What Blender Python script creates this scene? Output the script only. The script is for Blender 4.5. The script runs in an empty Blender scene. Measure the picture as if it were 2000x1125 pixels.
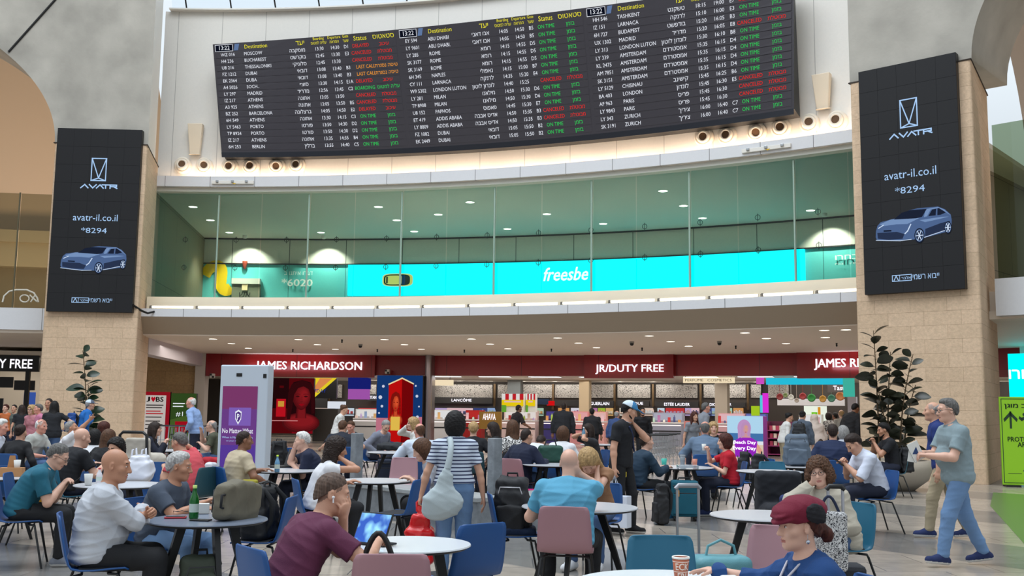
import bpy, bmesh, math, random
import numpy as np
from mathutils import Vector, Matrix
random.seed(7); rng = np.random.default_rng(7)
S = bpy.context.scene
COL = S.collection
R = math.radians
# ------------------------------------------------------------------ camera, world, light, exposure
F_PX, PITCH, ROLL, CAMH = 1990.0, R(6.75), 0.0115, 1.6
cam = bpy.data.cameras.new('camera'); cam.sensor_width = 36.0; cam.lens = 36.0*F_PX/2000.0
cam.clip_start = .05; cam.clip_end = 300
cam_o = bpy.data.objects.new('camera', cam); COL.objects.link(cam_o)
cam_o.matrix_world = Matrix.Translation((0, 0, CAMH)) @ Matrix.Rotation(R(90)+PITCH, 4, 'X') @ Matrix.Rotation(ROLL, 4, 'Z')
S.camera = cam_o
S.view_settings.view_transform = 'Standard'; S.view_settings.look = 'None'
S.view_settings.gamma = 1.0; S.view_settings.use_curve_mapping = False
S.view_settings.exposure = 0.0
world = bpy.data.worlds.new('World'); S.world = world; world.use_nodes = True
wn = world.node_tree; bg = wn.nodes['Background']          # bright sky above, dim hall around
_tc = wn.nodes.new('ShaderNodeTexCoord'); _sx = wn.nodes.new('ShaderNodeSeparateXYZ'); _cr = wn.nodes.new('ShaderNodeValToRGB')
_cr.color_ramp.elements[0].position = .02; _cr.color_ramp.elements[0].color = (.32, .33, .36, 1)
_cr.color_ramp.elements[1].position = .30; _cr.color_ramp.elements[1].color = (.84, .93, 1.0, 1)
wn.links.new(_tc.outputs['Generated'], _sx.inputs[0]); wn.links.new(_sx.outputs['Z'], _cr.inputs[0]); wn.links.new(_cr.outputs[0], bg.inputs[0]); bg.inputs[1].default_value = 1.0
def area(name, loc, target, size, energy, color=(1, 1, 1), sy=None, spread=180):
    l = bpy.data.lights.new(name, 'AREA'); l.energy = energy; l.color = color; l.size = size
    if sy: l.shape = 'RECTANGLE'; l.size_y = sy
    l.spread = R(spread)
    o = bpy.data.objects.new(name, l); COL.objects.link(o); o.location = loc
    o.rotation_euler = (Vector(target)-Vector(loc)).to_track_quat('-Z', 'Y').to_euler()
    return o
# daylight that falls through the roof opening of the hall
area('skylight_daylight', (-6, 14, 30), (-2, 14, 0), 22, 8200, (.88, .94, 1.0))

# ------------------------------------------------------------------ pixel helpers (points of the place, taken from the photo)
_c, _s = math.cos(ROLL), math.sin(ROLL); _cp, _sp = math.cos(PITCH), math.sin(PITCH)
def ray(px, py):
    x = (px-1000)/F_PX; y = (562.5-py)/F_PX
    x, y = x*_c-y*_s, x*_s+y*_c
    return np.array([x, _cp-y*_sp, _sp+y*_cp])
def at(px, py, Y):
    d = ray(px, py); return d*(Y/d[1])+np.array([0, 0, CAMH])
def ground(px, py, z=0.0):
    d = ray(px, py); return d*((z-CAMH)/d[2])+np.array([0, 0, CAMH])
CX, CY = -11.75, -.77                      # centre of the round hall
def pol(r, a, z=0.0):                      # a in degrees from +Y, clockwise
    return (CX+r*math.sin(R(a)), CY+r*math.cos(R(a)), z)
def cylp(px, py, r):                       # pixel -> (angle, z) on the wall of radius r
    d = ray(px, py); A = d[0]**2+d[1]**2; B = 2*(-CX*d[0]-CY*d[1]); K = CX*CX+CY*CY-r*r
    t = (-B+math.sqrt(B*B-4*A*K))/(2*A); p = d*t
    return math.degrees(math.atan2(p[0]-CX, p[1]-CY)), p[2]+CAMH

# ------------------------------------------------------------------ materials
def lin(c):
    if isinstance(c, str): c = tuple(int(c[i:i+2], 16) for i in (0, 2, 4))
    return tuple(((v/255)/12.92 if v/255 <= .04045 else ((v/255+.055)/1.055)**2.4) for v in c)
MATS = {}
def mat(name, c, rough=.6, metal=0., var=0., vscale=8., bump=0., bscale=60., spec=.5, emit=0., sheen=0.):
    if name in MATS: return MATS[name]
    m = bpy.data.materials.new(name); m.use_nodes = True; MATS[name] = m
    nt = m.node_tree; b = nt.nodes['Principled BSDF']; L = nt.links.new
    col = lin(c); b.inputs['Base Color'].default_value = (*col, 1)
    b.inputs['Roughness'].default_value = rough; b.inputs['Metallic'].default_value = metal
    b.inputs['Specular IOR Level'].default_value = spec
    if sheen: b.inputs['Sheen Weight'].default_value = sheen
    if emit:
        b.inputs['Emission Color'].default_value = (*col, 1); b.inputs['Emission Strength'].default_value = emit
    if var or bump:
        tc = nt.nodes.new('ShaderNodeTexCoord')
    if var:
        n = nt.nodes.new('ShaderNodeTexNoise'); n.inputs['Scale'].default_value = vscale; n.inputs['Detail'].default_value = 6
        L(tc.outputs['Object'], n.inputs['Vector'])
        rp = nt.nodes.new('ShaderNodeMapRange'); rp.inputs[1].default_value = .3; rp.inputs[2].default_value = .7
        rp.inputs[3].default_value = 1-var; rp.inputs[4].default_value = 1+var
        L(n.outputs['Fac'], rp.inputs[0])
        mx = nt.nodes.new('ShaderNodeVectorMath'); mx.operation = 'SCALE'; mx.inputs[0].default_value = col
        L(rp.outputs[0], mx.inputs['Scale']); L(mx.outputs[0], b.inputs['Base Color'])
    if bump:
        n2 = nt.nodes.new('ShaderNodeTexNoise'); n2.inputs['Scale'].default_value = bscale; n2.inputs['Detail'].default_value = 4
        L(tc.outputs['Object'], n2.inputs['Vector'])
        bm = nt.nodes.new('ShaderNodeBump'); bm.inputs['Strength'].default_value = bump; bm.inputs['Distance'].default_value = .02
        L(n2.outputs['Fac'], bm.inputs['Height']); L(bm.outputs[0], b.inputs['Normal'])
    return m
def glow(name, c, k=1.0):
    if name in MATS: return MATS[name]
    m = bpy.data.materials.new(name); m.use_nodes = True; MATS[name] = m
    nt = m.node_tree; nt.nodes.clear()
    e = nt.nodes.new('ShaderNodeEmission'); o = nt.nodes.new('ShaderNodeOutputMaterial')
    e.inputs[0].default_value = (*lin(c), 1); e.inputs[1].default_value = k
    nt.links.new(e.outputs[0], o.inputs[0]); return m
def pane(name, tint, refl=.08):
    if name in MATS: return MATS[name]
    m = bpy.data.materials.new(name); m.use_nodes = True; MATS[name] = m
    nt = m.node_tree; nt.nodes.clear(); N = nt.nodes.new; L = nt.links.new
    t = N('ShaderNodeBsdfTransparent'); t.inputs[0].default_value = (*lin(tint), 1)
    g = N('ShaderNodeBsdfGlossy'); g.inputs['Roughness'].default_value = .02
    mx = N('ShaderNodeMixShader'); fr = N('ShaderNodeFresnel'); fr.inputs[0].default_value = 1.35
    o = N('ShaderNodeOutputMaterial')
    L(fr.outputs[0], mx.inputs[0]); L(t.outputs[0], mx.inputs[1]); L(g.outputs[0], mx.inputs[2]); L(mx.outputs[0], o.inputs[0])
    return m
def nodes_of(m):
    nt = m.node_tree
    return nt, nt.nodes['Principled BSDF'], nt.nodes.new, nt.links.new
def brickmat(name, c1, c2, mortar, w, h, rough=.85, bumpk=.5, nscale=14., ms=.008, var=.18):
    """stone blocks: u along the face (from the mesh's UV map, metres), v up"""
    m = mat(name, c1, rough); nt, b, N, L = nodes_of(m)
    uv = N('ShaderNodeUVMap'); uv.uv_map = 'UVMap'
    br = N('ShaderNodeTexBrick'); br.inputs['Scale'].default_value = 1; br.inputs['Brick Width'].default_value = w
    br.inputs['Row Height'].default_value = h; br.inputs['Mortar Size'].default_value = ms; br.inputs['Mortar Smooth'].default_value = .3
    br.inputs['Color1'].default_value = (*lin(c1), 1); br.inputs['Color2'].default_value = (*lin(c2), 1); br.inputs['Mortar'].default_value = (*lin(mortar), 1)
    br.offset = .37; br.squash = 1.0
    L(uv.outputs[0], br.inputs['Vector'])
    n = N('ShaderNodeTexNoise'); n.inputs['Scale'].default_value = nscale; n.inputs['Detail'].default_value = 8; n.inputs['Roughness'].default_value = .65
    tc = N('ShaderNodeTexCoord'); L(tc.outputs['Object'], n.inputs['Vector'])
    mr = N('ShaderNodeMapRange'); mr.inputs[1].default_value = .3; mr.inputs[2].default_value = .7; mr.inputs[3].default_value = 1-var; mr.inputs[4].default_value = 1+var
    L(n.outputs['Fac'], mr.inputs[0])
    mx = N('ShaderNodeVectorMath'); mx.operation = 'SCALE'; L(br.outputs['Color'], mx.inputs[0]); L(mr.outputs[0], mx.inputs['Scale'])
    L(mx.outputs[0], b.inputs['Base Color'])
    ad = N('ShaderNodeMath'); ad.operation = 'SUBTRACT'; L(n.outputs['Fac'], ad.inputs[0]); L(br.outputs['Fac'], ad.inputs[1])
    bm = N('ShaderNodeBump'); bm.inputs['Strength'].default_value = bumpk; bm.inputs['Distance'].default_value = .03
    L(ad.outputs[0], bm.inputs['Height']); L(bm.outputs[0], b.inputs['Normal'])
    return m

# ------------------------------------------------------------------ mesh builder
class MB:
    def __init__(s): s.v = []; s.f = []; s.mi = []; s.uv = []; s.sm = []
    def add(s, verts, faces, mi=0, smooth=False, uvs=None):
        o = len(s.v); s.v.extend([tuple(map(float, p)) for p in verts])
        for k, fc in enumerate(faces):
            s.f.append([o+i for i in fc]); s.mi.append(mi); s.sm.append(smooth)
            s.uv.append([uvs[i] for i in fc] if uvs is not None else None)
        return s
    def box(s, c, d, rz=0., mi=0, M=None):
        x, y, z = d[0]/2, d[1]/2, d[2]/2
        P = [(sx*x, sy*y, sz*z) for sx in (-1, 1) for sy in (-1, 1) for sz in (-1, 1)]
        T = Matrix.Translation(c) @ Matrix.Rotation(rz, 4, 'Z')
        if M is not None: T = M @ T
        P = [T @ Vector(p) for p in P]
        return s.add(P, [(0, 1, 3, 2), (4, 6, 7, 5), (0, 4, 5, 1), (2, 3, 7, 6), (0, 2, 6, 4), (1, 5, 7, 3)], mi)
    def rings(s, rings, mi=0, smooth=True, cap=True, closed=True):
        n = len(rings[0]); P = [p for r in rings for p in r]; F = []
        for i in range(len(rings)-1):
            for j in range(n if closed else n-1):
                k = (j+1) % n
                F.append((i*n+j, i*n+k, (i+1)*n+k, (i+1)*n+j))
        s.add(P, F, mi, smooth)
        if cap:
            s.add(rings[0], [tuple(range(n))[::-1]], mi); s.add(rings[-1], [tuple(range(n))], mi)
        return s
    def tube(s, path, r, n=8, mi=0, smooth=True, cap=True):
        path = [Vector(p) for p in path]
        rr = r if isinstance(r, (list, tuple)) else [r]*len(path)
        rings = []; a = None
        for i, p in enumerate(path):
            t = (path[min(i+1, len(path)-1)]-path[max(i-1, 0)]).normalized()
            if a is None: a = t.cross(Vector((0, 0, 1)) if abs(t.z) < .9 else Vector((0, 1, 0)))
            else: a = a-t*a.dot(t)
            a.normalize(); b = a.cross(t)
            rings.append([p+a*math.cos(2*math.pi*k/n)*rr[i]+b*math.sin(2*math.pi*k/n)*rr[i] for k in range(n)])
        return s.rings(rings, mi, smooth, cap)
    def lathe(s, prof, c=(0, 0, 0), n=24, mi=0, smooth=True, M=None, cap=True):
        T = Matrix.Translation(c) if M is None else M
        rings = [[T @ Vector((r*math.cos(2*math.pi*k/n), r*math.sin(2*math.pi*k/n), z)) for k in range(n)] for r, z in prof]
        return s.rings(rings, mi, smooth, cap)
    def prism(s, poly, M, t, mi=0, mi_side=None):
        """poly in the XY plane of M, extruded t along +Z of M"""
        n = len(poly); A = [M @ Vector((x, y, 0)) for x, y in poly]; B = [M @ Vector((x, y, t)) for x, y in poly]
        s.add(A, [tuple(range(n))[::-1]], mi); s.add(B, [tuple(range(n))], mi)
        s.add(A+B, [(i, (i+1) % n, n+(i+1) % n, n+i) for i in range(n)], mi if mi_side is None else mi_side)
        return s
    def arc(s, r0, r1, a0, a1, z0, z1, n=24, mi=0, uvk=1.0, cap=True):
        """curved slab between radii r0<r1 about the hall's centre; UVs in metres"""
        for i in range(n):
            b0, b1 = a0+(a1-a0)*i/n, a0+(a1-a0)*(i+1)/n
            P = [pol(r0, b0, z0), pol(r0, b1, z0), pol(r0, b1, z1), pol(r0, b0, z1), pol(r1, b0, z0), pol(r1, b1, z0), pol(r1, b1, z1), pol(r1, b0, z1)]
            u0, u1 = R(b0)*r0, R(b1)*r0
            U = [(u0, z0), (u1, z0), (u1, z1), (u0, z1)]*2
            Fc = [(0, 1, 2, 3), (5, 4, 7, 6), (3, 2, 6, 7), (1, 0, 4, 5)]
            s.add(P, Fc, mi, False, U)
            if cap and i == 0: s.add([P[0], P[3], P[7], P[4]], [(0, 1, 2, 3)], mi, False, [(0, z0), (0, z1), (r1-r0, z1), (r1-r0, z0)])
            if cap and i == n-1: s.add([P[1], P[5], P[6], P[2]], [(0, 1, 2, 3)], mi, False, [(0, z0), (r1-r0, z0), (r1-r0, z1), (0, z1)])
        return s
    def build(s, name, mats, parent=None, bevel=0., merge=False):
        me = bpy.data.meshes.new(name); me.from_pydata(s.v, [], s.f)
        if not isinstance(mats, (list, tuple)): mats = [mats]
        for m in mats: me.materials.append(m)
        me.polygons.foreach_set('material_index', s.mi); me.polygons.foreach_set('use_smooth', s.sm)
        if any(u is not None for u in s.uv):
            l = me.uv_layers.new(name='UVMap'); fl = []
            for fc, u in zip(s.f, s.uv):
                for i in range(len(fc)): fl.extend(u[i] if u is not None else (0., 0.))
            l.data.foreach_set('uv', fl)
        me.update()
        if merge:
            b = bmesh.new(); b.from_mesh(me); bmesh.ops.remove_doubles(b, verts=b.verts, dist=1e-4); b.to_mesh(me); b.free()
        o = bpy.data.objects.new(name, me); COL.objects.link(o)
        if parent is not None: o.parent = parent
        if bevel:
            md = o.modifiers.new('bevel', 'BEVEL'); md.width = bevel; md.segments = 2; md.limit_method = 'ANGLE'
        return o
def tag(o, label=None, cat=None, group=None, kind=None):
    if label: o['label'] = label
    if cat: o['category'] = cat
    if group: o['group'] = group
    if kind: o['kind'] = kind
    return o
def empty(name, loc=(0, 0, 0), rz=0., label=None, cat=None, group=None):
    o = bpy.data.objects.new(name, None); COL.objects.link(o); o.location = loc; o.rotation_euler = (0, 0, rz); o.empty_display_size = .1
    return tag(o, label, cat, group)
def structure(mb, name, m, **k): return tag(mb.build(name, m, **k), kind='structure')
KIDS = {}
def copy_tree(o, parent=None):
    c = o.copy(); COL.objects.link(c); c.parent = parent
    for ch in list(o.children): copy_tree(ch, c)
    return c
ORD = ['first', 'second', 'third', 'fourth', 'fifth', 'sixth', 'seventh', 'eighth', 'ninth', 'tenth', 'eleventh', 'twelfth', 'thirteenth', 'fourteenth', 'fifteenth', 'sixteenth', 'seventeenth', 'eighteenth', 'nineteenth', 'twentieth']
# ------------------------------------------------------------------ lettering
_TX = {}
def glyphs(body, size, ext=0., bold=0., cond=1., align='LEFT', space=1.):
    """vertices and faces of a line of text lying in XY, x along the line; right-to-left text is passed already reversed"""
    key = (body, size, ext, bold, cond, align, space)
    if key in _TX: return _TX[key]
    cu = bpy.data.curves.new('t', 'FONT'); cu.body = body; cu.size = size; cu.extrude = ext
    cu.align_x = align; cu.align_y = 'CENTER'; cu.resolution_u = 2; cu.space_character = space
    if any('\u0590' < ch < '\u05ff' for ch in body): cu.dimensions = '3D'; cu.fill_mode = 'FULL'; cu.extrude = 0
    ob = bpy.data.objects.new('t', cu); COL.objects.link(ob)
    dg = bpy.context.evaluated_depsgraph_get(); ev = ob.evaluated_get(dg); me = ev.to_mesh()
    V = [(v.co.x*cond, v.co.y, v.co.z) for v in me.vertices]; Fc = [tuple(p.vertices) for p in me.polygons]
    if cu.dimensions == '3D':              # outlines only: fill every contour by itself, so overlapping strokes stay solid
        nx = {}
        for e_ in me.edges: nx.setdefault(e_.vertices[0], []).append(e_.vertices[1]); nx.setdefault(e_.vertices[1], []).append(e_.vertices[0])
        seen, loops = set(), []
        for v0 in nx:
            if v0 in seen: continue
            lp = [v0]; seen.add(v0)
            while True:
                q = [w for w in nx[lp[-1]] if w not in seen]
                if not q: break
                lp.append(min(q, key=lambda w: abs(w-lp[-1]))); seen.add(lp[-1])
            if len(lp) > 2: loops.append(lp)
        def sa(lp): return sum(V[a][0]*V[b][1]-V[b][0]*V[a][1] for a, b in zip(lp, lp[1:]+lp[:1]))/2
        def inside(p, lp):
            c = False
            for a, b in zip(lp, lp[1:]+lp[:1]):
                if (V[a][1] > p[1]) != (V[b][1] > p[1]) and p[0] < (V[b][0]-V[a][0])*(p[1]-V[a][1])/(V[b][1]-V[a][1]+1e-12)+V[a][0]: c = not c
            return c
        if loops:
            ar = [sa(l) for l in loops]; sg = math.copysign(1, max(ar, key=abs)); outs = [l for l, a_ in zip(loops, ar) if a_*sg > 0]; holes = [l for l, a_ in zip(loops, ar) if a_*sg <= 0]
            from mathutils.geometry import tessellate_polygon
            Fc = []
            for o_ in outs:
                rs = [o_]+[h for h in holes if inside(V[h[0]], o_)]; flat = [i for r_ in rs for i in r_]
                for t in tessellate_polygon([[Vector(V[i]) for i in r_] for r_ in rs]): Fc.append(tuple(flat[i] for i in t))
    ev.to_mesh_clear(); bpy.data.objects.remove(ob); bpy.data.curves.remove(cu)
    if bold:                               # heavier strokes: the line laid over itself, slightly shifted
        V0, F0, n0 = V, Fc, len(V); V = []; Fc = []
        for q, (dx, dy) in enumerate(((-bold, 0), (bold, 0), (0, bold*.7), (0, -bold*.7))): V += [(x+dx, y+dy, z+.0002*q) for x, y, z in V0]; Fc += [tuple(i+q*n0 for i in f_) for f_ in F0]
    _TX[key] = (V, Fc); return V, Fc
def heb(s): return s[::-1]
def write(mb, body, M, size, mi=0, **k):
    """lettering on a flat face: M maps (x along, y up, z out)"""
    V, Fc = glyphs(body, size, **k)
    f = M if callable(M) else (lambda x, y, z: M @ Vector((x, y, z)))
    mb.add([f(*p) for p in V], Fc, mi)
def frame(o, right, up):
    """matrix with X=right, Y=up, Z=right x up (out of the face), origin o"""
    x = Vector(right).normalized(); y = Vector(up); y = (y-x*y.dot(x)).normalized(); z = x.cross(y)
    m = Matrix((x, y, z)).transposed().to_4x4(); m.translation = Vector(o); return m
def wallframe(r, a, z):
    """face of a curved wall at angle a seen from the hall: x to the right, y up, z out towards the hall"""
    return frame(pol(r, a, z), (math.cos(R(a)), -math.sin(R(a)), 0), (0, 0, 1))
def wallmap(r, a, z):
    """same, but bent along the wall"""
    return lambda x, y, q: Vector(pol(r-q, a+math.degrees(x/r), z+y))
# ================================================================== THE HALL
M_stone = brickmat('limestone_blocks', (206, 178, 148), (217, 188, 158), (176, 148, 120), .86, .335, bumpk=.35, ms=.005, var=.13)
M_conc = mat('raw_concrete', (168, 163, 153), .85, var=.2, vscale=.8, bump=.15, bscale=12)
M_white = mat('white_painted_panel', (226, 222, 214), .55)
M_plaster = mat('white_plaster', (205, 196, 186), .7, var=.03, vscale=.6)
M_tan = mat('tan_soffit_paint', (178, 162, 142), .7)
M_ceil = mat('warm_white_ceiling', (236, 222, 206), .6)
M_black = mat('black_metal', (14, 14, 15), .45)
M_dark = mat('charcoal_panel', (38, 37, 38), .5)
M_red = mat('red_fascia_panel', (150, 14, 18), .4)
M_chrome = mat('brushed_steel', (176, 178, 180), .3, 1.)
M_lamp = glow('lamp_diffuser', (255, 244, 224), 6.)
M_cool = glow('cool_lamp_diffuser', (240, 246, 255), 5.)
# white wall with fine vertical panel joints
M_wallp = brickmat('white_wall_panels', (222, 218, 210), (224, 220, 213), (170, 166, 160), 1.62, 40., rough=.6, bumpk=.05, ms=.012, var=.02)
M_band = brickmat('white_edge_band', (214, 214, 216), (216, 216, 218), (120, 120, 120), 1.6, 40., rough=.5, bumpk=.02, ms=.012, var=.02)
M_gpan = brickmat('grey_wall_panels', (208, 206, 194), (210, 208, 196), (100, 102, 98), 2.6, 40., rough=.5, bumpk=.05, ms=.02, var=.03)
# polished stone floor: large tiles, darker bands that run round the hall
M_floor = mat('polished_stone_floor', (150, 146, 142), .2); nt, b, N, L = nodes_of(M_floor)
tc = N('ShaderNodeTexCoord'); br = N('ShaderNodeTexBrick'); br.inputs['Scale'].default_value = 1; br.inputs['Brick Width'].default_value = 1.2; br.inputs['Row Height'].default_value = .6
br.inputs['Mortar Size'].default_value = .006; br.inputs['Color1'].default_value = (*lin((178, 167, 154)), 1); br.inputs['Color2'].default_value = (*lin((164, 154, 143)), 1); br.inputs['Mortar'].default_value = (*lin((105, 102, 100)), 1)
L(tc.outputs['Object'], br.inputs['Vector'])
wv = N('ShaderNodeTexWave'); wv.wave_type = 'RINGS'; wv.rings_direction = 'Z'; wv.inputs['Scale'].default_value = .075; wv.inputs['Distortion'].default_value = 0; wv.inputs['Phase Offset'].default_value = 2.2
L(tc.outputs['Object'], wv.inputs['Vector'])
cr = N('ShaderNodeValToRGB'); cr.color_ramp.elements[0].position = .60; cr.color_ramp.elements[1].position = .63
cr.color_ramp.elements[0].color = (1, 1, 1, 1); cr.color_ramp.elements[1].color = (.50, .55, .62, 1); L(wv.outputs['Fac'], cr.inputs[0])
nz = N('ShaderNodeTexNoise'); nz.inputs['Scale'].default_value = 5; nz.inputs['Detail'].default_value = 8; L(tc.outputs['Object'], nz.inputs['Vector'])
mr = N('ShaderNodeMapRange'); mr.inputs[1].default_value = .3; mr.inputs[2].default_value = .7; mr.inputs[3].default_value = .86; mr.inputs[4].default_value = 1.1; L(nz.outputs['Fac'], mr.inputs[0])
m1 = N('ShaderNodeMix'); m1.data_type = 'RGBA'; m1.blend_type = 'MULTIPLY'; m1.inputs[0].default_value = 1; L(br.outputs['Color'], m1.inputs[6]); L(cr.outputs[0], m1.inputs[7])
m2 = N('ShaderNodeVectorMath'); m2.operation = 'SCALE'; L(m1.outputs[2], m2.inputs[0]); L(mr.outputs[0], m2.inputs['Scale']); L(m2.outputs[0], b.inputs['Base Color'])
fl = MB(); n = 96
fl.add([(62*math.cos(2*math.pi*i/n), 62*math.sin(2*math.pi*i/n), 0) for i in range(n)], [tuple(range(n))])
fl.add([(62*math.cos(2*math.pi*i/n), 62*math.sin(2*math.pi*i/n), -.3) for i in range(n)], [tuple(range(n))[::-1]])
fo = structure(fl, 'floor', M_floor); fo.location = (CX, CY, 0)
gm = MB(); gm.prism([tuple(ground(*q)[:2]) for q in ((1934, 988), (1940, 962), (2060, 970), (2060, 1130), (2000, 1062))][::-1], Matrix.Translation((0, 0, 0)), .004)
structure(gm, 'floor_marking', mat('green_floor_paint', (96, 130, 70), .3))

def poly_uv(mb, pts, z0, z1, mi=0):        # vertical walls around a plan polygon, UVs in metres
    u = 0
    for i in range(len(pts)):
        p, q = pts[i], pts[(i+1) % len(pts)]; l = math.dist(p[:2], q[:2])
        mb.add([(p[0], p[1], z0), (q[0], q[1], z0), (q[0], q[1], z1), (p[0], p[1], z1)], [(0, 1, 2, 3)], mi, False, [(u, z0), (u+l, z0), (u+l, z1), (u, z1)]); u += l
    mb.add([(p[0], p[1], z1) for p in pts], [tuple(range(len(pts)))], mi)
    return mb
def sheet(r, a0, a1, z0, z1, n=4):
    mb = MB()
    for i in range(n):
        b0, b1 = a0+(a1-a0)*i/n, a0+(a1-a0)*(i+1)/n
        mb.add([pol(r, b0, z0), pol(r, b1, z0), pol(r, b1, z1), pol(r, b0, z1)], [(0, 1, 2, 3)])
    return mb
def rounded(pts, r=.16, n=4):
    out = []
    for i, p in enumerate(pts):
        a, c = Vector(pts[i-1][:2]), Vector(pts[(i+1) % len(pts)][:2]); v = Vector(p[:2])
        d0, d1 = (a-v).normalized()*r, (c-v).normalized()*r
        for k in range(n+1):
            t = k/n; q = (v+d0)*(1-t)**2+v*2*t*(1-t)+(v+d1)*t*t; out.append((q.x, q.y))
    return out
PL = [pol(33.3, -5.5), pol(33.3, -.37), pol(36.4, -1.45), pol(36.4, -4.4)]
PR = [pol(33.2, 37.86), pol(33.2, 43.0), pol(36.4, 41.95), pol(36.4, 38.9)]
ZP = 10.02
for nm, P in (('pillar_left', PL), ('pillar_right', PR)):
    structure(poly_uv(MB(), rounded(P, .10), 0, ZP), nm, M_stone)
# concrete vaults that rise from the pillars and arch over the side bays
def vault(name, aR, aL, rf, arch_dir):
    """front skin from the upright edge aR to the arch; arch_dir -1 opens to the left"""
    mb = MB(); n = 44; half = 19.0; h = 5.5; a_start = aL; r0, r1 = rf, rf+2.6; zt = 19.0
    seg = []
    a = aR
    seg.append((aR, ZP)); seg.append((aL, ZP))
    for i in range(1, n+1):
        t = half*(i/n)**1.7; x = 1-t/half; seg.append((aL+arch_dir*t, ZP+h*math.sqrt(max(0, 1-x*x))))
    F0 = [pol(r0, a, z) for a, z in seg]; T0 = [pol(r0, a, zt) for a, z in seg]
    m = len(seg); B0 = [pol(r1, a if i else a+arch_dir*1.05, z) for i, (a, z) in enumerate(seg)]
    mb.add(F0+T0, [(i, i+1, m+i+1, m+i) if arch_dir > 0 else (i+1, i, m+i, m+i+1) for i in range(m-1)], 0)
    mb.add(F0+B0, [(i+1, i, m+i, m+i+1) if arch_dir > 0 else (i, i+1, m+i+1, m+i) for i in range(m-1)], 0, True)
    mb.add([F0[0], T0[0], B0[0], pol(r1, aR+arch_dir*1.05, zt)], [(0, 1, 3, 2)], 1)
    return structure(mb, name, [M_conc, M_white])
vault('wall_left_vault', -.37, -5.5, 33.35, -1)
vault('wall_right_vault', 37.86, 43.0, 33.25, 1)
# joint lines in the concrete
j = MB(); p0, p1 = pol(33.33, -5.9, 14.93), pol(33.33, -8.29, 13.0)
j.tube([p0, p1], .035, 6); structure(j, 'trim_1', M_black)
j = MB()
for P in (PL, PR):
    q = [Vector((p[0], p[1], ZP)) for p in P]; c = sum(q, Vector())/4
    j.tube([q[3]+(q[3]-c)*.004, q[0]+(q[0]-c)*.004, q[1]+(q[1]-c)*.004, q[2]+(q[2]-c)*.004], .022, 6)
structure(j, 'trim_2', mat('dark_joint', (70, 60, 52), .8))

A0, A1 = -1.4, 39.0
for k in range(16):
    b0, b1 = A0-.3+(A1-A0+.3)*k/16, A0-.3+(A1-A0+.3)*(k+1)/16
    structure(MB().arc(36.8, 37.2, b0, b1, 9.3, 15.95, 3), f'wall_front_{k+1}', M_wallp)
structure(MB().arc(36.22, 36.34, A0, A1, 9.29, 9.66, 40), 'trim_3', M_band)
cv = MB().arc(36.36, 36.8, A0, A1, 9.29, 9.34, 40); structure(cv, 'trim_4', M_white)
sk = MB()
r_, z_ = 36.8, 15.95
structure(MB().arc(36.55, 37.3, A0, A1, 15.95, 16.0, 40), 'trim_5', M_white)
gl = MB(); n = 40
for i in range(n):
    a, b_ = A0+(A1-A0)*i/n, A0+(A1-A0)*(i+1)/n
    gl.add([pol(37.0, a, 16.0), pol(37.0, b_, 16.0), pol(34.5, b_, 20.5), pol(34.5, a, 20.5)], [(0, 1, 2, 3)])
structure(gl, 'window_1', pane('roof_glass', (244, 250, 255)))
ml = MB()
for px in (363, 453, 540, 628, 715):
    pass
da = 2.57; a = cylp(363, 24, 36.8)[0]
while a < A1:
    ml.tube([pol(36.95, a, 16.0), pol(34.45, a-.35, 20.5)], .03, 6); a += da
structure(ml, 'window_1_mullions', M_black)
# gallery behind the glass
structure(MB().arc(35.0, 47.2, -3.6, 40.5, 4.35, 4.98, 40), 'floor_gallery', M_plaster)
structure(MB().arc(36.35, 47.2, -4.2, 41, 9.13, 9.28, 40), 'ceiling_gallery', mat('gallery_ceiling_paint', (196, 196, 186), .6))
M_olv = brickmat('olive_wall_panels', (120, 112, 94), (124, 116, 98), (60, 58, 50), 2.4, 3., rough=.6, bumpk=.05, ms=.012, var=.04)
M_teal = brickmat('teal_glass_panels', (104, 204, 202), (106, 206, 204), (48, 108, 110), 2.6, 40., rough=.3, bumpk=.03, ms=.014, var=.03)
for k in range(16):
    b0, b1 = -2.85+43.35*k/16, -2.85+43.35*(k+1)/16
    structure(MB().arc(46.56, 46.7, b0, b1, 4.98, 7.98, 3), f'wall_gallery_{k+1}', M_teal); structure(MB().arc(46.54, 46.7, b0, b1, 7.98, 9.13, 3), f'wall_gallery_upper_{k+1}', M_gpan)
structure(MB().arc(46.45, 46.53, -2.85, 40.5, 7.95, 8.0, 40), 'trim_6', M_dark)
structure(MB().arc(46.4, 46.53, -2.85, 40.5, 9.08, 9.13, 40), 'trim_7', M_dark)
structure(poly_uv(MB(), [pol(36.5, -1.55), pol(46.6, -2.75), pol(46.6, -3.2), pol(36.5, -1.9)], 4.98, 9.13), 'wall_gallery_left', M_olv)
structure(poly_uv(MB(), [pol(36.9, 38.9), pol(46.6, 39.9), pol(46.6, 40.3), pol(36.9, 39.4)], 4.98, 9.13), 'wall_gallery_right', M_olv)
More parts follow.
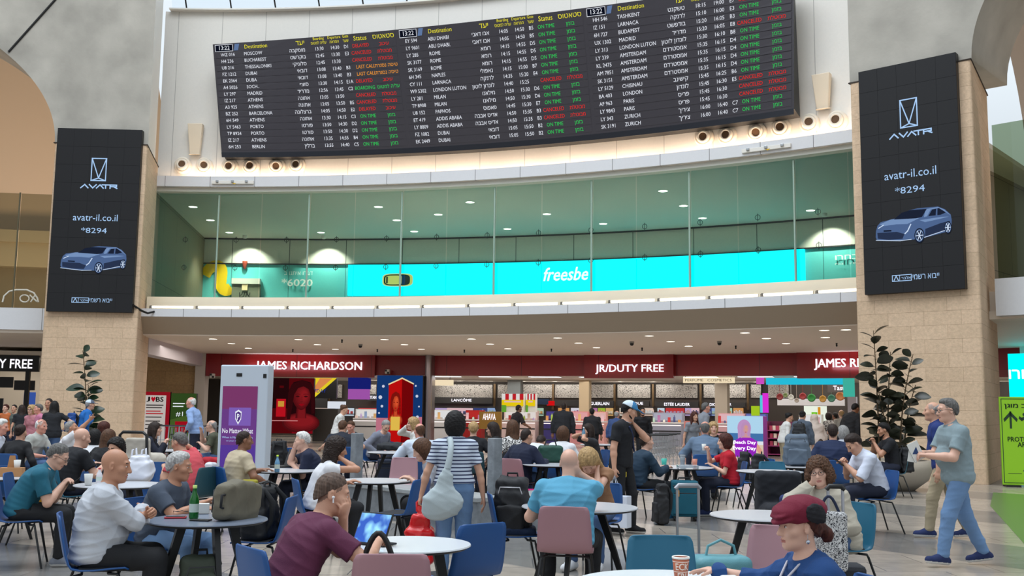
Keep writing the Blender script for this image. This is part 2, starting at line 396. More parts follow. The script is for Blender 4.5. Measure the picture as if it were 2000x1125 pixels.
# window_2: the glass front of the gallery: panes, fins and spider fittings
gw = empty('window_2', pol(36.7, 18, 4.98)); tag(gw, kind='structure')
M_glass = pane('green_tinted_glass', (206, 232, 229))
M_spider = mat('dark_fitting', (40, 46, 46), .4, .6)
def rel(o): o.matrix_parent_inverse = gw.matrix_world.inverted(); return o
bpy.context.view_layer.update()
nP = 14; fx = [427, 509, 604, 692, 786, 872, 968, 1058, 1158, 1243, 1350, 1442, 1556, 1660]
fa = [cylp(px, 470, 36.7)[0] for px in fx]
edges = [-1.45]+fa+[39.0]
for i in range(len(edges)-1):
    p = sheet(36.7, edges[i]+.02, edges[i+1]-.02, 4.95, 9.3, 3); o = rel(p.build('pane', M_glass, gw))
for k, a in enumerate(fa):
    if k % 2 == 0:
        m = MB(); m.tube([pol(36.55, a, 4.98), pol(36.55, a, 9.05)], .035, 8); rel(m.build('fin_rod', mat('pale_green_rod', (168, 190, 176), .3, .4), gw))
for k in range(2*nP+1):                    # spider fittings in two rows
    for z in (6.45, 7.45):
        a = -1.3+k*40.0/(2*nP)
        c = Vector(pol(36.66, a, z)); d = Vector((math.cos(R(a)), -math.sin(R(a)), 0))
        if k % 2:
            m = MB(); nn = 12
            pts = [c+d*.08*math.cos(2*math.pi*q/nn)+Vector((0, 0, .08*math.sin(2*math.pi*q/nn))) for q in range(nn+1)]
            m.tube(pts, .009, 5); m.tube([c-Vector((0, 0, .12)), c+Vector((0, 0, .12))], .009, 5); rel(m.build('spider_fitting', M_spider, gw))
# ledge of the gallery: white edge band, sloped underside, trough
structure(MB().arc(34.0, 34.12, -.75, 38.2, 4.46, 4.72, 40), 'trim_8', M_band)
und = MB(); n = 40
for i in range(n):
    a, b_ = -.9+39.6*i/n, -.9+39.6*(i+1)/n
    und.add([pol(34.0, a, 4.46), pol(34.0, b_, 4.46), pol(34.75, b_, 3.9), pol(34.75, a, 3.9)], [(1, 0, 3, 2)])
    und.add([pol(34.12, a, 4.6), pol(34.12, b_, 4.6), pol(34.95, b_, 4.6), pol(34.95, a, 4.6)], [(0, 1, 2, 3)])
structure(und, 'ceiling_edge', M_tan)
structure(MB().arc(34.85, 35.0, -.85, 38.4, 4.55, 5.2, 40), 'trim_9', mat('cream_parapet', (232, 222, 200), .6))
structure(MB().arc(34.72, 62, -14, 56, 3.9, 4.1, 50), 'ceiling', M_ceil)
for k in range(15):                        # row of tube lights along the ledge
    a = -.45+k*2.56
    e = empty('ledge_tube_light', pol(34.55, a+1.2, 4.83), -R(a+1.2), f'slim tube light in the ledge trough below the gallery glass, {ORD[k]} from the left', 'light', 'tube lights along the gallery ledge')
    m = MB(); m.box((0, .0, .0), (1.36, .05, .035)); m.build('tube', glow('warm_tube', (255, 240, 206), 7.), e)
    m = MB(); m.box((0, .05, 0), (1.4, .04, .09)); m.build('reflector', M_white, e)
    m = MB(); m.box((-.74, .02, -.02), (.05, .2, .12), .5); m.build('bracket', mat('grey_bracket', (110, 108, 104), .5), e)
for k in range(13):
    a = -.2+k*3.0
    e = MB().arc(36.42, 36.52, a, a+2.7, 9.36, 9.42, 3)
    tag(e.build('cove_light', glow('cove_strip', (255, 226, 198), 22.)), f'hidden cove strip washing the white wall below the flight board, {ORD[k]} from the left', 'light', 'cove strips below the flight board')
# round jet nozzles and loudspeakers on the upper wall
M_nozin = mat('brown_nozzle_throat', (96, 66, 36), .7); M_noz = mat('cream_nozzle', (226, 216, 200), .5)
for k, (px, py, dx, dz) in enumerate([(357, 323, .1, .15), (399, 324, .3, 0), (449, 325, .0, -.1), (490, 325, .05, 0), (541, 324, .1, -.35), (580, 323, .0, .05), (1375, 268, .1, -.1), (1420, 265, 0, 0), (1478, 258, .15, -.4), (1525, 250, .2, 0), (1581, 241, .25, .1), (1635, 236, 0, .05)]):
    a, z = cylp(px, py, 36.7); side = 'left' if k < 6 else 'right'; kk = k % 6
    e = empty('air_nozzle', pol(36.70, a, z), -R(a), f'round cream air nozzle {side} under the flight board, {ORD[kk]} of six from left', 'nozzle', 'air nozzles in the white wall')
    Q = Matrix.Rotation(R(90), 4, 'X')
    m = MB(); m.lathe([(.30, -.09), (.30, .05), (.26, .10), (.22, .10), (.20, .05)], n=28, M=Q, cap=False); m.build('flange', M_noz, e)
    Q2 = Matrix.Translation((0, -.06, 0)) @ Matrix.Rotation(dx, 4, 'Z') @ Matrix.Rotation(-dz, 4, 'X') @ Matrix.Rotation(R(90), 4, 'X')
    m = MB(); m.lathe([(.215, -.04), (.215, .06), (.19, .12), (.15, .14), (.125, .13), (.12, .08)], n=28, M=Q2, cap=False); m.build('cup', M_noz, e)
    m = MB(); m.lathe([(.121, .1), (.10, .03), (.02, .02)], n=20, M=Q2); m.build('throat', M_nozin, e)
for k, (p0, p1) in enumerate([((364, 238), (383, 297)), ((1584, 140), (1604, 208))]):
    a, z1 = cylp((p0[0]+p1[0])/2+4, p0[1], 36.3); z0 = cylp((p0[0]+p1[0])/2, p1[1], 36.3)[1]; h = z1-z0
    e = empty('loudspeaker', pol(36.78, a, z0), -R(a), ['tall cream loudspeaker box on the white wall left of the flight board', 'tall cream loudspeaker box on the white wall right of the flight board'][k], 'loudspeaker', None)
    m = MB(); m.add([(-.2, -.1, 0), (.2, -.1, 0), (.17, -.18, .0), (-.17, -.18, 0), (-.27, -.3, h), (.27, -.3, h), (.27, -.05, h), (-.27, -.05, h)], [(0, 3, 2, 1), (4, 5, 6, 7), (3, 4, 5, 2)[::-1], (2, 5, 6, 1)[::-1], (0, 7, 4, 3)[::-1], (1, 6, 7, 0)[::-1]]); m.build('cabinet', mat('cream_speaker', (226, 210, 186), .5), e, bevel=.02)
    m = MB(); m.box((0, -.07, h*.5), (.2, .14, .3)); m.build('bracket', M_white, e)
for k, px in enumerate((455, 1497)):       # small emergency light rails on the edge band
    a, z = cylp(px, 362 if k == 0 else 297, 36.2)
    e = empty('light_rail', pol(36.2, a, 9.43), -R(a), ['white rail with three small spots on the edge band under the left air nozzles', 'white rail with three small spots on the edge band under the right air nozzles'][k], 'light', None)
    m = MB(); m.box((0, -.03, 0), (1.5, .06, .12)); m.build('rail', M_white, e, bevel=.01)
    for q in (-.55, 0, .5):
        m = MB(); m.box((q, -.08, .03), (.09, .05, .08)); m.build('spot', M_chrome, e, bevel=.01)
    m = MB(); m.add([(-.02, -.065, -.03), (.14, -.065, -.03), (.06, -.065, -.08)], [(0, 2, 1)]); m.build('sticker', mat('yellow_sticker', (220, 180, 20)), e)

# ------------------------------------------------------------------ side bays
structure(MB().arc(34.6, 35.0, -16, -5.9, 4.0, 4.72, 12), 'wall_left_parapet', M_band)
structure(MB().arc(35.0, 46, -20, -4.2, 4.05, 4.6, 16), 'floor_left_gallery', M_ceil)
structure(MB().arc(44.0, 44.3, -20, -5.0, 4.6, 8.8, 16), 'wall_left_gallery', mat('olive_beige_wall', (136, 122, 98), .7, var=.06, vscale=.8))
structure(MB().arc(43.2, 44.0, -20, -5.0, 8.2, 8.7, 16), 'wall_left_cornice', mat('sand_cornice', (176, 160, 132), .6))
structure(MB().arc(43.4, 44.0, -20, -5.0, 7.2, 8.2, 16), 'wall_left_cornice_lower', mat('sand_cornice', (176, 160, 132), .6))
vs = MB(); n = 30                         # curved vault shell above the left gallery
for i in range(12):
    t0, t1 = i/12, (i+1)/12
    f = lambda t: (44.2-6.5*t**2.2, 8.7+9*t)
    for k in range(16):
        a0, a1 = -24+20*k/16, -24+20*(k+1)/16
        vs.add([pol(f(t0)[0], a0, f(t0)[1]), pol(f(t0)[0], a1, f(t0)[1]), pol(f(t1)[0], a1, f(t1)[1]), pol(f(t1)[0], a0, f(t1)[1])], [(0, 1, 2, 3)], 0, True)
structure(vs, 'ceiling_left_vault', mat('peach_plaster', (196, 172, 146), .75), merge=True)
g2 = empty('window_3', pol(34.8, -8, 4.72)); tag(g2, kind='structure'); bpy.context.view_layer.update()
for i, (a0, a1) in enumerate([(-12.5, -8.0), (-7.9, -5.6)]):
    o = sheet(34.8, a0, a1, 4.72, 8.6, 3).build('pane', pane('clear_screen_glass', (176, 176, 156)), g2); o.matrix_parent_inverse = g2.matrix_world.inverted()
m = MB(); m.tube([pol(34.75, -7.95, 4.72), pol(34.75, -7.95, 8.62)], .03, 6); o = m.build('post', mat('olive_post', (92, 86, 62), .5), g2); o.matrix_parent_inverse = g2.matrix_world.inverted()
dc = MB()                                   # outline of a car printed on the left glass
def _d(x, y): return pol(34.76, *cylp(x, y, 34.76))
pts = [(5, 590), (8, 578), (18, 569), (32, 566), (52, 566), (66, 572), (73, 582), (75, 590)]
dc.tube([_d(*q) for q in pts], .03, 6); dc.tube([_d(48+9*math.cos(t), 583-7*math.sin(t)) for t in np.linspace(0, 6.28, 14)], .025, 5); dc.tube([_d(60, 590), _d(70, 575)], .025, 5); dc.tube([_d(58, 576), _d(72, 589)], .025, 5)
tag(dc.build('car_decal', mat('white_decal', (214, 210, 196), .6)), 'white car outline decal on the glass of the left gallery', 'decal')
area('vault_uplight', pol(39.5, -10, 5.2), pol(42, -10, 11), 5, 330, (1, .78, .58), sy=1.2)
area('vault_uplight_right', pol(39, 47, 5.2), pol(41, 47, 12), 5, 160, (1, .8, .62), sy=1.2)
# right bay
structure(MB().arc(34.4, 34.9, 42.9, 56, 3.95, 4.85, 12), 'wall_right_parapet', M_band)
structure(MB().arc(34.9, 46, 41.5, 58, 4.1, 4.6, 14), 'floor_right_gallery', M_ceil)
structure(MB().arc(44.0, 44.3, 41, 58, 4.6, 9.2, 14), 'wall_right_gallery', mat('olive_wall', (120, 122, 104), .7))
vs = MB()
for i in range(12):
    t0, t1 = i/12, (i+1)/12
    f = lambda t: (44.2-7.5*t**2.0, 9.2+8.5*t)
    for k in range(16):
        a0, a1 = 40.5+20*k/16, 40.5+20*(k+1)/16
        vs.add([pol(f(t0)[0], a0, f(t0)[1]), pol(f(t0)[0], a1, f(t0)[1]), pol(f(t1)[0], a1, f(t1)[1]), pol(f(t1)[0], a0, f(t1)[1])], [(0, 1, 2, 3)], 0, True)
structure(vs, 'ceiling_right_vault', mat('rose_plaster', (186, 168, 154), .75), merge=True)
g3 = sheet(34.6, 42.95, 50, 4.85, 8.7, 4); structure(g3, 'window_4', pane('smoked_green_glass', (150, 166, 140)))
# walls that close the view at the ground floor behind the pillars
structure(poly_uv(MB(), [pol(46.9, -9.0), pol(46.9, -2.9), pol(47.2, -2.9), pol(47.2, -9.0)], 0, 3.9), 'wall_corridor', brickmat('sandstone_large', (176, 142, 98), (186, 152, 106), (150, 118, 80), 2.2, .62, rough=.7))
structure(poly_uv(MB(), [pol(46.6, -2.95), pol(46.6, -2.4), pol(47.3, -2.4), pol(47.3, -2.95)], 0, 3.9), 'wall_corridor_end', M_plaster)
bb = MB(); p, q = Vector(pol(36.2, -1.75, 3.62)), Vector(pol(46.7, -2.9, 3.62)); d = (q-p)
bb.box((p+q)/2, (d.length, .5, .56), math.atan2(d.y, d.x)); structure(bb, 'ceiling_beam', mat('lilac_white_beam', (205, 196, 200), .6))
# ================================================================== SCREENS AND SIGNS
M_scr = mat('dark_display', (44, 42, 47), .3, emit=.6); M_led = mat('black_led_wall', (30, 30, 32), .6, emit=.14, spec=.25)
W_ = glow('white_lettering', (236, 240, 250), .95); RED_ = glow('red_lettering', (235, 50, 46), .9); GRN_ = glow('green_lettering', (56, 214, 100), .85)
ORA_ = glow('orange_lettering', (246, 160, 60), .95); YEL_ = glow('yellow_lettering', (236, 226, 60), .95); ICE_ = glow('pale_blue_lettering', (170, 205, 245), 1.0)
SIGN_ = glow('lit_white_letters', (248, 244, 255), 1.6)
def fit(mb, body, r, px0, px1, y0, y1, mi=0, out=.05, ext=.0, bold=0., flat=False, ypx=None):
    """set a line of lettering on the wall of radius r so that it fills the given stretch of that wall"""
    V, Fc = glyphs(body, 1.0, ext=ext, bold=bold)
    X = [v[0] for v in V]; Yy = [v[1] for v in V]; xa, xb, ya, yb = min(X), max(X), min(Yy), max(Yy)
    a0, zt = cylp(px0, y0, r-out); a1, zt1 = cylp(px1, y0, r-out); zb = cylp(px0, y1, r-out)[1]
    P = []
    for x, y, z in V:
        P.append(pol(r-out-z, a0+(a1-a0)*(x-xa)/(xb-xa), zb+(zt-zb)*(y-ya)/(yb-ya)))
    return mb.add(P, Fc, mi)
# ---- flight board: one big leaning display in three sheets
rt = lambda a: 34.9+.9*((a-18.5)/17)**2
Z0, Z1 = 10.47, 14.35
BA0, BA1 = 2.28, 33.74
def bm(a, v, out=0.): a = a+v*(-.68+.98*(a-BA0)/(BA1-BA0)); return pol(36.0+(rt(a)-36.0)*v-out, a, Z0+(Z1-Z0)*v)
board = empty('flight_board', pol(36.2, 18, Z0), 0, 'huge dark departures board of three columns leaning from the white wall', 'departures board')
bpy.context.view_layer.update(); BI = board.matrix_world.inverted()
def onboard(o): o.parent = board; o.matrix_parent_inverse = BI; return o
m = MB(); n = 36
for i in range(n):
    a, b_ = BA0+(BA1-BA0)*i/n, BA0+(BA1-BA0)*(i+1)/n
    P = [bm(a, 0), bm(b_, 0), bm(b_, 1), bm(a, 1)]; Q = [pol(36.55, a, Z0-.14), pol(36.55, b_, Z0-.14), pol(36.3, b_, Z1+.05), pol(36.3, a, Z1+.05)]
    m.add(P+Q, [(0, 1, 2, 3)], 0); m.add(P+Q, [(3, 2, 6, 7), (1, 0, 4, 5), (5, 4, 7, 6)], 1)
    if i == 0: m.add(P+Q, [(0, 3, 7, 4)], 1)
    if i == n-1: m.add(P+Q, [(1, 5, 6, 2)], 1)
onboard(m.build('display_panel', [M_scr, M_black]))
m = MB()
for i in range(n):
    a, b_ = BA0+(BA1-BA0)*i/n, BA0+(BA1-BA0)*(i+1)/n
    m.add([bm(a, -.045, .02), bm(b_, -.045, .02), bm(b_, .0, .02), bm(a, .0, .02)], [(0, 1, 2, 3)])
onboard(m.build('bottom_rail', mat('blue_black_rail', (24, 28, 38), .4)))
d1 = [("WZ 016", "MOSCOW", "מוסקבה", "13:30", "14:30", "D1", "D"), ("H4 236", "BUCHAREST", "בוקרשט", "12:45", "13:30", "E3", "C"), ("U8 216", "THESSALONIKI", "סלוניקי", "12:45", "13:30", "", "C"), ("FZ 1212", "DUBAI", "דובאי", "13:08", "13:40", "B3", "L"), ("EK 2364", "DUBA", "דובאי", "13:08", "13:40", "B3", "L"), ("A4 5026", "SOCH..", "סוצ׳י", "13:30", "14:15", "E1A", "D"), ("LY 297", "MADRID", "מדריד", "12:56", "13:45", "C2", "B"), ("IZ 217", "ATHENS", "אתונה", "13:05", "13:50", "", "C"), ("A3 925", "ATHENS", "אתונה", "13:05", "13:50", "B5", "C"), ("BZ 252", "BARCELONA", "ברצלונה", "14:05", "14:50", "E2", "D"), ("6H 549", "ATHENS", "אתונה", "13:30", "14:15", "C3", "O"), ("LY 5463", "PORTO", "פורטו", "13:50", "14:30", "D2", "O"), ("TP 8924", "PORTO", "פורטו", "13:50", "14:30", "D2", "O"), ("IZ 217", "ATHENS", "אתונה", "13:35", "14:35", "B4", "O"), ("6H 253", "BERLIN", "ברלין", "13:55", "14:40", "C5", "O")]
d2 = [("EY 594", "ABU DHABI", "אבו דאבי", "14:05", "14:50", "B5", "O"), ("LY 9601", "ABU DHABI.", "אבו דאבי", "14:05", "14:50", "B5", "O"), ("LY 285", "ROME", "רומא", "14:15", "14:55", "D5", "O"), ("SK 3177", "ROME", "רומא", "14:15", "14:55", "D5", "O"), ("SK 3169", "ROME", "רומא", "14:15", "14:55", "D5", "O"), ("6H 345", "NAPLES", "נאפולי", "14:15", "15:00", "B7", "O"), ("CY 111", "LARNACA", "לרנקה", "14:35", "15:20", "E4", "O"), ("W9 5302", "LONDON LUTON", "לונדון לוטון", "14:40", "15:25", "", "C"), ("LY 281", "MILAN", "מילאנו", "14:50", "15:30", "D6", "O"), ("TP 8908", "MILAN", "מילאנו", "14:50", "15:30", "D6", "O"), ("U8 152", "PAPHOS", "פאפוס", "14:45", "15:30", "E7", "O"), ("ET 419", "ADDIS ABABA", "אדיס אבבה", "14:50", "15:35", "B3", "C"), ("LY 8809", "ADDIS ABABA", "אדיס אבבה", "14:50", "15:35", "B3", "C"), ("FZ 1082", "DUBAI", "דובאי", "15:05", "15:50", "B2", "O"), ("EK 2449", "DUBAI", "דובאי", "15:05", "15:50", "B2", "O")]
d3 = [("HH 546", "TASHKENT", "טשקנט", "18:15", "19:00", "E7", "D"), ("IZ 151", "LARNACA", "לרנקה", "15:10", "16:00", "E3", "O"), ("6H 727", "BUDAPEST", "בודפשט", "15:20", "16:05", "B3", "O"), ("UX 1302", "MADRID", "מדריד", "15:20", "16:05", "E8", "C"), ("LY 313", "LONDON LUTON", "לונדון לוטון", "15:30", "16:10", "B8", "O"), ("LY 339", "AMSTERDAM", "אמסטרדם", "15:35", "16:15", "D4", "O"), ("KL 2475", "AMSTERDAM", "אמסטרדם", "15:35", "16:15", "D4", "O"), ("AM 7851", "AMSTERDAM", "אמסטרדם", "15:35", "16:15", "D4", "O"), ("SK 3151", "AMSTERDAM", "אמסטרדם", "15:35", "16:15", "D4", "O"), ("LY 5129", "CHISINAU", "קישינב", "15:45", "16:25", "B6", "O"), ("BA 403", "LONDON", "לונדון", "15:45", "16:30", "E5", "C"), ("AF 963", "PARIS", "פריס", "15:45", "16:30", "", "C"), ("LY 9843", "PARIS", "פריס", "15:45", "16:30", "", "C"), ("LY 343", "ZURICH", "ציריך", "16:00", "16:40", "C7", "O"), ("SK 3191", "ZURICH", "ציריך", "16:00", "16:40", "C7", "O")]
ST = {'D': ("DELAYED", "עיכוב", 1), 'C': ("CANCELED", "מבוטלת", 1), 'L': ("LAST CALL", "טיסה נסגרת", 3), 'B': ("BOARDING", "עליה למטוס", 2), 'O': ("ON TIME", "בזמן", 2)}
unsh = lambda a: (a+.95*(.68+.98*BA0/(BA1-BA0)))/(1+.95*.98/(BA1-BA0))
pa = [BA0, unsh(cylp(777, 68, 35.1)[0]), unsh(cylp(1143, 30, 35.1)[0]), BA1]
BM = [W_, RED_, GRN_, ORA_, YEL_]
def bput(mb, body, a, v, size, mi, align='LEFT', cond=1., bold=0.):
    V, Fc = glyphs(body, size, align=align, cond=cond, bold=bold)
    mb.add([bm(a+math.degrees(x/35.4), v+y/3.9, .02) for x, y, z in V], Fc, mi)
for p, D in enumerate((d1, d2, d3)):
    A, Wd = pa[p], pa[p+1]-pa[p]; c = lambda f: A+Wd*f
    h = MB(); v = .956
    for k in range(6): h.add([bm(c(.13+.86*k/6), v-.038, .008), bm(c(.13+.86*(k+1)/6), v-.038, .008), bm(c(.13+.86*(k+1)/6), v+.04, .008), bm(c(.13+.86*k/6), v+.04, .008)], [(0, 1, 2, 3)], 5)
    bput(h, "Destination", c(.17), v, .2, 4, cond=.9); bput(h, heb("יעד"), c(.50), v, .24, 4, 'RIGHT')
    for k, (t, u) in enumerate((("Boarding", heb("עליה למטוס")), ("Departure", heb("המראה")), ("Gate", heb("שער")))):
        f = (.575, .66, .722)[k]; bput(h, t, c(f), v+.026, .14, 4, 'CENTER', .8); bput(h, u, c(f), v-.012, .14, 4, 'CENTER', .8)
    bput(h, "Status", c(.80), v, .22, 4, 'CENTER', .9); bput(h, heb("סטאטוס"), c(.925), v, .22, 4, 'CENTER')
    onboard(h.build('header_line', BM+[M_scr]))
    m = MB(); q0, q1, v0, v1 = c(.012), c(.108), .925, .99
    m.add([bm(q0, v0, .012), bm(q1, v0, .012), bm(q1, v1, .012), bm(q0, v1, .012)], [(0, 1, 2, 3)], 1)
    for (x0, x1, y0, y1) in ((q0, q1, v0, v0+.004), (q0, q1, v1-.004, v1), (q0, q0+.025, v0, v1), (q1-.025, q1, v0, v1)):
        m.add([bm(x0, y0, .016), bm(x1, y0, .016), bm(x1, y1, .016), bm(x0, y1, .016)], [(0, 1, 2, 3)], 0)
    bput(m, "13:22", (q0+q1)/2, .957, .21, 0, 'CENTER', .9)
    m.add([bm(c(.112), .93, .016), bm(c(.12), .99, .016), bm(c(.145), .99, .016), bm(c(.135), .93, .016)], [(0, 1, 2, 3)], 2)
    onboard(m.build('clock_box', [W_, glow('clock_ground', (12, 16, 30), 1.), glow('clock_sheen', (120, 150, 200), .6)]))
    for i, (fl_, de, hb, t1, t2, g, s_) in enumerate(D):
        v = .893-i*.0603; m = MB(); sz = .168
        for k in range(6): m.add([bm(c(.01+.98*k/6), v-.027, .008), bm(c(.01+.98*(k+1)/6), v-.027, .008), bm(c(.01+.98*(k+1)/6), v+.027, .008), bm(c(.01+.98*k/6), v+.027, .008)], [(0, 1, 2, 3)], 5)
        bput(m, fl_, c(.04), v, sz, 0, cond=.88, bold=.0); bput(m, de, c(.165), v, sz, 0, cond=.86, bold=.0); bput(m, heb(hb), c(.50), v, sz*1.08, 0, 'RIGHT', .95, .0)
        bput(m, t1, c(.575), v, sz, 0, 'CENTER', .88, 0); bput(m, t2, c(.66), v, sz, 0, 'CENTER', .88, .0)
        if g: bput(m, g, c(.722), v, sz, 0, 'CENTER', .88, .0)
        e, hh, mi = ST[s_]; bput(m, e, c(.80 if mi != 3 else .815), v, sz, mi, 'CENTER', .84, 0); bput(m, heb(hh), c(.925), v, sz, mi, 'CENTER', .95, .0)
        onboard(m.build('flight_row', BM+[M_scr]))

# ---- tall advertising screens on the two pillars
CARW = [glow('car_body_blue', (86, 112, 158), .8), glow('car_light_blue', (130, 160, 206), .8), glow('car_glass_navy', (32, 40, 60), .8), glow('car_white_line', (205, 222, 245), 1.), glow('car_shadow_blue', (46, 58, 86), .8)]
def ell(cx, cy, rx, ry, n=20): return [(cx+rx*math.cos(2*math.pi*k/n), cy+ry*math.sin(2*math.pi*k/n)) for k in range(n)]
def stroke(p, w):
    out = []
    for (a, b) in zip(p[:-1], p[1:]):
        d = Vector((b[0]-a[0], b[1]-a[1])).normalized()*w/2; q = Vector((-d.y, d.x))
        out.append([(a[0]-d.x+q.x, a[1]-d.y+q.y), (a[0]-d.x-q.x, a[1]-d.y-q.y), (b[0]+d.x-q.x, b[1]+d.y-q.y), (b[0]+d.x+q.x, b[1]+d.y+q.y)])
    return out
def adscreen(side, corners):
    """corners: plan points left/right of the display face and its bottom/top"""
    (l, r_, zb, zt) = corners; L3, R3 = Vector((l[0], l[1], zb)), Vector((r_[0], r_[1], zb)); w = (R3-L3).length; h = zt-zb
    T = frame(L3, R3-L3, (0, 0, 1)); e = empty('advertising_screen', L3, 0, f'tall black advertising screen with a blue car on the {side} stone pillar', 'advertising screen')
    bpy.context.view_layer.update(); inv = e.matrix_world.inverted()
    def put(o): o.parent = e; o.matrix_parent_inverse = inv; return o
    m = MB(); m.box((w/2, h/2, -.11), (w, h, .2), M=T); put(m.build('casing', M_black))
    m = MB()
    nx, ny = 5, 10
    for i in range(nx):
        for k in range(ny):
            x0, y0 = w*i/nx+.003, h*k/ny+.003; m.add([T @ Vector(p) for p in ((x0, y0, .002), (x0+w/nx-.006, y0, .002), (x0+w/nx-.006, y0+h/ny-.006, .002), (x0, y0+h/ny-.006, .002))], [(0, 1, 2, 3)])
    m.add([T @ Vector(p) for p in ((0, 0, -.004), (w, 0, -.004), (w, h, -.004), (0, h, -.004))], [(0, 1, 2, 3)])
    put(m.build('led_face', M_led))
    def P(mb, poly, mi, lift):  # poly in fractions of width / height measured from the bottom left
        mb.add([T @ Vector((x*w, y*h, lift)) for x, y in poly], [tuple(range(len(poly)))], mi)
    m = MB()
    def ln(*pts, k=.012):
        for q in stroke([(x*w, y*h) for x, y in pts], k*w): P(m, [(x/w, y/h) for x, y in q], 0, .008)
    ln((.43, .835), (.60, .835), (.60, .713), (.43, .713), (.43, .835)); ln((.43, .835), (.517, .727), (.60, .835)); ln((.517, .727), (.43, .713)); ln((.517, .727), (.60, .713))
    put(m.build('emblem', ICE_))
    m = MB()
    def word(body, x0, x1, y0, y1, mi=0, bold=0., skip=()):
        V, Fc = glyphs(body, 1., bold=bold); X = [v[0] for v in V]; Y = [v[1] for v in V]
        m.add([T @ Vector(((x0+(x1-x0)*(x-min(X))/(max(X)-min(X)))*w, (y0+(y1-y0)*(y-min(Y))/(max(Y)-min(Y)))*h, .008)) for x, y, z in V], Fc, mi)
    for pts in (((.315, .672), (.36, .69), (.40, .672)), ((.415, .69), (.455, .672), (.495, .69)), ((.50, .672), (.54, .69), (.58, .672)), ((.565, .69), (.65, .69)), ((.607, .69), (.607, .672)), ((.66, .672), (.66, .69), (.735, .69), (.735, .681), (.67, .681)), ((.70, .681), (.74, .672))):
        ln(*pts, k=.014)
    word("avatr-il.co.il", .245, .77, .492, .528); word("*8294", .35, .65, .425, .455); word(heb("ייבוא רשמי"), .50, .76, .052, .073, bold=.0)
    word(heb("אלבר"), .385, .48, .056, .068, 0)
    put(m.build('lettering', ICE_))
    m = MB()
    for x0, x1, y0, y1 in ((.29, .49, .048, .051), (.29, .49, .073, .076), (.29, .297, .048, .076), (.483, .49, .048, .076), (.365, .37, .048, .076)): P(m, [(x0, y0), (x1, y0), (x1, y1), (x0, y1)], 0, .008)
    for q in stroke([(.31*w, .053*h), (.332*w, .071*h), (.354*w, .053*h)], .02): P(m, [(x/w, y/h) for x, y in q], 0, .008)
    put(m.build('importer_badge', ICE_))
    m = MB(); fx = lambda x, y: (.135+.765*x/348, .357-.155*y/170)
    def cp(poly, mi, lift): P(m, [fx(*p) for p in poly], mi, lift)
    cp([(0, 120), (2, 90), (10, 65), (25, 50), (75, 42), (110, 38), (160, 8), (200, 3), (290, 6), (320, 22), (345, 50), (348, 75), (345, 110), (335, 125), (225, 145), (175, 148), (110, 148), (60, 142), (5, 135)][::-1], 0, .006)
    cp([(20, 60), (75, 42), (130, 44), (205, 50), (150, 72), (100, 68), (40, 70)][::-1], 1, .008)
    cp([(88, 44), (125, 16), (165, 8), (240, 11), (218, 46), (190, 50)][::-1], 2, .009)
    cp([(246, 46), (264, 17), (295, 14), (324, 38), (300, 46)][::-1], 2, .009); cp([(282, 15), (288, 15), (286, 46), (279, 46)][::-1], 0, .0095)
    cp([(235, 12), (290, 8), (318, 24), (344, 52), (335, 46), (312, 26), (292, 13), (258, 16), (240, 46), (226, 48)][::-1], 1, .0085)
    cp([(8, 100), (100, 104), (135, 118), (125, 140), (60, 138), (10, 128)][::-1], 4, .008); cp([(38, 90), (75, 92), (75, 100), (38, 98)][::-1], 2, .009); cp([(230, 104), (300, 84), (340, 78), (343, 104), (326, 116), (228, 140)][::-1], 4, .0075); cp([(206, 60), (300, 56), (338, 58), (300, 64), (230, 72)][::-1], 1, .0075)
    for q in stroke([(2, 135), (60, 142), (115, 148), (165, 146)], 3)+stroke([(225, 143), (325, 118)], 3)+stroke([(15, 78), (38, 66)], 4)+stroke([(165, 76), (150, 105), (138, 116)], 5): cp(q, 3, .010)
    for cx, cy, rx, ry in ((203, 132, 23, 35), (331, 108, 16, 29)):
        cp(ell(cx, cy, rx, ry)[::-1], 2, .011); cp(ell(cx, cy, rx*.8, ry*.8)[::-1], 1, .012); cp(ell(cx, cy, rx*.68, ry*.68)[::-1], 4, .013)
        for k in range(6):
            t = k*math.pi/3
            for q in stroke([(cx, cy), (cx+rx*.7*math.cos(t), cy+ry*.7*math.sin(t))], 3.5): cp(q, 3, .014)
    put(m.build('car_picture', CARW))
    return e
adscreen('left', (pol(33.12, -5.25), pol(33.12, -.60), 4.5, 10.47))
adscreen('right', (pol(33.0, 38.4), pol(33.0, 42.52), 4.5, 10.2))
for k, (a, d) in enumerate(((-.6, .75), (38.4, -.8))):   # power leads of the screens
    m = MB(); p = Vector(pol(33.15, a, 4.75)); q = Vector(pol(34.0 if k == 0 else 33.9, a+d*.9 if k == 0 else a+d, 4.62))
    m.tube([p, p*.6+q*.4+Vector((0, 0, -.10)), p*.3+q*.7+Vector((0, 0, -.12)), q], .035, 6)
    tag(m.build('power_lead', M_black), ['black power lead from the left advertising screen to the ledge', 'black power lead from the right advertising screen to the ledge'][k], 'cable')

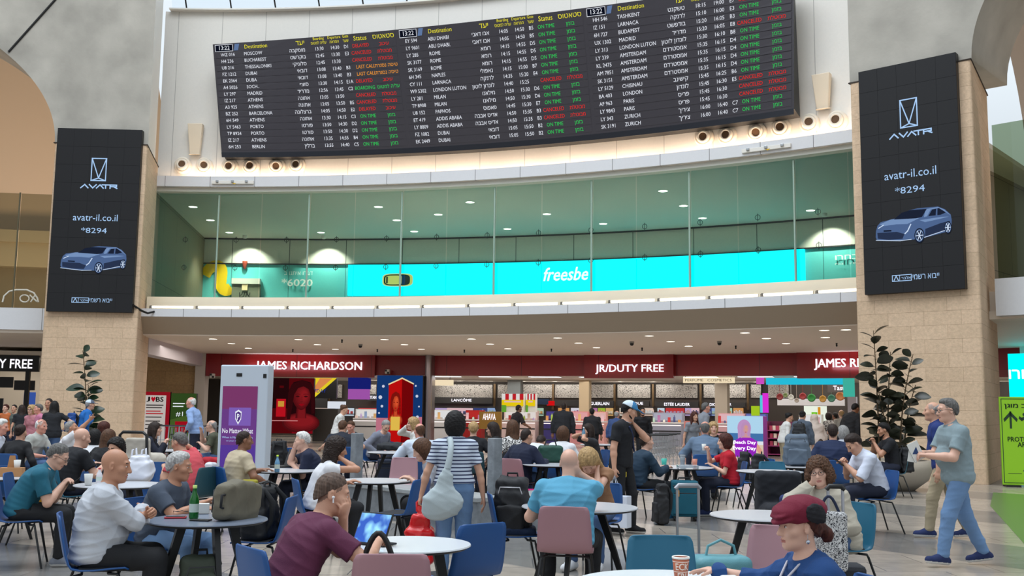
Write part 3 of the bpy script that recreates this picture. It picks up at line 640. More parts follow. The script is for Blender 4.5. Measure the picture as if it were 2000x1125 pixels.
# ---- gallery wall: cyan screen and prints
a0, zt = cylp(680, 517, 46.3); zb = cylp(682, 577, 46.3)[1]; a1 = cylp(1570, 489, 46.3)[0]
e = empty('video_wall', pol(46.4, (a0+a1)/2, zb), 0, 'long glowing cyan video wall behind the gallery glass', 'video wall'); bpy.context.view_layer.update(); VI = e.matrix_world.inverted()
def onv(o, e=e, VI=VI): o.parent = e; o.matrix_parent_inverse = VI; return o
CY_ = glow('cyan_display', (0, 244, 250), 1.45)
onv(MB().arc(46.3, 46.5, a0, a1, zb, zt, 30).build('display', CY_))
m = MB()
def car_top():
    cp = lambda x, y: pol(46.27, ca+math.degrees(x/46.3), cz+y)
    ca, cz = cylp(777, 547, 46.3)
    sq = lambda w, h, ox=0, p=4: [(ox+w*math.copysign(abs(math.cos(t))**(2/p), math.cos(t)), h*math.copysign(abs(math.sin(t))**(2/p), math.sin(t))) for t in np.linspace(0, 2*math.pi, 32, endpoint=False)]
    for poly, mi, o in ((sq(.70, .29), 3, 0), (sq(.68, .27), 0, .005), (sq(.60, .25, -.03), 1, .01), (sq(.40, .20, -.16), 0, .015), ([(.18, -.2), (.33, -.22), (.36, 0), (.33, .22), (.18, .2)], 2, .02), ([(-.52, -.15), (-.44, -.15), (-.44, .15), (-.52, .15)], 1, .022)):
        m.add([pol(46.26-o, ca+math.degrees(x/46.3), cz+y) for x, y in poly], [tuple(range(len(poly)))], mi)
car_top(); onv(m.build('car_seen_from_above', [glow('pale_yellow', (226, 232, 120), .9), glow('dark_line', (40, 60, 50), .8), glow('screen_blue', (30, 70, 100), .8), glow('white_rim', (230, 240, 210), .9)]))
m = MB(); V, Fc = glyphs("freesbe", 1., bold=.02); X = [v[0] for v in V]; Y = [v[1] for v in V]; ca, zc = cylp(1062, 555, 46.3); ca2 = cylp(1150, 545, 46.3)[0]; wd = R(ca2-ca)*46.3/(max(X)-min(X)); hg = .95/(max(Y)-min(Y))
m.add([pol(46.26, ca+math.degrees(((x-min(X))*wd+(y)*.18)/46.3), zc+.12+(y-min(Y))*hg*.62) for x, y, z in V], Fc); onv(m.build('lettering', SIGN_))
m = MB(); fit(m, "*6020", 46.5, 550, 611, 544, 559, bold=.02); fit(m, heb("דברו איתנו ב-"), 46.5, 552, 611, 530, 537); tag(m.build('wall_lettering', mat('pale_print', (238, 248, 244), .6)), 'white phone number lettering on the teal gallery wall', 'lettering')
m = MB(); fit(m, heb("תבחרו"), 46.5, 1631, 1690, 499, 508, bold=.02); m2 = [fit(m, heb("עכשיו | נוח"), 46.5, 1631, 1690, 514, 519)]; tag(m.build('wall_lettering', mat('pale_print', (238, 248, 244), .6)), 'white lettering at the right end of the teal gallery wall', 'lettering')
sqp = [(400, 538), (406, 528), (414, 521), (424, 518), (432, 523), (434, 533), (432, 545), (431, 556), (436, 566), (444, 568), (452, 562)]
for _ in range(2): sqp = [sqp[0]]+[q for a_, b_ in zip(sqp[:-1], sqp[1:]) for q in ((a_[0]*.75+b_[0]*.25, a_[1]*.75+b_[1]*.25), (a_[0]*.25+b_[0]*.75, a_[1]*.25+b_[1]*.75))]+[sqp[-1]]
m = MB(); pts = [cylp(x, y, 46.48) for x, y in sqp]; c3 = []
for i in range(len(pts)):
    p, q = pts[max(i-1, 0)], pts[min(i+1, len(pts)-1)]; dx, dz = (q[0]-p[0])*.81, q[1]-p[1]; l = math.hypot(dx, dz); w = .25
    c3.append((pol(46.47, pts[i][0]-dz/l*w/.81, pts[i][1]+dx/l*w), pol(46.47, pts[i][0]+dz/l*w/.81, pts[i][1]-dx/l*w)))
m.add([p for q in c3 for p in q], [(2*i, 2*i+2, 2*i+3, 2*i+1) for i in range(len(c3)-1)]); tag(m.build('wall_graphic', mat('yellow_print', (240, 200, 10), .5)), 'thick yellow wave painted on the teal gallery wall', 'graphic')
a, zt = cylp(452, 543, 46.2); a_ = cylp(507, 543, 46.2)[0]; zb_ = 4.98
e = empty('door_1', pol(46.35, (a+a_)/2, zb_), 0); tag(e, kind='structure'); bpy.context.view_layer.update(); DI = e.matrix_world.inverted()
def ond(o): o.parent = e; o.matrix_parent_inverse = DI; return o
ond(MB().arc(46.25, 46.5, a, a_, zt-.25, zt, 3).build('door_header', mat('pale_header', (200, 200, 190), .5)))
ond(MB().arc(46.35, 46.5, a, a_, zb_, zt-.25, 3).build('door_leaf', mat('olive_glass_door', (126, 130, 112), .25)))
m = MB(); fit(m, heb("אש"), 46.33, 467, 489, 571, 581); ond(m.build('door_lettering', M_black))
m = MB().arc(46.28, 46.34, cylp(473, 550, 46.3)[0], cylp(484, 550, 46.3)[0], cylp(480, 567, 46.3)[1], cylp(480, 548, 46.3)[1], 2); ond(m.build('door_notice', mat('cream_notice', (228, 206, 160), .6)))
m = MB(); al, az = cylp(478, 517, 46.4); m.lathe([(.02, -.2), (.10, -.06), (.12, .12), (.12, .16)], pol(46.42, al, az), 12); tag(m.build('alarm_bell', mat('rust_red_plastic', (168, 70, 50), .5)), 'small red alarm sounder above the gallery door', 'alarm')

# ---- lamps in the ceilings
SOF = [(416, 662), (452, 671), (485, 680), (583, 663), (620, 673), (655, 682), (751, 663), (790, 673), (823, 682), (921, 662), (957, 672), (992, 681), (1089, 660), (1130, 670), (1165, 679), (1268, 656), (1310, 667), (1345, 676), (1455, 650), (1497, 661), (1535, 671), (1610, 645), (1652, 644), (1612, 659)]
ROWN = ['front', 'middle', 'back']
def downlight(name, p, r, label, group, lit):
    e = empty(name, p, 0, label, 'light', group)
    m = MB(); m.lathe([(r*1.12, -.001), (r*1.12, -.008), (r*.95, -.008), (r*.95, -.002)], n=18, cap=False); m.build('trim_ring', M_white, e)
    m = MB(); m.lathe([(r*.95, -.004), (.001, -.005)], n=18, cap=False); m.build('lens', lit, e)
cnt = [0, 0, 0]
for i, (px, py) in enumerate(SOF):
    p = ground(px, py, 3.9); row = i % 3
    downlight('downlight', p, .15, f'round downlight in the low ceiling over the shopfront, {ORD[cnt[row]]} from left in the {ROWN[row]} row', 'downlights over the shopfront', M_lamp); cnt[row] += 1
GAL = [(377, 404), (411, 430), (448, 454), (627, 454), (739, 404), (775, 430), (809, 452), (991, 447), (1068, 418), (1178, 437), (1295, 373), (1335, 402), (1372, 426), (1583, 411), (856, 419), (918, 395)]
GAL.sort()
for i, (px, py) in enumerate(GAL):
    p = ground(px, py, 9.13)
    downlight('gallery_downlight', p, .17, f'round downlight in the gallery ceiling behind the glass, {ORD[i]} from the left', 'downlights in the gallery ceiling', M_lamp)
    if i % 2 == 0 and i > 1:
        l = bpy.data.lights.new('gallery_spot', 'SPOT'); l.energy = 520; l.color = (1, .88, .7); l.spot_size = R(110); l.spot_blend = .6; l.shadow_soft_size = .15
        o = bpy.data.objects.new('gallery_spot', l); COL.objects.link(o); o.location = p-np.array([0, 0, .08])
for i, px in enumerate((478, 632, 1612)):
    a = cylp(px, 470, 45.6)[0]; e = empty('wall_washer', pol(45.6, a, 9.13), -R(a), f'small bright spot washing the gallery back wall, {ORD[i]} of three from the left', 'light', 'wall washers in the gallery'); m = MB(); m.lathe([(.10, 0), (.10, -.12), (.07, -.14), (.001, -.14)], n=14); m.build('housing', M_white, e)
    l = bpy.data.lights.new('washer_lamp', 'SPOT'); l.energy = 420; l.color = (1, .9, .74); l.spot_size = R(100); l.spot_blend = .5; l.shadow_soft_size = .08
    o = bpy.data.objects.new('washer_lamp', l); COL.objects.link(o); o.location = pol(45.6, a, 8.96); o.rotation_euler = (R(28), 0, -R(a))
for i, (px, py, z) in enumerate([(572, 682, 3.9), (668, 663, 3.9), (737, 682, 3.9), (907, 683, 3.9), (1077, 681, 3.9), (1254, 679, 3.9), (1437, 675, 3.9), (1634, 670, 3.9)]):
    m = MB(); p = ground(px, py, z); m.lathe([(.03, -.0), (.035, -.03), (.02, -.06), (.035, -.10), (.01, -.12)], p, 10); tag(m.build('sprinkler', M_black), f'small dark sprinkler head under the low ceiling, {ORD[i]} from the left', 'sprinkler', 'sprinklers over the shopfront')
for i, (px, py) in enumerate([(704, 672), (1234, 667), (1405, 666)]):
    e = empty('dome_camera', ground(px, py, 3.9), 0, f'dark dome camera under the low ceiling, {ORD[i]} of three from the left', 'camera', 'dome cameras over the shopfront')
    m = MB(); m.lathe([(.08, -.0), (.08, -.05), (.07, -.06)], n=14); m.build('base', mat('grey_plastic', (150, 146, 140), .5), e)
    m = MB(); m.lathe([(.07, -.06), (.062, -.11), (.04, -.135), (.01, -.145)], n=14); m.build('dome', M_black, e)
# the light the soffit downlights give
for a in (2, 10, 18, 26, 34): area('soffit_light', pol(40.5, a, 3.75), pol(40.5, a, 0), 5, 170, (1, .93, .85))
# ================================================================== SHOPS UNDER THE GALLERY
def boxed(name, mb, m, label, cat, group=None, bevel=0.): return tag(mb.build(name, m, bevel=bevel), label, cat, group)
# red fascia of the shop
M_redp = brickmat('red_fascia_panels', (132, 6, 10), (136, 7, 12), (70, 3, 6), 3.4, 40., rough=.35, bumpk=.02, ms=.012, var=.03)
fas = empty('shop_fascia', pol(46.9, 16, 3.0), 0, 'long dark red fascia over the open shopfront under the gallery', 'shop sign'); bpy.context.view_layer.update()
def under(e):
    bpy.context.view_layer.update(); inv = e.matrix_world.inverted()
    def f(o): o.parent = e; o.matrix_parent_inverse = inv; return o
    return f
onf = under(fas)
onf(MB().arc(46.9, 47.05, -2.4, 40, 3.02, 3.9, 40).build('fascia_panel', M_redp))
for nm, b0, b1, z in (('sign_panel', -2.38, 7.0, 2.9), ('sign_panel', 18.58, 23.3, 2.92), ('sign_panel', 29.42, 40, 2.9)):
    onf(MB().arc(46.6, 46.9, b0, b1, z, 3.9, 12).build(nm, M_redp))
for body, x0, x1, y0, y1 in (("JAMES RICHARDSON", 500, 707, 705, 726), ("JR/DUTY FREE", 1163, 1296, 712, 731), ("JAMES RICHARDSON", 1590, 1810, 701, 723)):
    m = MB(); fit(m, body, 46.6, x0, x1, y0, y1, out=.08, ext=.03, bold=.006 if 'JAMES' in body else .0); onf(m.build('lettering', SIGN_))
for a in (2.3, 33.5):                      # light the letters throw on panel and ceiling comes from the letters; wide unseen lamps in front add to it
    area('sign_glow', pol(46.2, a, 3.3), pol(47, a, 4.2), 4, 16, (.86, .84, 1), sy=.2)
# shop shell
M_sceil = mat('shop_ceiling', (224, 214, 200), .6); M_sfloor = mat('shop_floor', (180, 168, 152), .25)
structure(MB().arc(47.05, 59, -6, 44, 3.05, 3.2, 40), 'ceiling_shop', M_sceil)
structure(MB().arc(58.2, 58.5, -14, 44, 0, 3.05, 50), 'wall_shop_back', mat('dark_taupe_wall', (66, 58, 52), .6))
structure(MB().arc(47.0, 58, 40.5, 40.8, 0, 3.05, 2), 'wall_shop_right', M_plaster)
for a in np.linspace(-1, 38, 14):
    area('shop_light', pol(51.5, a, 2.98), pol(51.5, a, 0), 2.6, 62, (1, .95, .9), sy=5)
for a in np.linspace(0, 37, 9): area('shop_wash', pol(56.4, a, 2.9), pol(58.2, a, 2.2), 3.2, 26, (1, .95, .88), sy=.3)
# pattern panels on the back wall
M_pat = mat('leaf_pattern_panel', (190, 176, 156), .35, .2); nt, b, N, L = nodes_of(M_pat)
tc = N('ShaderNodeTexCoord'); vo = N('ShaderNodeTexVoronoi'); vo.inputs['Scale'].default_value = 20; vo.feature = 'DISTANCE_TO_EDGE'; L(tc.outputs['Object'], vo.inputs['Vector'])
nz = N('ShaderNodeTexNoise'); nz.inputs['Scale'].default_value = 9; nz.inputs['Distortion'].default_value = 3; L(tc.outputs['Object'], nz.inputs['Vector'])
mu = N('ShaderNodeMath'); mu.operation = 'MULTIPLY'; L(vo.outputs['Distance'], mu.inputs[0]); mu.inputs[1].default_value = 3.; ad = N('ShaderNodeMath'); L(mu.outputs[0], ad.inputs[0]); L(nz.outputs['Fac'], ad.inputs[1])
cr = N('ShaderNodeValToRGB'); cr.color_ramp.elements[0].position = .60; cr.color_ramp.elements[1].position = .80; cr.color_ramp.elements[0].color = (*lin((40, 36, 34)), 1); cr.color_ramp.elements[1].color = (*lin((206, 200, 192)), 1)
L(ad.outputs[0], cr.inputs[0]); L(cr.outputs[0], b.inputs['Base Color'])
def wallbox(px0, px1, y0, y1, r, t=.1):
    a0, zt = cylp(px0, y0, r); a1 = cylp(px1, y0, r)[0]; zb = cylp((px0+px1)/2, y1, r)[1]; zt = cylp((px0+px1)/2, y0, r)[1]
    return MB().arc(r, r+t, a0, a1, max(zb, 0), zt, 3), (a0, a1, max(zb, 0), zt)
PATS = [(590, 640), (648, 668), (700, 735), (850, 962), (972, 992), (1022, 1078), (1084, 1132), (1150, 1198), (1206, 1270), (1281, 1362), (1374, 1396), (1420, 1456), (1466, 1486), (1500, 1540)]
for i, (x0, x1) in enumerate(PATS):
    m, _ = wallbox(x0, x1, 751-.0*x0, 777, 58.0); boxed('pattern_panel', m, M_pat, f'leaf patterned metal panel high on the back wall of the shop, {ORD[i]} from the left', 'wall panel', 'leaf patterned panels in the shop')
for i, px in enumerate((643, 846, 966, 1080, 1200, 1275, 1368, 1460)):   # slim gold fins between panels
    m, _ = wallbox(px-2, px+2, 750, 800, 57.8); boxed('wall_fin', m, mat('dark_gold_fin', (104, 82, 54), .4, .5), f'slim dark gold fin between the patterned panels, {ORD[i]} from the left', 'trim', 'gold fins in the shop')
M_sign = mat('sign_charcoal', (46, 44, 44), .5)
def brand(px0, px1, y0, y1, t, tx0, tx1, ty0, ty1, label, r=57.6, bg=None, mi=None, bold=.01):
    m, _ = wallbox(px0, px1, y0, y1, r, .2); e = empty('shop_sign', pol(r, _[0], _[2]), 0, label, 'sign'); f = under(e); f(m.build('sign_board', bg or M_sign))
    if t: m = MB(); fit(m, t, r, tx0, tx1, ty0, ty1, out=.03, bold=bold); f(m.build('lettering', mi or SIGN_))
    return e
brand(846, 962, 776, 788, "LANCÔME", 882, 921, 777.5, 784, 'charcoal sign band with white seven-letter name left of the gold sign')
brand(1150, 1198, 783, 794, "GUERLAIN", 1153, 1190, 785, 791, 'charcoal sign band with white name right of the cream column')
brand(1206, 1268, 783, 793, "CLINIQUE", 1216, 1256, 785, 791, 'charcoal sign band behind the man in the blue cap')
brand(1280, 1364, 784, 794, "ESTÉE LAUDER", 1297, 1347, 785, 792.5, 'charcoal sign band with white two-word name')
brand(1374, 1456, 786, 795, "DIOR", 1386, 1403, 787, 793, 'charcoal sign band with the short white name, at the right'); 
m = MB(); fit(m, "DIOR", 57.6, 1416, 1428, 787, 793, out=.03); tag(m.build('sign_lettering', SIGN_), 'small second short name beside the charcoal sign band', 'lettering')
brand(1083, 1132, 782, 793, None, 0, 0, 0, 0, 'plain charcoal sign band left of the cream column')
brand(1026, 1072, 779, 790, None, 0, 0, 0, 0, 'navy sign band right of the yellow striped display', bg=mat('navy_sign', (20, 40, 70), .4))
brand(1068, 1090, 783, 792, None, 0, 0, 0, 0, 'small bright red sign on the shop back wall', bg=glow('red_lightbox', (214, 20, 24), .9))
brand(718, 736, 770, 783, "TITAN", 720, 735, 773, 779, 'charcoal sign half hidden by the blue poster column')
brand(575, 640, 768, 795, None, 0, 0, 0, 0, 'plain charcoal back wall board behind the counter')
# back wall shelves with lit displays
cols = ['f2d8c8', 'c8b0e0', '9ab4e0', 'e8e4f0', 'e6b878', 'd8e8f4', 'f0c8d0', 'b8d8c0', 'c080b0', 'f4f0e0', 'd04040', '404a80', 'e0a060', 'a8c840']
segs = [(600, 640), (655, 690), (700, 735), (850, 872), (873, 922), (925, 950), (952, 966), (1030, 1060), (1090, 1110), (1115, 1140), (1150, 1165), (1168, 1180), (1183, 1196), (1210, 1240), (1256, 1275), (1284, 1296), (1300, 1335), (1338, 1348), (1350, 1364), (1376, 1388), (1390, 1404), (1408, 1428), (1432, 1450), (1468, 1480)]
lb = ['pale pink', 'lilac', 'sky blue', 'white', 'amber', 'ice blue', 'rose', 'mint', 'magenta', 'cream', 'red', 'indigo', 'orange', 'lime green']
for i, (x0, x1) in enumerate(segs):
    c = i*5 % 14; m, bb_ = wallbox(x0, x1, 796, 812, 57.7, .25)
    g_ = MB()
    for q in range(5): u = x0+(x1-x0)*(q+.5)/5; m3, _ = wallbox(u-(x1-x0)*.06, u+(x1-x0)*.06, 803-(q*i)%4, 808, 57.55, .1); g_.add(m3.v, m3.f)
    sh_, _ = wallbox(x0, x1, 808, 809.5, 57.5, .2); sh2, _ = wallbox(x0-1, x1+1, 794.5, 797, 57.6, .2)
    dsp = boxed('wall_display', m, glow('display_'+lb[c].replace(' ', '_'), cols[c], .75), f'glowing {lb[c]} wall display at the back of the shop, {ORD[i]+" from the left" if i < 12 else ORD[len(segs)-1-i]+" from the right"}', 'display', 'glowing wall displays in the shop')
    f = under(dsp); f(g_.build('goods_row', mat('goods_'+lb[(c+5) % 14].replace(' ', '_'), cols[(c+5) % 14], .4))); f(sh_.build('shelf_board', M_dark)); f(sh2.build('header', M_sign))
# columns
for i, (x0, x1, y0, c) in enumerate(((991, 1016, 737, (132, 140, 140)), (1131, 1150, 748, (206, 186, 150)), (1396, 1420, 752, (180, 168, 150)))):
    a0, a1 = cylp(x0, 770, 54)[0], cylp(x1, 770, 54)[0]; structure(MB().arc(54, 54.6, a0, a1, 0, 3.05, 2), f'pillar_shop_{i+1}', mat(f'column_paint_{i}', c, .5))
# gold sign
e = brand(936, 979, 804, 838, "AHAVA", 943, 968, 807.5, 820, 'square gold sign with tall white letters on the shop counter', r=50, bg=mat('gold_sign', (160, 120, 50), .4, .3), bold=0)
# light panels and small spots in the shop ceiling
for k in range(12):
    a = 7.6+k*2.75; e = empty('ceiling_panel_light', pol(48.6, a, 3.05), -R(a), f'flat white light panel in the shop ceiling, {ORD[k]} from the left', 'light', 'light panels in the shop ceiling')
    m = MB(); m.box((0, 0, -.012), (1.5, .6, .022)); m.build('frame', M_white, e); m = MB(); m.box((0, 0, -.026), (1.4, .52, .006)); m.build('diffuser', M_cool, e)
for k in range(18):
    a = 7.4+k*1.75; downlight('spotlight', pol(56.6, a, 3.05), .13, f'small spot over the patterned wall panels, {ORD[k]} from the left', 'spots over the patterned panels', M_lamp)
# hanging lit signs
for i, (x0, x1, y0, y1, t) in enumerate(((842, 884, 742, 753, None), (1334, 1433, 737, 748, "PERFUME   COSMETICS"))):
    e = brand(x0, x1, y0, y1, t, x0+4, x1-4, y0+3, y1-3, ['glowing cream hanging sign left of the column, unlettered from here', 'glowing cream hanging sign with two brown words'][i], r=48.2, bg=glow('cream_lightbox', (246, 226, 190), .95), mi=mat('brown_letters', (96, 70, 46), .5), bold=0)
    f = under(e)
    for px in (x0+5, x1-5):
        a, z = cylp(px, y0, 48.3); f(MB().tube([pol(48.3, a, z), pol(48.3, a, 3.05)], .012, 5).build('rod', M_black))
# yellow striped cabin display
def stripes(x0, x1, y0, y1, r, name, label):
    e = empty(name, pol(r, cylp(x0, y1, r)[0], 0), 0, label, 'display'); f = under(e)
    m, bb_ = wallbox(x0, x1, y0, y1, r, .5); f(m.build('back_board', mat('white_display', (236, 236, 228), .5)))
    n = 6
    for k in range(n):
        u0, u1 = x0+(x1-x0)*k/n, x0+(x1-x0)*(k+1)/n; m, _ = wallbox(u0, u1, y0, y0+12, r-.06, .05); f(m.build('awning_stripe', glow('stripe_red', (214, 40, 50), .7) if k % 2 else glow('stripe_white', (240, 236, 232), .8)))
    m, _ = wallbox(x0, x1, y0+12, y0+24, r-.06, .05); f(m.build('yellow_panel', glow('display_yellow', (242, 210, 20), .85)))
    m, _ = wallbox(x0+5, x1-5, y0+14, y0+17, r-.1, .03); f(m.build('text_band', glow('band_pink', (240, 200, 190), .8)))
    m, _ = wallbox(x0, x0+(x1-x0)*.2, y0+22, y1, r-.07, .05); f(m.build('green_panel', glow('display_green', (110, 180, 60), .7)))
stripes(980, 1022, 769, 805, 51, 'display_booth', 'white display board with red striped awning and yellow panel, the wider one')
stripes(1027, 1045, 769, 805, 51.4, 'display_booth', 'narrow display board with red striped awning and yellow panel')
# tall posters
def poster(name, label, px0, px1, y0, y1, r, paint, cat='poster', depth=.25, edge=None):
    """free-standing lit panel; paint(put) lays flat printed shapes in fractions of the panel, origin bottom left"""
    a0, zt = cylp(px0, y0, r); a1 = cylp(px1, y0, r)[0]; zb = max(0.0, cylp(px0, y1, r)[1]); pl, pr = Vector(pol(r, a0, zb)), Vector(pol(r, a1, zb)); w = (pr-pl).length; h = zt-zb
    T = frame(pl, pr-pl, (0, 0, 1)); e = empty(name, (pl+pr)/2, 0, label, cat); f = under(e)
    m = MB(); m.box((w/2, h/2, -depth/2), (w, h, depth), M=T); f(m.build('frame', edge or M_dark, bevel=.01))
    layers = {}
    def put(part, poly, m_, lift):
        mb, ms = layers.setdefault(part, (MB(), []))
        if m_ not in ms: ms.append(m_)
        P = [T @ Vector((x*w, y*h, .004+lift*.003)) for x, y in poly]
        n = (P[1]-P[0]).cross(P[2]-P[1]); Q = P if True else P[::-1]
        mb.add(Q, [tuple(range(len(Q)))], ms.index(m_))
    def txt(part, body, x0, x1, y0, y1, m_, bold=0.):
        V, Fc = glyphs(body, 1., bold=bold); X = [v[0] for v in V]; Y = [v[1] for v in V]; mb, ms = layers.setdefault(part, (MB(), []))
        if m_ not in ms: ms.append(m_)
        mb.add([T @ Vector(((x0+(x1-x0)*(v[0]-min(X))/(max(X)-min(X)))*w, (y0+(y1-y0)*(v[1]-min(Y))/(max(Y)-min(Y)))*h, .03)) for v in V], Fc, ms.index(m_))
    paint(put, txt, w, h)
    for part, (mb, ms) in layers.items(): f(mb.build(part, ms))
    return e
RC = lambda x0, y0, x1, y1: [(x0, y0), (x1, y0), (x1, y1), (x0, y1)]
def mixmat(m0, m1, t):
    c0, c1 = (m.node_tree.nodes['Emission'].inputs[0].default_value if 'Emission' in m.node_tree.nodes else m.node_tree.nodes['Principled BSDF'].inputs['Base Color'].default_value for m in (m0, m1)); nm = f'{m0.name}_to_{m1.name}_{int(t*100)}'
    if nm in MATS: return MATS[nm]
    m = glow(nm, (0, 0, 0), .85); m.node_tree.nodes['Emission'].inputs[0].default_value = [c0[i]*(1-t)+c1[i]*t for i in range(4)]; return m
def face(put, cx, cy, rx, ry, skin, shade, dark, lips, lift=3, asp=1.):
    """a softly printed portrait: nested shapes that blend from the hair into the lit cheek"""
    sk = lambda t: mixmat(dark, skin, t)
    put('portrait', [(cx+u*rx, cy+v*ry) for u, v in ((-1.25, -1.9), (1.3, -1.9), (1.3, -.6), (1.2, .5), (.8, 1.1), (0, 1.28), (-.8, 1.1), (-1.2, .5), (-1.2, -.6))], sk(.0), lift-2)
    for k in range(5): put('portrait', ell(cx+.02*rx*k, cy-ry*1.95+.04*ry*k, rx*(1.75-.16*k), ry*(.75-.09*k)), sk(.25+.17*k), lift-.9+.15*k)
    for k in range(4): put('portrait', [(cx-rx*(.5-.08*k), cy-ry*1.6), (cx+rx*(.5-.04*k), cy-ry*1.6), (cx+rx*(.42-.04*k), cy-ry*.6), (cx-rx*(.42-.08*k), cy-ry*.6)], sk(.2+.18*k), lift-.2+.1*k)
    for k in range(7):
        q = 1-.11*k; put('portrait', [(cx+.04*rx*k+.84*rx*q*math.cos(t)*(1 if math.sin(t) > -.1 else 1-.28*abs(math.sin(t))**2), cy+.02*ry*k+ry*q*math.sin(t)) for t in np.linspace(0, 2*math.pi, 30, endpoint=False)], sk(.30+.70*k/6), lift+.3+.12*k)
    put('portrait', [(cx+u*rx, cy+v*ry) for u, v in ((-1.3, -1.7), (-1.25, .3), (-.95, .95), (0, 1.27), (.9, 1.0), (1.2, .4), (1.25, -1.2), (.98, -1.3), (.86, .15), (.62, .60), (.15, .80), (-.35, .66), (-.70, .15), (-.80, -.6), (-1.0, -1.7))], sk(.06), lift+1.25)
    L_ = lift+1.3; dk = sk(.12)
    for sx_ in (-.36, .40):
        put('portrait', [(cx+sx_*rx+u*rx*.20, cy+.03*ry+v*ry*.075) for u, v in ((-1, 0), (-.3, -.8), (.5, -.7), (1, .1), (.4, .9), (-.4, .9))], dk, L_); put('portrait', [(cx+sx_*rx+u*rx*.24, cy+.2*ry+v*ry*.04) for u, v in ((-1, -.6), (0, .2), (1, -.5), (1, .4), (0, 1.2), (-1, .3))], sk(.2), L_)
    put('portrait', [(cx-rx*.14, cy-ry*.33), (cx+rx*.02, cy-ry*.38), (cx+rx*.20, cy-ry*.33), (cx+rx*.08, cy-ry*.25), (cx+rx*.1, cy+ry*.05), (cx-rx*.02, cy+ry*.05)], sk(.78), L_); put('portrait', [(cx-rx*.14, cy-ry*.34), (cx+rx*.03, cy-ry*.40), (cx+rx*.20, cy-ry*.34), (cx+rx*.03, cy-ry*.35)], sk(.35), L_+.1)
    put('portrait', [(cx-rx*.26, cy-ry*.57), (cx-rx*.05, cy-ry*.50), (cx+rx*.03, cy-ry*.52), (cx+rx*.11, cy-ry*.50), (cx+rx*.32, cy-ry*.57), (cx+rx*.03, cy-ry*.70)], lips, L_)
def p_red(put, txt, w, h):
    r1, r2, r3, r4 = glow('poster_deep_red', (86, 8, 14), .8), glow('poster_red', (196, 20, 34), .8), glow('poster_face_red', (142, 28, 34), .8), glow('poster_black_red', (36, 8, 12), .8)
    put('print', RC(0, 0, 1, 1), r1, 0); put('print', RC(.0, .45, .42, 1), r4, .5); put('print', [(.52, 0), (1, 0), (1, .3), (.6, .26)], glow('poster_red_dim', (130, 12, 26), .8), .6)
    face(put, .72, .66, .25, .24, glow('poster_face_red', (190, 40, 46), .85), r1, r4, glow('poster_lips', (150, 12, 26), .8))
    put('bottle', RC(.14, .3, .36, .62), r2, 2); put('bottle', RC(.18, .48, .32, .58), glow('bottle_label', (216, 160, 60), .8), 3); put('bottle', RC(.17, .62, .33, .82), r4, 2); put('bottle', RC(.2, .82, .3, .86), r1, 3)
    put('caption', RC(.0, .22, .65, .235), glow('caption_pink', (226, 150, 150), .8), 3)
poster('perfume_poster', 'tall dark red perfume poster with a woman beside a red bottle', 530, 614, 738, 846, 47.4, p_red)
def p_boke(put, txt, w, h):
    b1, b2, b3, rd, dr = glow('boke_blue', (22, 60, 120), .8), glow('boke_pink', (214, 130, 150), .7), glow('boke_white', (220, 225, 245), .8), glow('box_red', (196, 16, 16), .85), glow('box_dark_red', (120, 6, 10), .85)
    put('print', RC(0, 0, 1, 1), b1, 0); put('print', RC(0, .12, .3, .38), b2, .4); put('print', RC(.72, .15, 1, .4), b2, .4)
    for x, y, r in ((.14, .84, .03), (.08, .68, .04), (.88, .7, .03), (.9, .4, .03), (.06, .45, .02), (.85, .85, .02), (.93, .55, .018), (.12, .55, .028)): put('print', ell(x, y, r, r*w/h), b3, 1)
    put('red_box', [(.26, .05), (.55, .02), (.55, .96), (.26, .87)], rd, 2); put('red_box', [(.55, .02), (.8, .06), (.8, .88), (.55, .96)], dr, 2); put('red_box', stroke([(.26, .87), (.55, .96), (.8, .88)], .02)[0], glow('box_edge', (240, 220, 170), .9), 3); put('red_box', stroke([(.55, .96), (.8, .88)], .02)[0], glow('box_edge', (240, 220, 170), .9), 3)
    face(put, .42, .60, .09, .13, glow('portrait_orange', (232, 90, 50), .85), rd, dr, rd, 4); put('golden_label', RC(.32, .2, .52, .40), glow('label_gold', (230, 190, 80), .9), 6)
poster('poster_column', 'tall blue poster column with a red box and white light dots', 737, 826, 733, 900, 46.0, p_boke, 'poster', depth=1.2)
structure(poly_uv(MB(), rounded([pol(46.3, cylp(827, 780, 46.3)[0]), pol(46.3, cylp(841, 780, 46.3)[0]), pol(47.2, cylp(841, 780, 46.3)[0]), pol(47.2, cylp(827, 780, 46.3)[0])], .2), 0, 3.9), 'pillar_mirror', mat('polished_metal_column', (150, 140, 140), .25, .8))
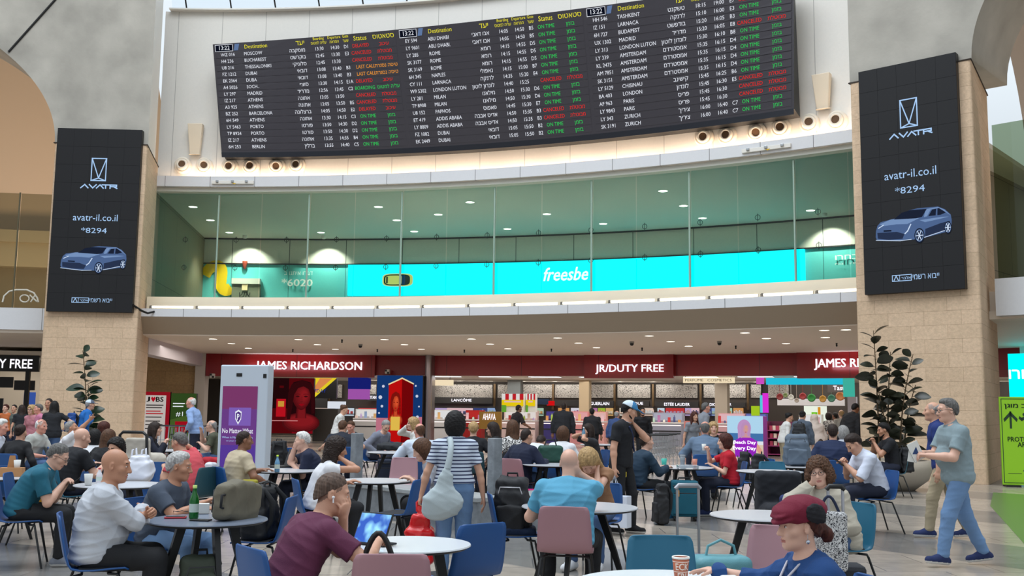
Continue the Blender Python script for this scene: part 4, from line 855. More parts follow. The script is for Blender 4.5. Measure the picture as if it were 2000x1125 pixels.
def p_beach(put, txt, w, h):
    put('print', RC(0, .6, 1, 1), glow('beach_sky', (176, 216, 240), .95), 0); put('print', RC(0, .36, 1, .6), glow('beach_sea', (70, 120, 176), .9), 0); put('print', RC(0, 0, 1, .37), glow('beach_sand', (224, 206, 180), .9), .2); put('print', RC(0, .34, 1, .42), glow('surf', (230, 236, 244), .9), .4)
    sk_, sh_, hr_, lp = glow('beach_skin', (226, 166, 140), .9), glow('beach_skin_shade', (190, 130, 110), .9), glow('lilac_hair', (196, 150, 200), .9), glow('beach_lips', (190, 70, 80), .9)
    put('portrait', ell(.48, .72, .19, .2), hr_, 1); put('portrait', RC(.30, .45, .44, .7), hr_, 1); face(put, .52, .70, .10, .125, sk_, sh_, hr_, lp, 3)
    put('purple_shirt', [(.22, .05), (.78, .05), (.84, .42), (.68, .5), (.36, .5), (.2, .42)], glow('shirt_purple', (150, 40, 190), .95), 4); put('purple_shirt', [(.8, .42), (.98, .2), (.9, .12), (.74, .3)], sk_, 3.5)
    txt('lettering', "Beach Day", .18, .80, .33, .43, SIGN_, .02); txt('lettering', "Every Day", .16, .80, .19, .30, SIGN_, .02)
poster('beach_poster', 'bright poster with a woman in purple on a beach, standing by the café', 1420, 1490, 812, 950, 40.5, p_beach, depth=.5, edge=mat('purple_frame', (150, 50, 160), .4))
def p_face(put, txt, w, h):
    put('print', RC(0, 0, 1, 1), glow('pink_print', (206, 130, 120), .85), 0); face(put, .5, .6, .28, .2, glow('warm_skin', (226, 160, 140), .85), glow('warm_shade', (180, 110, 96), .85), glow('dark_hair', (60, 40, 40), .85), glow('red_lips', (200, 50, 60), .9)); put('print', RC(.15, .1, .6, .3), glow('deep_rose', (170, 60, 60), .8), 5)
poster('beauty_poster', 'slim beauty poster with a face beside the silver trolleys', 1336, 1354, 822, 905, 42, p_face, depth=.3)
# kiosk with payment screen
def p_kiosk(put, txt, w, h):
    pu, pv, pm = glow('kiosk_purple', (112, 66, 140), .85), glow('kiosk_violet', (92, 62, 158), .85), glow('kiosk_mauve', (128, 60, 110), .85)
    put('screen', RC(.07, .255, .93-.13, .80+.045), pu, 2); put('screen', RC(.07, .255, .80, .42), pv, 2.5); put('screen', RC(.07, .68, .8, .845), pm, 2.5)
    put('bank_card', RC(.22, .56, .68, .69), glow('card_violet', (132, 100, 190), .85), 3)
    sh = [(.36, .655), (.42, .668), (.48, .655), (.475, .61), (.42, .575), (.365, .61)]; put('shield_mark', sh, glow('shield_purple', (80, 50, 130), .9), 4)
    for i in range(6):
        for q in stroke([sh[i], sh[(i+1) % 6]], .012): put('shield_mark', q, W_, 5)
    txt('screen_text', "P", .395, .445, .60, .645, W_, .02); txt('screen_text', "No Matter What", .10, .74, .505, .54, W_, .01); txt('screen_text', "When it Matters the Most", .10, .74, .468, .482, ICE_)
    txt('screen_text', "on your next journey", .19, .64, .443, .455, ICE_)
    put('camera_window', RC(.34, .915, .46, .94), M_black, 2); put('side_sensor', RC(.90, .905, .97, .935), M_black, 2); put('logo_plate', RC(.05, .06, .25, .12), glow('kiosk_navy', (30, 30, 110), .6), 2); put('logo_plate', RC(.05, .13, .2, .19), glow('kiosk_navy', (30, 30, 110), .6), 2)
_k = at(474, 713, 17.0); ky = 17.0
def kiosk():
    pl, pr = at(427.5, 800, ky), at(521, 800, ky-.15); w = math.dist(pl, pr); h = at(470, 713, ky)[2]
    T = frame((pl[0], pl[1], 0), (pr[0]-pl[0], pr[1]-pl[1], 0), (0, 0, 1)); e = empty('digital_totem', ((pl[0]+pr[0])/2, (pl[1]+pr[1])/2, 0), 0, 'white free-standing digital totem with a purple screen among the tables', 'totem'); f = under(e)
    m = MB(); m.box((w/2, h/2, -.12), (w, h, .24), M=T); f(m.build('housing', mat('white_totem', (200, 210, 222), .35), bevel=.02))
    m = MB(); m.box((w/2, .02, -.12), (w+.2, .04, .5), M=T); f(m.build('foot_plate', M_dark))
    L_ = {}
    def put(part, poly, m_, lift):
        mb, ms = L_.setdefault(part, (MB(), []))
        if m_ not in ms: ms.append(m_)
        mb.add([T @ Vector((x*w, y*h, .002+lift*.002)) for x, y in poly], [tuple(range(len(poly)))], ms.index(m_))
    def txt(part, body, x0, x1, y0, y1, m_, bold=0.):
        V, Fc = glyphs(body, 1., bold=bold); X = [v[0] for v in V]; Y = [v[1] for v in V]; mb, ms = L_.setdefault(part, (MB(), []))
        if m_ not in ms: ms.append(m_)
        mb.add([T @ Vector(((x0+(x1-x0)*(v[0]-min(X))/(max(X)-min(X)))*w, (y0+(y1-y0)*(v[1]-min(Y))/(max(Y)-min(Y)))*h, .014)) for v in V], Fc, ms.index(m_))
    p_kiosk(put, txt, w, h)
    for part, (mb, ms) in L_.items(): f(mb.build(part, ms))
kiosk()
# posters in the corridor
def p_jobs(put, txt, w, h):
    put('print', RC(0, 0, 1, 1), glow('poster_frame_red', (170, 24, 40), .6), 0); put('print', RC(0.0, .0, .85, .93), glow('poster_white', (214, 206, 200), .7), 1)
    bk, rd = mat('black_print', (20, 18, 18), .6), glow('poster_heart', (196, 20, 40), .7); txt('headline', "J", .10, .24, .80, .90, bk, .03); txt('headline', "BS", .46, .76, .80, .90, bk, .03)
    put('heart', [(.36, .79), (.27, .86), (.29, .895), (.33, .9), (.36, .875), (.39, .9), (.43, .895), (.45, .86)], rd, 3)
    for i, y in enumerate((.72, .67, .6, .55, .48, .4, .33, .25)): put('text_lines', RC(.1, y, .76-.05*(i % 3), y+.022), rd if i in (2, 3) else mat('grey_print', (90, 86, 90), .6), 2)
poster('job_poster', 'white job poster with red frame at the corridor wall', 282, 333, 765, 900, 45.6, p_jobs)
def p_green(put, txt, w, h):
    put('print', RC(0, 0, 1, 1), glow('poster_green', (84, 112, 50), .6), 0); put('print', [(0, .45), (1, .6), (1, 1), (0, 1)], glow('poster_dark_green', (60, 88, 40), .6), .5); txt('print_text', "#1", .22, .5, .52, .62, W_); put('print_text', RC(.08, .78, .55, .80), W_, 2); put('print_text', RC(.08, .72, .5, .74), W_, 2); put('red_car', RC(.2, .2, .8, .42), glow('poster_car_red', (190, 20, 40), .6), 2)
poster('green_poster', 'dark green poster beside the job poster in the corridor', 335, 384, 768, 900, 45.6, p_green)
# checker stickers / cameras on the fascia ends
for i, (px, py) in enumerate(((415, 734), (757, 726))):
    a, z = cylp(px, py, 46.5); e = empty('security_camera', pol(46.5, a, z), -R(a), ['white security camera on the left end of the red shopfront', 'white security camera over the blue poster column'][i], 'camera'); m = MB(); m.box((0, 0, 0), (.2, .2, .2)); m.build('body', M_white, e, bevel=.02); m = MB(); m.box((-.05, -.11, .05), (.09, .03, .09)); m.box((.05, -.11, -.05), (.09, .03, .09)); m.build('lens', M_black, e)
# video sign cube and yellow fin on the left of the shop
m, _ = wallbox(680, 716, 738, 760, 52, 1.); boxed('hanging_screen', m, glow('deep_blue_screen', (26, 34, 120), .8), 'deep blue hanging screen inside the shop', 'screen')
m, _ = wallbox(680, 720, 760, 780, 51.8, .3); boxed('hanging_screen', m, glow('violet_screen', (170, 90, 180), .8), 'violet hanging screen below the deep blue one', 'screen')
def p_fin(put, txt, w, h):
    put('print', [(0, 0), (1, 1), (.0, 1)], glow('fin_yellow', (236, 210, 40), .9), 0); put('print', [(.05, .25), (.8, .98), (.25, .98), (.05, .6)], glow('fin_orange', (224, 140, 80), .9), 1); txt('lettering', "7DAY", .02, .55, .28, .45, glow('fin_blue', (40, 60, 140), .8), .02)
poster('ceiling_banner', 'yellow and orange triangular banner over the shop counter', 614, 658, 738, 778, 50, p_fin, 'banner')
m, _ = wallbox(612, 660, 798, 900, 48.5, .8); boxed('counter_wall', m, mat('dark_grey_counter', (70, 66, 62), .5), 'dark grey wall of the counter right of the red poster', 'counter')
m, _ = wallbox(640, 675, 784, 798, 51, .1); boxed('menu_screen', m, glow('white_screen', (225, 230, 240), .9), 'white lit menu screen above the grey counter', 'screen')
# front counters with goods
ci = 0
CNT = [(690, 735, 800, 'white counter with lit upper shelf left of the blue poster column', (214, 210, 206)), (842, 878, 803, 'white counter behind the woman in stripes', (220, 216, 214)), (905, 940, 812, 'red outlined counter left of the gold sign', (170, 30, 28)), (980, 1045, 806, 'long pink topped counter below the striped display', (236, 206, 200)), (1062, 1090, 816, 'dark counter with purple lit front', (60, 50, 120)), (1095, 1145, 808, 'pink counter right of the man in the dark suit', (226, 150, 150)), (1150, 1180, 812, 'pink counter behind the seated drinker', (232, 168, 160)), (1270, 1330, 806, 'counter with white top behind the silver trolleys', (160, 160, 176)), (1398, 1450, 808, 'pink counter left of the beach poster', (220, 170, 176)), (1452, 1492, 803, 'blue and white counter above the beach poster', (90, 100, 170)), (1555, 1600, 800, 'white lit counter behind the woman in the beige veil', (232, 236, 226))]
gi = 0
for x0, x1, y0, lab, c in CNT:
    r = 51.5; a0, a1 = cylp(x0, y0, r)[0], cylp(x1, y0, r)[0]; e = empty('display_counter', pol(r+.4, (a0+a1)/2, 0), 0, lab, 'counter'); f = under(e); mm = mat('counter_'+str(ci), c, .4)
    f(MB().arc(r, r+.8, a0, a1, 0, 1.0, 3).build('cabinet', mm)); f(MB().arc(r-.05, r+.85, a0, a1, 1.0, 1.06, 3).build('counter_top', mat('counter_white_top', (236, 232, 228), .3)))
    f(MB().arc(r+.5, r+.8, a0, a1, 1.06, 1.5, 3).build('back_shelf', mm)); f(MB().arc(r+.44, r+.5, a0+.05*(a1-a0), a0+.95*(a1-a0), 1.14, 1.46, 3).build('lit_panel', glow('lit_'+str(ci), tuple(min(255, int(v*1.1+20)) for v in c), .7)))
    f(MB().arc(r-.012, r, a0, a1, .62, .68, 3).build('trim_strip', M_dark)); f(MB().arc(r-.012, r, a0, a1, .9, .94, 3).build('light_strip', glow('counter_strip', (250, 240, 236), 1.2)))
    n = max(2, int((x1-x0)/9))
    for k in range(n):
        a = a0+(a1-a0)*(k+.5)/n; cc = cols[(gi*3+k) % 14]; h = .12+.1*((gi+k) % 3)
        m = MB(); 
        if (gi+k) % 2: m.lathe([(.05, 0), (.05, h*.75), (.02, h*.8), (.02, h)], pol(r+.22, a, 1.062), 10)
        else: m.box(Vector(pol(r+.22, a, 1.062+h/2)), (.12, .08, h), -R(a))
        kind = 'bottle' if (gi+k) % 2 else 'box'
        tag(m.build('perfume_'+kind, mat('goods_'+lb[(gi*3+k) % 14].replace(' ', '_'), cc, .3)), ' '.join(f'{lb[(gi*3+k) % 14]} {kind}, {ORD[k]} from left on the {lab}'.split()[:16]), kind, 'goods on the shop counters')
    gi += 1; ci += 1
# right part of the shop: cyan band, plates, white hood, purple shelf
brand(1496, 1652, 738, 751, None, 0, 0, 0, 0, 'bright cyan light band below the red fascia at the right', r=49, bg=glow('cyan_band', (40, 196, 226), .9))
brand(1616, 1652, 752, 766, "Tasti", 1627, 1651, 753.5, 762, 'brown sign with white script beside the pillar', r=50, bg=mat('brown_sign', (120, 100, 92), .5), bold=.01)
m, _ = wallbox(1646, 1662, 738, 775, 48.5, .6); boxed('glass_light_column', m, glow('teal_light', (70, 190, 170), .8), 'teal glowing column at the right end of the shop', 'light column')
brand(1518, 1648, 779, 792, None, 0, 0, 0, 0, 'white hood over the food counter at the right', r=52, bg=mat('white_hood', (226, 224, 226), .5))
pc = ['8a2a2a', 'd8d4c8', '2f8a3a', 'a03030', 'c08a30', '3f7a60', 'c07840', 'b0a090', '7a8a50']
pn = ['dark red', 'off white', 'bright green', 'brick red', 'mustard', 'sea green', 'copper', 'grey beige', 'olive']
for k, (px, py, r_) in enumerate(((1523, 775, 6), (1545, 776, 5), (1585, 777, 7), (1568, 774, 6), (1607, 779, 6), (1624, 778, 6.5), (1641, 774, 7.5), (1556, 782, 4), (1534, 772, 4))):
    a, z = cylp(px, py, 51); rr = r_*.025
    m = MB(); Q = Matrix.Translation(pol(51, a, z)) @ Matrix.Rotation(-R(a), 4, 'Z') @ Matrix.Rotation(R(90), 4, 'X'); m.lathe([(rr, 0), (rr*.9, .03), (.7*rr, .035), (.6*rr, .02), (.001, .02)], n=20, M=Q); m.tube([pol(51, a, z+rr*.9), pol(51, a, 3.05)], .008, 4); boxed('hanging_plate', m, mat('plate_'+pn[k].replace(' ', '_'), pc[k], .4), f'{pn[k]} round plate hanging above the white hood', 'plate', 'hanging plates in the shop')
m, _ = wallbox(1570, 1612, 793, 826, 53.5, .3); boxed('lit_menu', m, glow('menu_light', (232, 240, 224), 1.0), 'white lit menu board with green pictures at the food counter', 'menu board')
m, _ = wallbox(1597, 1602, 795, 815, 53.4, .05); boxed('menu_picture', m, glow('menu_orange', (220, 150, 40), .9), 'orange picture panel on the lit menu board', 'picture')
m, _ = wallbox(1585, 1596, 805, 818, 53.4, .05); boxed('menu_picture', m, glow('menu_green', (120, 200, 40), .9), 'green picture panel on the lit menu board', 'picture')
m, _ = wallbox(1655, 1672, 775, 905, 48, .2); boxed('notice_board', m, mat('pale_grey_board', (200, 196, 204), .5), 'pale grey board beside the right pillar', 'board')
m, _ = wallbox(1489, 1497, 768, 806, 47, .3); boxed('neon_column', m, glow('magenta_light', (226, 50, 220), .9), 'slim magenta light column in the shop', 'light column')
m, _ = wallbox(1484, 1489, 772, 806, 47, .3); boxed('neon_column', m, glow('aqua_light', (90, 210, 230), .9), 'slim aqua light column beside the magenta one', 'light column')
m, _ = wallbox(1477, 1491, 737, 750, 47.5, .1); boxed('hanging_sign', m, glow('orchid_sign', (210, 80, 200), .9), 'small orchid pink hanging sign under the fascia', 'sign')
m, _ = wallbox(1467, 1480, 793, 812, 47.3, .3); boxed('lime_box', m, glow('lime_box', (176, 214, 40), .8), 'lime green display box on the blue counter', 'box')
e = empty('shelf_unit', pol(43.5, cylp(1520, 860, 43.5)[0], 0), 0, 'open plum shelf unit with rows of goods right of the beach poster', 'shelf'); f = under(e); pm = mat('plum_shelf', (140, 48, 104), .5)
a0, a1 = cylp(1496, 850, 43.5)[0], cylp(1545, 850, 43.5)[0]
f(MB().arc(43.5, 44.0, a0, a0+.08, 0, 1.25, 1).build('side_panel', pm)); f(MB().arc(43.5, 44.0, a1-.08, a1, 0, 1.25, 1).build('side_panel', pm)); f(MB().arc(43.95, 44.0, a0, a1, 0, 1.25, 2).build('back_panel', mat('plum_back', (90, 34, 60), .6)))
for z in (.05, .35, .62, .9): f(MB().arc(43.5, 44, a0+.06, a1-.06, z, z+.035, 2).build('shelf_board', pm))
for z, nn in ((.935, 6), (.655, 5), (.385, 5)):
    for k in range(nn):
        a = a0+.12+(a1-a0-.24)*(k+.5)/nn; m = MB(); m.box(Vector(pol(43.65, a, z+.08)), (.11, .1, .16), -R(a)); boxed('product_box', m, mat('goods_cream2', (236, 220, 206), .5) if k % 2 else mat('goods_rose2', (190, 70, 100), .5), f'small {"cream" if k % 2 else "rose"} box, {ORD[k]} from left on the {"top" if z > .9 else "middle" if z > .6 else "lower"} board of the plum shelf', 'box', 'boxes on the plum shelf')
# left shop under the left gallery
e = brand(-60, 77, 693, 725, "DUTY FREE", -46, 64, 700, 718, 'black fascia with lit white letters over the left shop', r=44, bg=M_black)
structure(MB().arc(50, 50.3, -22, -6, 0, 3.9, 10), 'wall_left_shop', mat('left_shop_wall', (196, 184, 166), .6))
structure(MB().arc(44, 60, -22, -8, 3.6, 3.75, 8), 'ceiling_left_shop', M_sceil)
area('left_shop_light', pol(47, -12, 3.5), pol(47, -12, 0), 4, 130, (1, .95, .88))
m, _ = wallbox(50, 58, 725, 860, 43.6, .2); boxed('support_post', m, M_black, 'black post below the black fascia at the far left', 'post')
for i, (x0, x1, y0, y1, c) in enumerate(((-6, 26, 736, 757, M_dark), (28, 68, 743, 762, M_dark), (-5, 6, 778, 812, M_black))):
    m, _ = wallbox(x0, x1, y0, y1, 45, .1); boxed('menu_screen', m, c, ['dark hanging menu board at the far left edge', 'dark hanging menu board beside the black post', 'black display at the left frame edge'][i], 'screen')
m, _ = wallbox(47, 68, 766, 790, 47, .2); boxed('drinks_cooler', m, glow('cooler_blue', (60, 90, 170), .8), 'blue lit drinks cooler behind the black post', 'cooler')
m, _ = wallbox(5, 34, 813, 905, 40, .1); boxed('counter_panel', m, mat('pink_beige_panel', (206, 180, 160), .5), 'pale counter panel behind the diners at the far left', 'panel')
# right bay: cyan screen and safety sign
e = brand(1968, 2070, 690, 790, None, 0, 0, 0, 0, 'big cyan advertising wall right of the right pillar', r=45, bg=CY_)
m = MB(); fit(m, heb("תבחרו"), 45, 1970, 2052, 722, 740, bold=.02); under(e)(m.build('lettering', SIGN_))
structure(MB().arc(46, 46.3, 39.3, 60, 0, 3.9, 6), 'wall_right_shop', M_plaster)
def p_safe(put, txt, w, h):
    g, dk = mat('lime_sign', (148, 204, 30), .5), mat('sign_dark_green', (24, 56, 30), .6)
    put('print', RC(0, 0, 1, 1), g, 0)
    for q in (RC(.03, .02, .97, .027), RC(.03, .973, .97, .98), RC(.03, .02, .045, .98), RC(.955, .02, .97, .98)): put('border', q, dk, 1)
    txt('lettering', heb("מרחב מוגן"), .10, .90, .86, .92, dk, .02); txt('lettering', "PROTECTED", .14, .86, .49, .545, dk, .015); txt('lettering', "AREA", .34, .66, .43, .485, dk, .015)
    for q in (stroke([(.22, .66), (.22, .81)], .045)+stroke([(.10, .74), (.22, .81)], .04)+stroke([(.34, .74), (.22, .81)], .04)): put('arrow', q, dk, 1)
    put('running_man', ell(.50, .80, .03, .018), dk, 1)
    for p in ([(.52, .775), (.57, .72), (.62, .70)], [(.53, .765), (.45, .745), (.41, .76)], [(.54, .76), (.62, .765), (.66, .745)], [(.59, .71), (.54, .67), (.56, .63)], [(.60, .71), (.68, .70), (.70, .66)]):
        for q in stroke(p, .035): put('running_man', q, dk, 1)
    put('logo', [(.42, .16), (.55, .2), (.75, .15), (.6, .12)], mat('navy_print', (24, 30, 70), .5), 1); put('logo', RC(.12, .125, .4, .13), dk, 1)
def safety():
    p = ground(1957, 950); q = Vector((p[0]+.02, p[1], 0)); w, h = 1.0, 1.95; ang = -.30
    T = Matrix.Translation(q) @ Matrix.Rotation(ang*0+R(-14), 4, 'Z') @ Matrix.Rotation(R(90), 4, 'X'); e = empty('safety_sign', q, 0, 'lime green standing safety sign right of the stone pillar', 'sign'); f = under(e); m = MB(); m.box((w/2, h/2+.04, -.03), (w, h, .05), M=T); f(m.build('panel', mat('lime_edge', (120, 180, 20), .5)))
    m = MB(); m.box((.2, .02, -.05), (.3, .04, .4), M=T); m.box((.8, .02, -.05), (.3, .04, .4), M=T); f(m.build('foot', M_black))
    L_ = {}
    def put(part, poly, m_, lift):
        mb, ms = L_.setdefault(part, (MB(), []))
        if m_ not in ms: ms.append(m_)
        mb.add([T @ Vector((x*w, .04+y*h, .002+lift*.003)) for x, y in poly], [tuple(range(len(poly)))], ms.index(m_))
    def txt(part, body, x0, x1, y0, y1, m_, bold=0.):
        V, Fc = glyphs(body, 1., bold=bold); X = [v[0] for v in V]; Y = [v[1] for v in V]; mb, ms = L_.setdefault(part, (MB(), []))
        if m_ not in ms: ms.append(m_)
        mb.add([T @ Vector(((x0+(x1-x0)*(v[0]-min(X))/(max(X)-min(X)))*w, .04+(y0+(y1-y0)*(v[1]-min(Y))/(max(Y)-min(Y)))*h, .008)) for v in V], Fc, ms.index(m_))
    p_safe(put, txt, w, h)
    for part, (mb, ms) in L_.items(): f(mb.build(part, ms))
safety()
# ================================================================== FIGURES: smooth implicit bodies turned into one continuous mesh
f32 = np.float32
class Field:
    def __init__(s, lo, hi, vox):
        s.lo = np.array(lo, float); s.vox = vox; s.n = np.maximum(((np.array(hi)-s.lo)/vox).astype(int)+2, 4)
        s.ax = [(s.lo[i]+np.arange(s.n[i])*vox).astype(f32) for i in range(3)]; s.D = np.full(tuple(s.n), .12, f32)
    def blk(s, lo, hi):
        sl = []
        for i in range(3):
            a = max(0, int((lo[i]-s.lo[i])/s.vox)); b = min(s.n[i], int((hi[i]-s.lo[i])/s.vox)+2)
            if b-a < 1: return None
            sl.append(slice(a, b))
        return tuple(sl)
    def pts(s, sl):
        return (s.ax[0][sl[0]][:, None, None], s.ax[1][sl[1]][None, :, None], s.ax[2][sl[2]][None, None, :])
    def put(s, sl, d, k, op):
        A = s.D[sl]
        if op == 'u':
            h = np.clip(.5+.5*(A-d)/k, 0, 1); s.D[sl] = A+(d-A)*h-k*h*(1-h)
        else:
            h = np.clip(.5-.5*(A+d)/k, 0, 1); s.D[sl] = A+(-d-A)*h+k*h*(1-h)
    def cone(s, a, b, ra, rb, k=.02, op='u', sq=None):
        a = np.asarray(a, float); b = np.asarray(b, float); m = max(ra, rb)+k+2*s.vox
        sl = s.blk(np.minimum(a, b)-m, np.maximum(a, b)+m)
        if sl is None: return s
        X, Y, Z = s.pts(sl); ba = b-a; l2 = float(ba@ba)+1e-9
        px, py, pz = X-f32(a[0]), Y-f32(a[1]), Z-f32(a[2])
        t = np.clip((px*f32(ba[0])+py*f32(ba[1])+pz*f32(ba[2]))/f32(l2), 0, 1)
        qx, qy, qz = px-t*f32(ba[0]), py-t*f32(ba[1]), pz-t*f32(ba[2])
        if sq is not None:                 # flatten along a direction
            v, f = sq; v = np.asarray(v, float)/np.linalg.norm(v); w = (qx*f32(v[0])+qy*f32(v[1])+qz*f32(v[2]))*f32(1/f-1)
            qx, qy, qz = qx+w*f32(v[0]), qy+w*f32(v[1]), qz+w*f32(v[2])
        s.put(sl, np.sqrt(qx*qx+qy*qy+qz*qz)-(f32(ra)+f32(rb-ra)*t), f32(k), op); return s
    def ell(s, c, r, Rm=None, k=.02, op='u'):
        c = np.asarray(c, float); r = np.asarray(r, float); Rm = np.eye(3) if Rm is None else Rm
        ext = np.abs(Rm)@r+k+2*s.vox; sl = s.blk(c-ext, c+ext)
        if sl is None: return s
        X, Y, Z = s.pts(sl); px, py, pz = X-f32(c[0]), Y-f32(c[1]), Z-f32(c[2])
        q = [px*f32(Rm[0, i])+py*f32(Rm[1, i])+pz*f32(Rm[2, i]) for i in range(3)]
        k0 = np.sqrt(sum((q[i]/f32(r[i]))**2 for i in range(3))); k1 = np.sqrt(sum((q[i]/f32(r[i]*r[i]))**2 for i in range(3)))+f32(1e-6)
        s.put(sl, k0*(k0-1)/k1, f32(k), op); return s
    def cut(s, p, n, lo=None, hi=None):    # remove what lies beyond the plane (inside the box lo..hi)
        sl = (slice(None),)*3 if lo is None else s.blk(lo, hi)
        if sl is None: return s
        X, Y, Z = s.pts(sl); n = np.asarray(n, float)/np.linalg.norm(n)
        s.D[sl] = np.maximum(s.D[sl], (X-f32(p[0]))*f32(n[0])+(Y-f32(p[1]))*f32(n[1])+(Z-f32(p[2]))*f32(n[2])); return s
    def folds(s, amp, seed, wl=(.10, .24)):
        g = np.random.default_rng(seed); X, Y, Z = s.pts((slice(None),)*3); N = np.zeros_like(s.D)
        for i in range(4):
            v = g.normal(size=3); v[2] *= 1.7; v = v/np.linalg.norm(v)*2*np.pi/g.uniform(*wl); ph = g.uniform(0, 6)
            q = np.abs(np.sin(f32(.5)*(f32(v[0])*X+f32(v[1])*Y+f32(v[2])*Z)+f32(ph)+f32(.9)*np.sin(f32(8)*Z+f32(6)*X+f32(ph))+f32(.6)*np.sin(f32(11)*Y-f32(5)*Z)))
            N += (1-q)**2-f32(.23)
        s.D -= f32(amp*.75)*N; return s
    def mesh(s):
        D = s.D; n = D.shape; I = D < 0
        c = np.zeros((n[0]-1, n[1]-1, n[2]-1), np.uint8)
        for dx in (0, 1):
            for dy in (0, 1):
                for dz in (0, 1): c += I[dx:n[0]-1+dx, dy:n[1]-1+dy, dz:n[2]-1+dz]
        act = (c > 0) & (c < 8); ijk = np.argwhere(act)
        if not len(ijk): return np.zeros((0, 3)), np.zeros((0, 4), int)
        idx = np.full(act.shape, -1, np.int32); idx[act] = np.arange(len(ijk))
        P = np.zeros((len(ijk), 3), f32); W = np.zeros(len(ijk), f32); cor = [(a, b, e) for a in (0, 1) for b in (0, 1) for e in (0, 1)]
        val = {q: D[ijk[:, 0]+q[0], ijk[:, 1]+q[1], ijk[:, 2]+q[2]] for q in cor}
        for q in cor:
            for ax in range(3):
                if q[ax]: continue
                q2 = list(q); q2[ax] = 1; q2 = tuple(q2); d0, d1 = val[q], val[q2]; m = (d0 < 0) != (d1 < 0)
                t = np.where(m, d0/np.where(d0 == d1, 1, d0-d1), 0)
                p = np.tile(np.array(q, f32), (len(ijk), 1)); p[:, ax] = t; P += p*m[:, None]; W += m
        V = (ijk+P/W[:, None])*s.vox+s.lo; Fs = []
        for ax in range(3):
            a1, a2 = (ax+1) % 3, (ax+2) % 3
            s0 = [slice(None)]*3; s1 = [slice(None)]*3; s0[ax] = slice(0, n[ax]-1); s1[ax] = slice(1, n[ax])
            for a in (a1, a2): s0[a] = s1[a] = slice(1, n[a]-1)
            A, B = I[tuple(s0)], I[tuple(s1)]; e = np.argwhere(A != B)
            if not len(e): continue
            e[:, a1] += 1; e[:, a2] += 1; inside = I[e[:, 0], e[:, 1], e[:, 2]]
            q = []
            for (o1, o2) in ((1, 1), (0, 1), (0, 0), (1, 0)):
                k = e.copy(); k[:, a1] -= o1; k[:, a2] -= o2; q.append(idx[k[:, 0], k[:, 1], k[:, 2]])
            q = np.stack(q, 1); q[~inside] = q[~inside][:, ::-1]; Fs.append(q)
        return V, np.concatenate(Fs)
def solid(name, fld, mats, parent, scale=1., region=None, off=(0, 0, 0)):
    V, Fq = fld.mesh()
    if not len(V): return None
    me = bpy.data.meshes.new(name); nv, nf = len(V), len(Fq)
    Vs = (V+np.array(off))*scale
    me.vertices.add(nv); me.vertices.foreach_set('co', Vs.astype(f32).ravel()); me.loops.add(nf*4); me.loops.foreach_set('vertex_index', Fq.astype(np.int32).ravel())
    me.polygons.add(nf); me.polygons.foreach_set('loop_start', np.arange(nf, dtype=np.int32)*4); me.polygons.foreach_set('use_smooth', np.ones(nf, bool))
    for m in (mats if isinstance(mats, (list, tuple)) else [mats]): me.materials.append(m)
    if region is not None: me.polygons.foreach_set('material_index', region(V[Fq].mean(1)).astype(np.int32))
    me.update(calc_edges=True)
    o = bpy.data.objects.new(name, me); COL.objects.link(o); o.parent = parent; return o

def rx(a): c, s = math.cos(a), math.sin(a); return np.array([[1, 0, 0], [0, c, -s], [0, s, c]])
def ry(a): c, s = math.cos(a), math.sin(a); return np.array([[c, 0, s], [0, 1, 0], [-s, 0, c]])
def rz(a): c, s = math.cos(a), math.sin(a); return np.array([[c, -s, 0], [s, c, 0], [0, 0, 1]])
def nrm(v): v = np.asarray(v, float); return v/(np.linalg.norm(v)+1e-9)
def ik(a, t, l1, l2, hint):
    a, t = np.asarray(a, float), np.asarray(t, float); d = t-a; L_ = np.linalg.norm(d); L_ = min(max(L_, abs(l1-l2)+.02), l1+l2-.004); u = nrm(d); t = a+u*L_
    x = (l1*l1-l2*l2+L_*L_)/(2*L_); h = math.sqrt(max(l1*l1-x*x, 0)); w = np.asarray(hint, float); w = nrm(w-u*(w@u)); return a+u*x+w*h, t
SKIN = {'fair': (216, 170, 148), 'light': (206, 156, 130), 'tan': (186, 134, 106), 'brown': (140, 96, 72), 'ruddy': (214, 150, 130)}
HAIRC = {'white': (214, 212, 208), 'grey': (146, 144, 142), 'silver': (180, 178, 176), 'black': (22, 19, 19), 'dark': (44, 32, 27), 'brown': (84, 56, 38), 'blonde': (176, 144, 100), 'auburn': (72, 34, 26), 'salt': (100, 98, 96), 'buzz': (92, 74, 64)}
def cloth(name, c, rough=.85, **k): return mat('cloth_'+name, c, rough, var=.07, vscale=6, bump=.12, bscale=160, **k)
def hairmat(hc, curly):
    nm = 'hair_'+hc+('_curls' if curly else '_strands')
    if nm in MATS: return MATS[nm]
    m = mat(nm, HAIRC[hc], .62, spec=.3); nt, b, N, L = nodes_of(m); tc = N('ShaderNodeTexCoord'); mp = N('ShaderNodeMapping'); mp.inputs['Scale'].default_value = (1, 1, 1) if curly else (1, 1, .10); L(tc.outputs['Object'], mp.inputs['Vector'])
    n = N('ShaderNodeTexNoise'); n.inputs['Scale'].default_value = 45 if curly else 90; n.inputs['Detail'].default_value = 5; L(mp.outputs[0], n.inputs['Vector']); mr = N('ShaderNodeMapRange'); mr.inputs[1].default_value = .3; mr.inputs[2].default_value = .7; mr.inputs[3].default_value = .55; mr.inputs[4].default_value = 1.4; L(n.outputs['Fac'], mr.inputs[0])
    v = N('ShaderNodeVectorMath'); v.operation = 'SCALE'; v.inputs[0].default_value = lin(HAIRC[hc]); L(mr.outputs[0], v.inputs['Scale']); L(v.outputs[0], b.inputs['Base Color'])
    bp = N('ShaderNodeBump'); bp.inputs['Strength'].default_value = .35; bp.inputs['Distance'].default_value = .01; L(n.outputs['Fac'], bp.inputs['Height']); L(bp.outputs[0], b.inputs['Normal']); return m
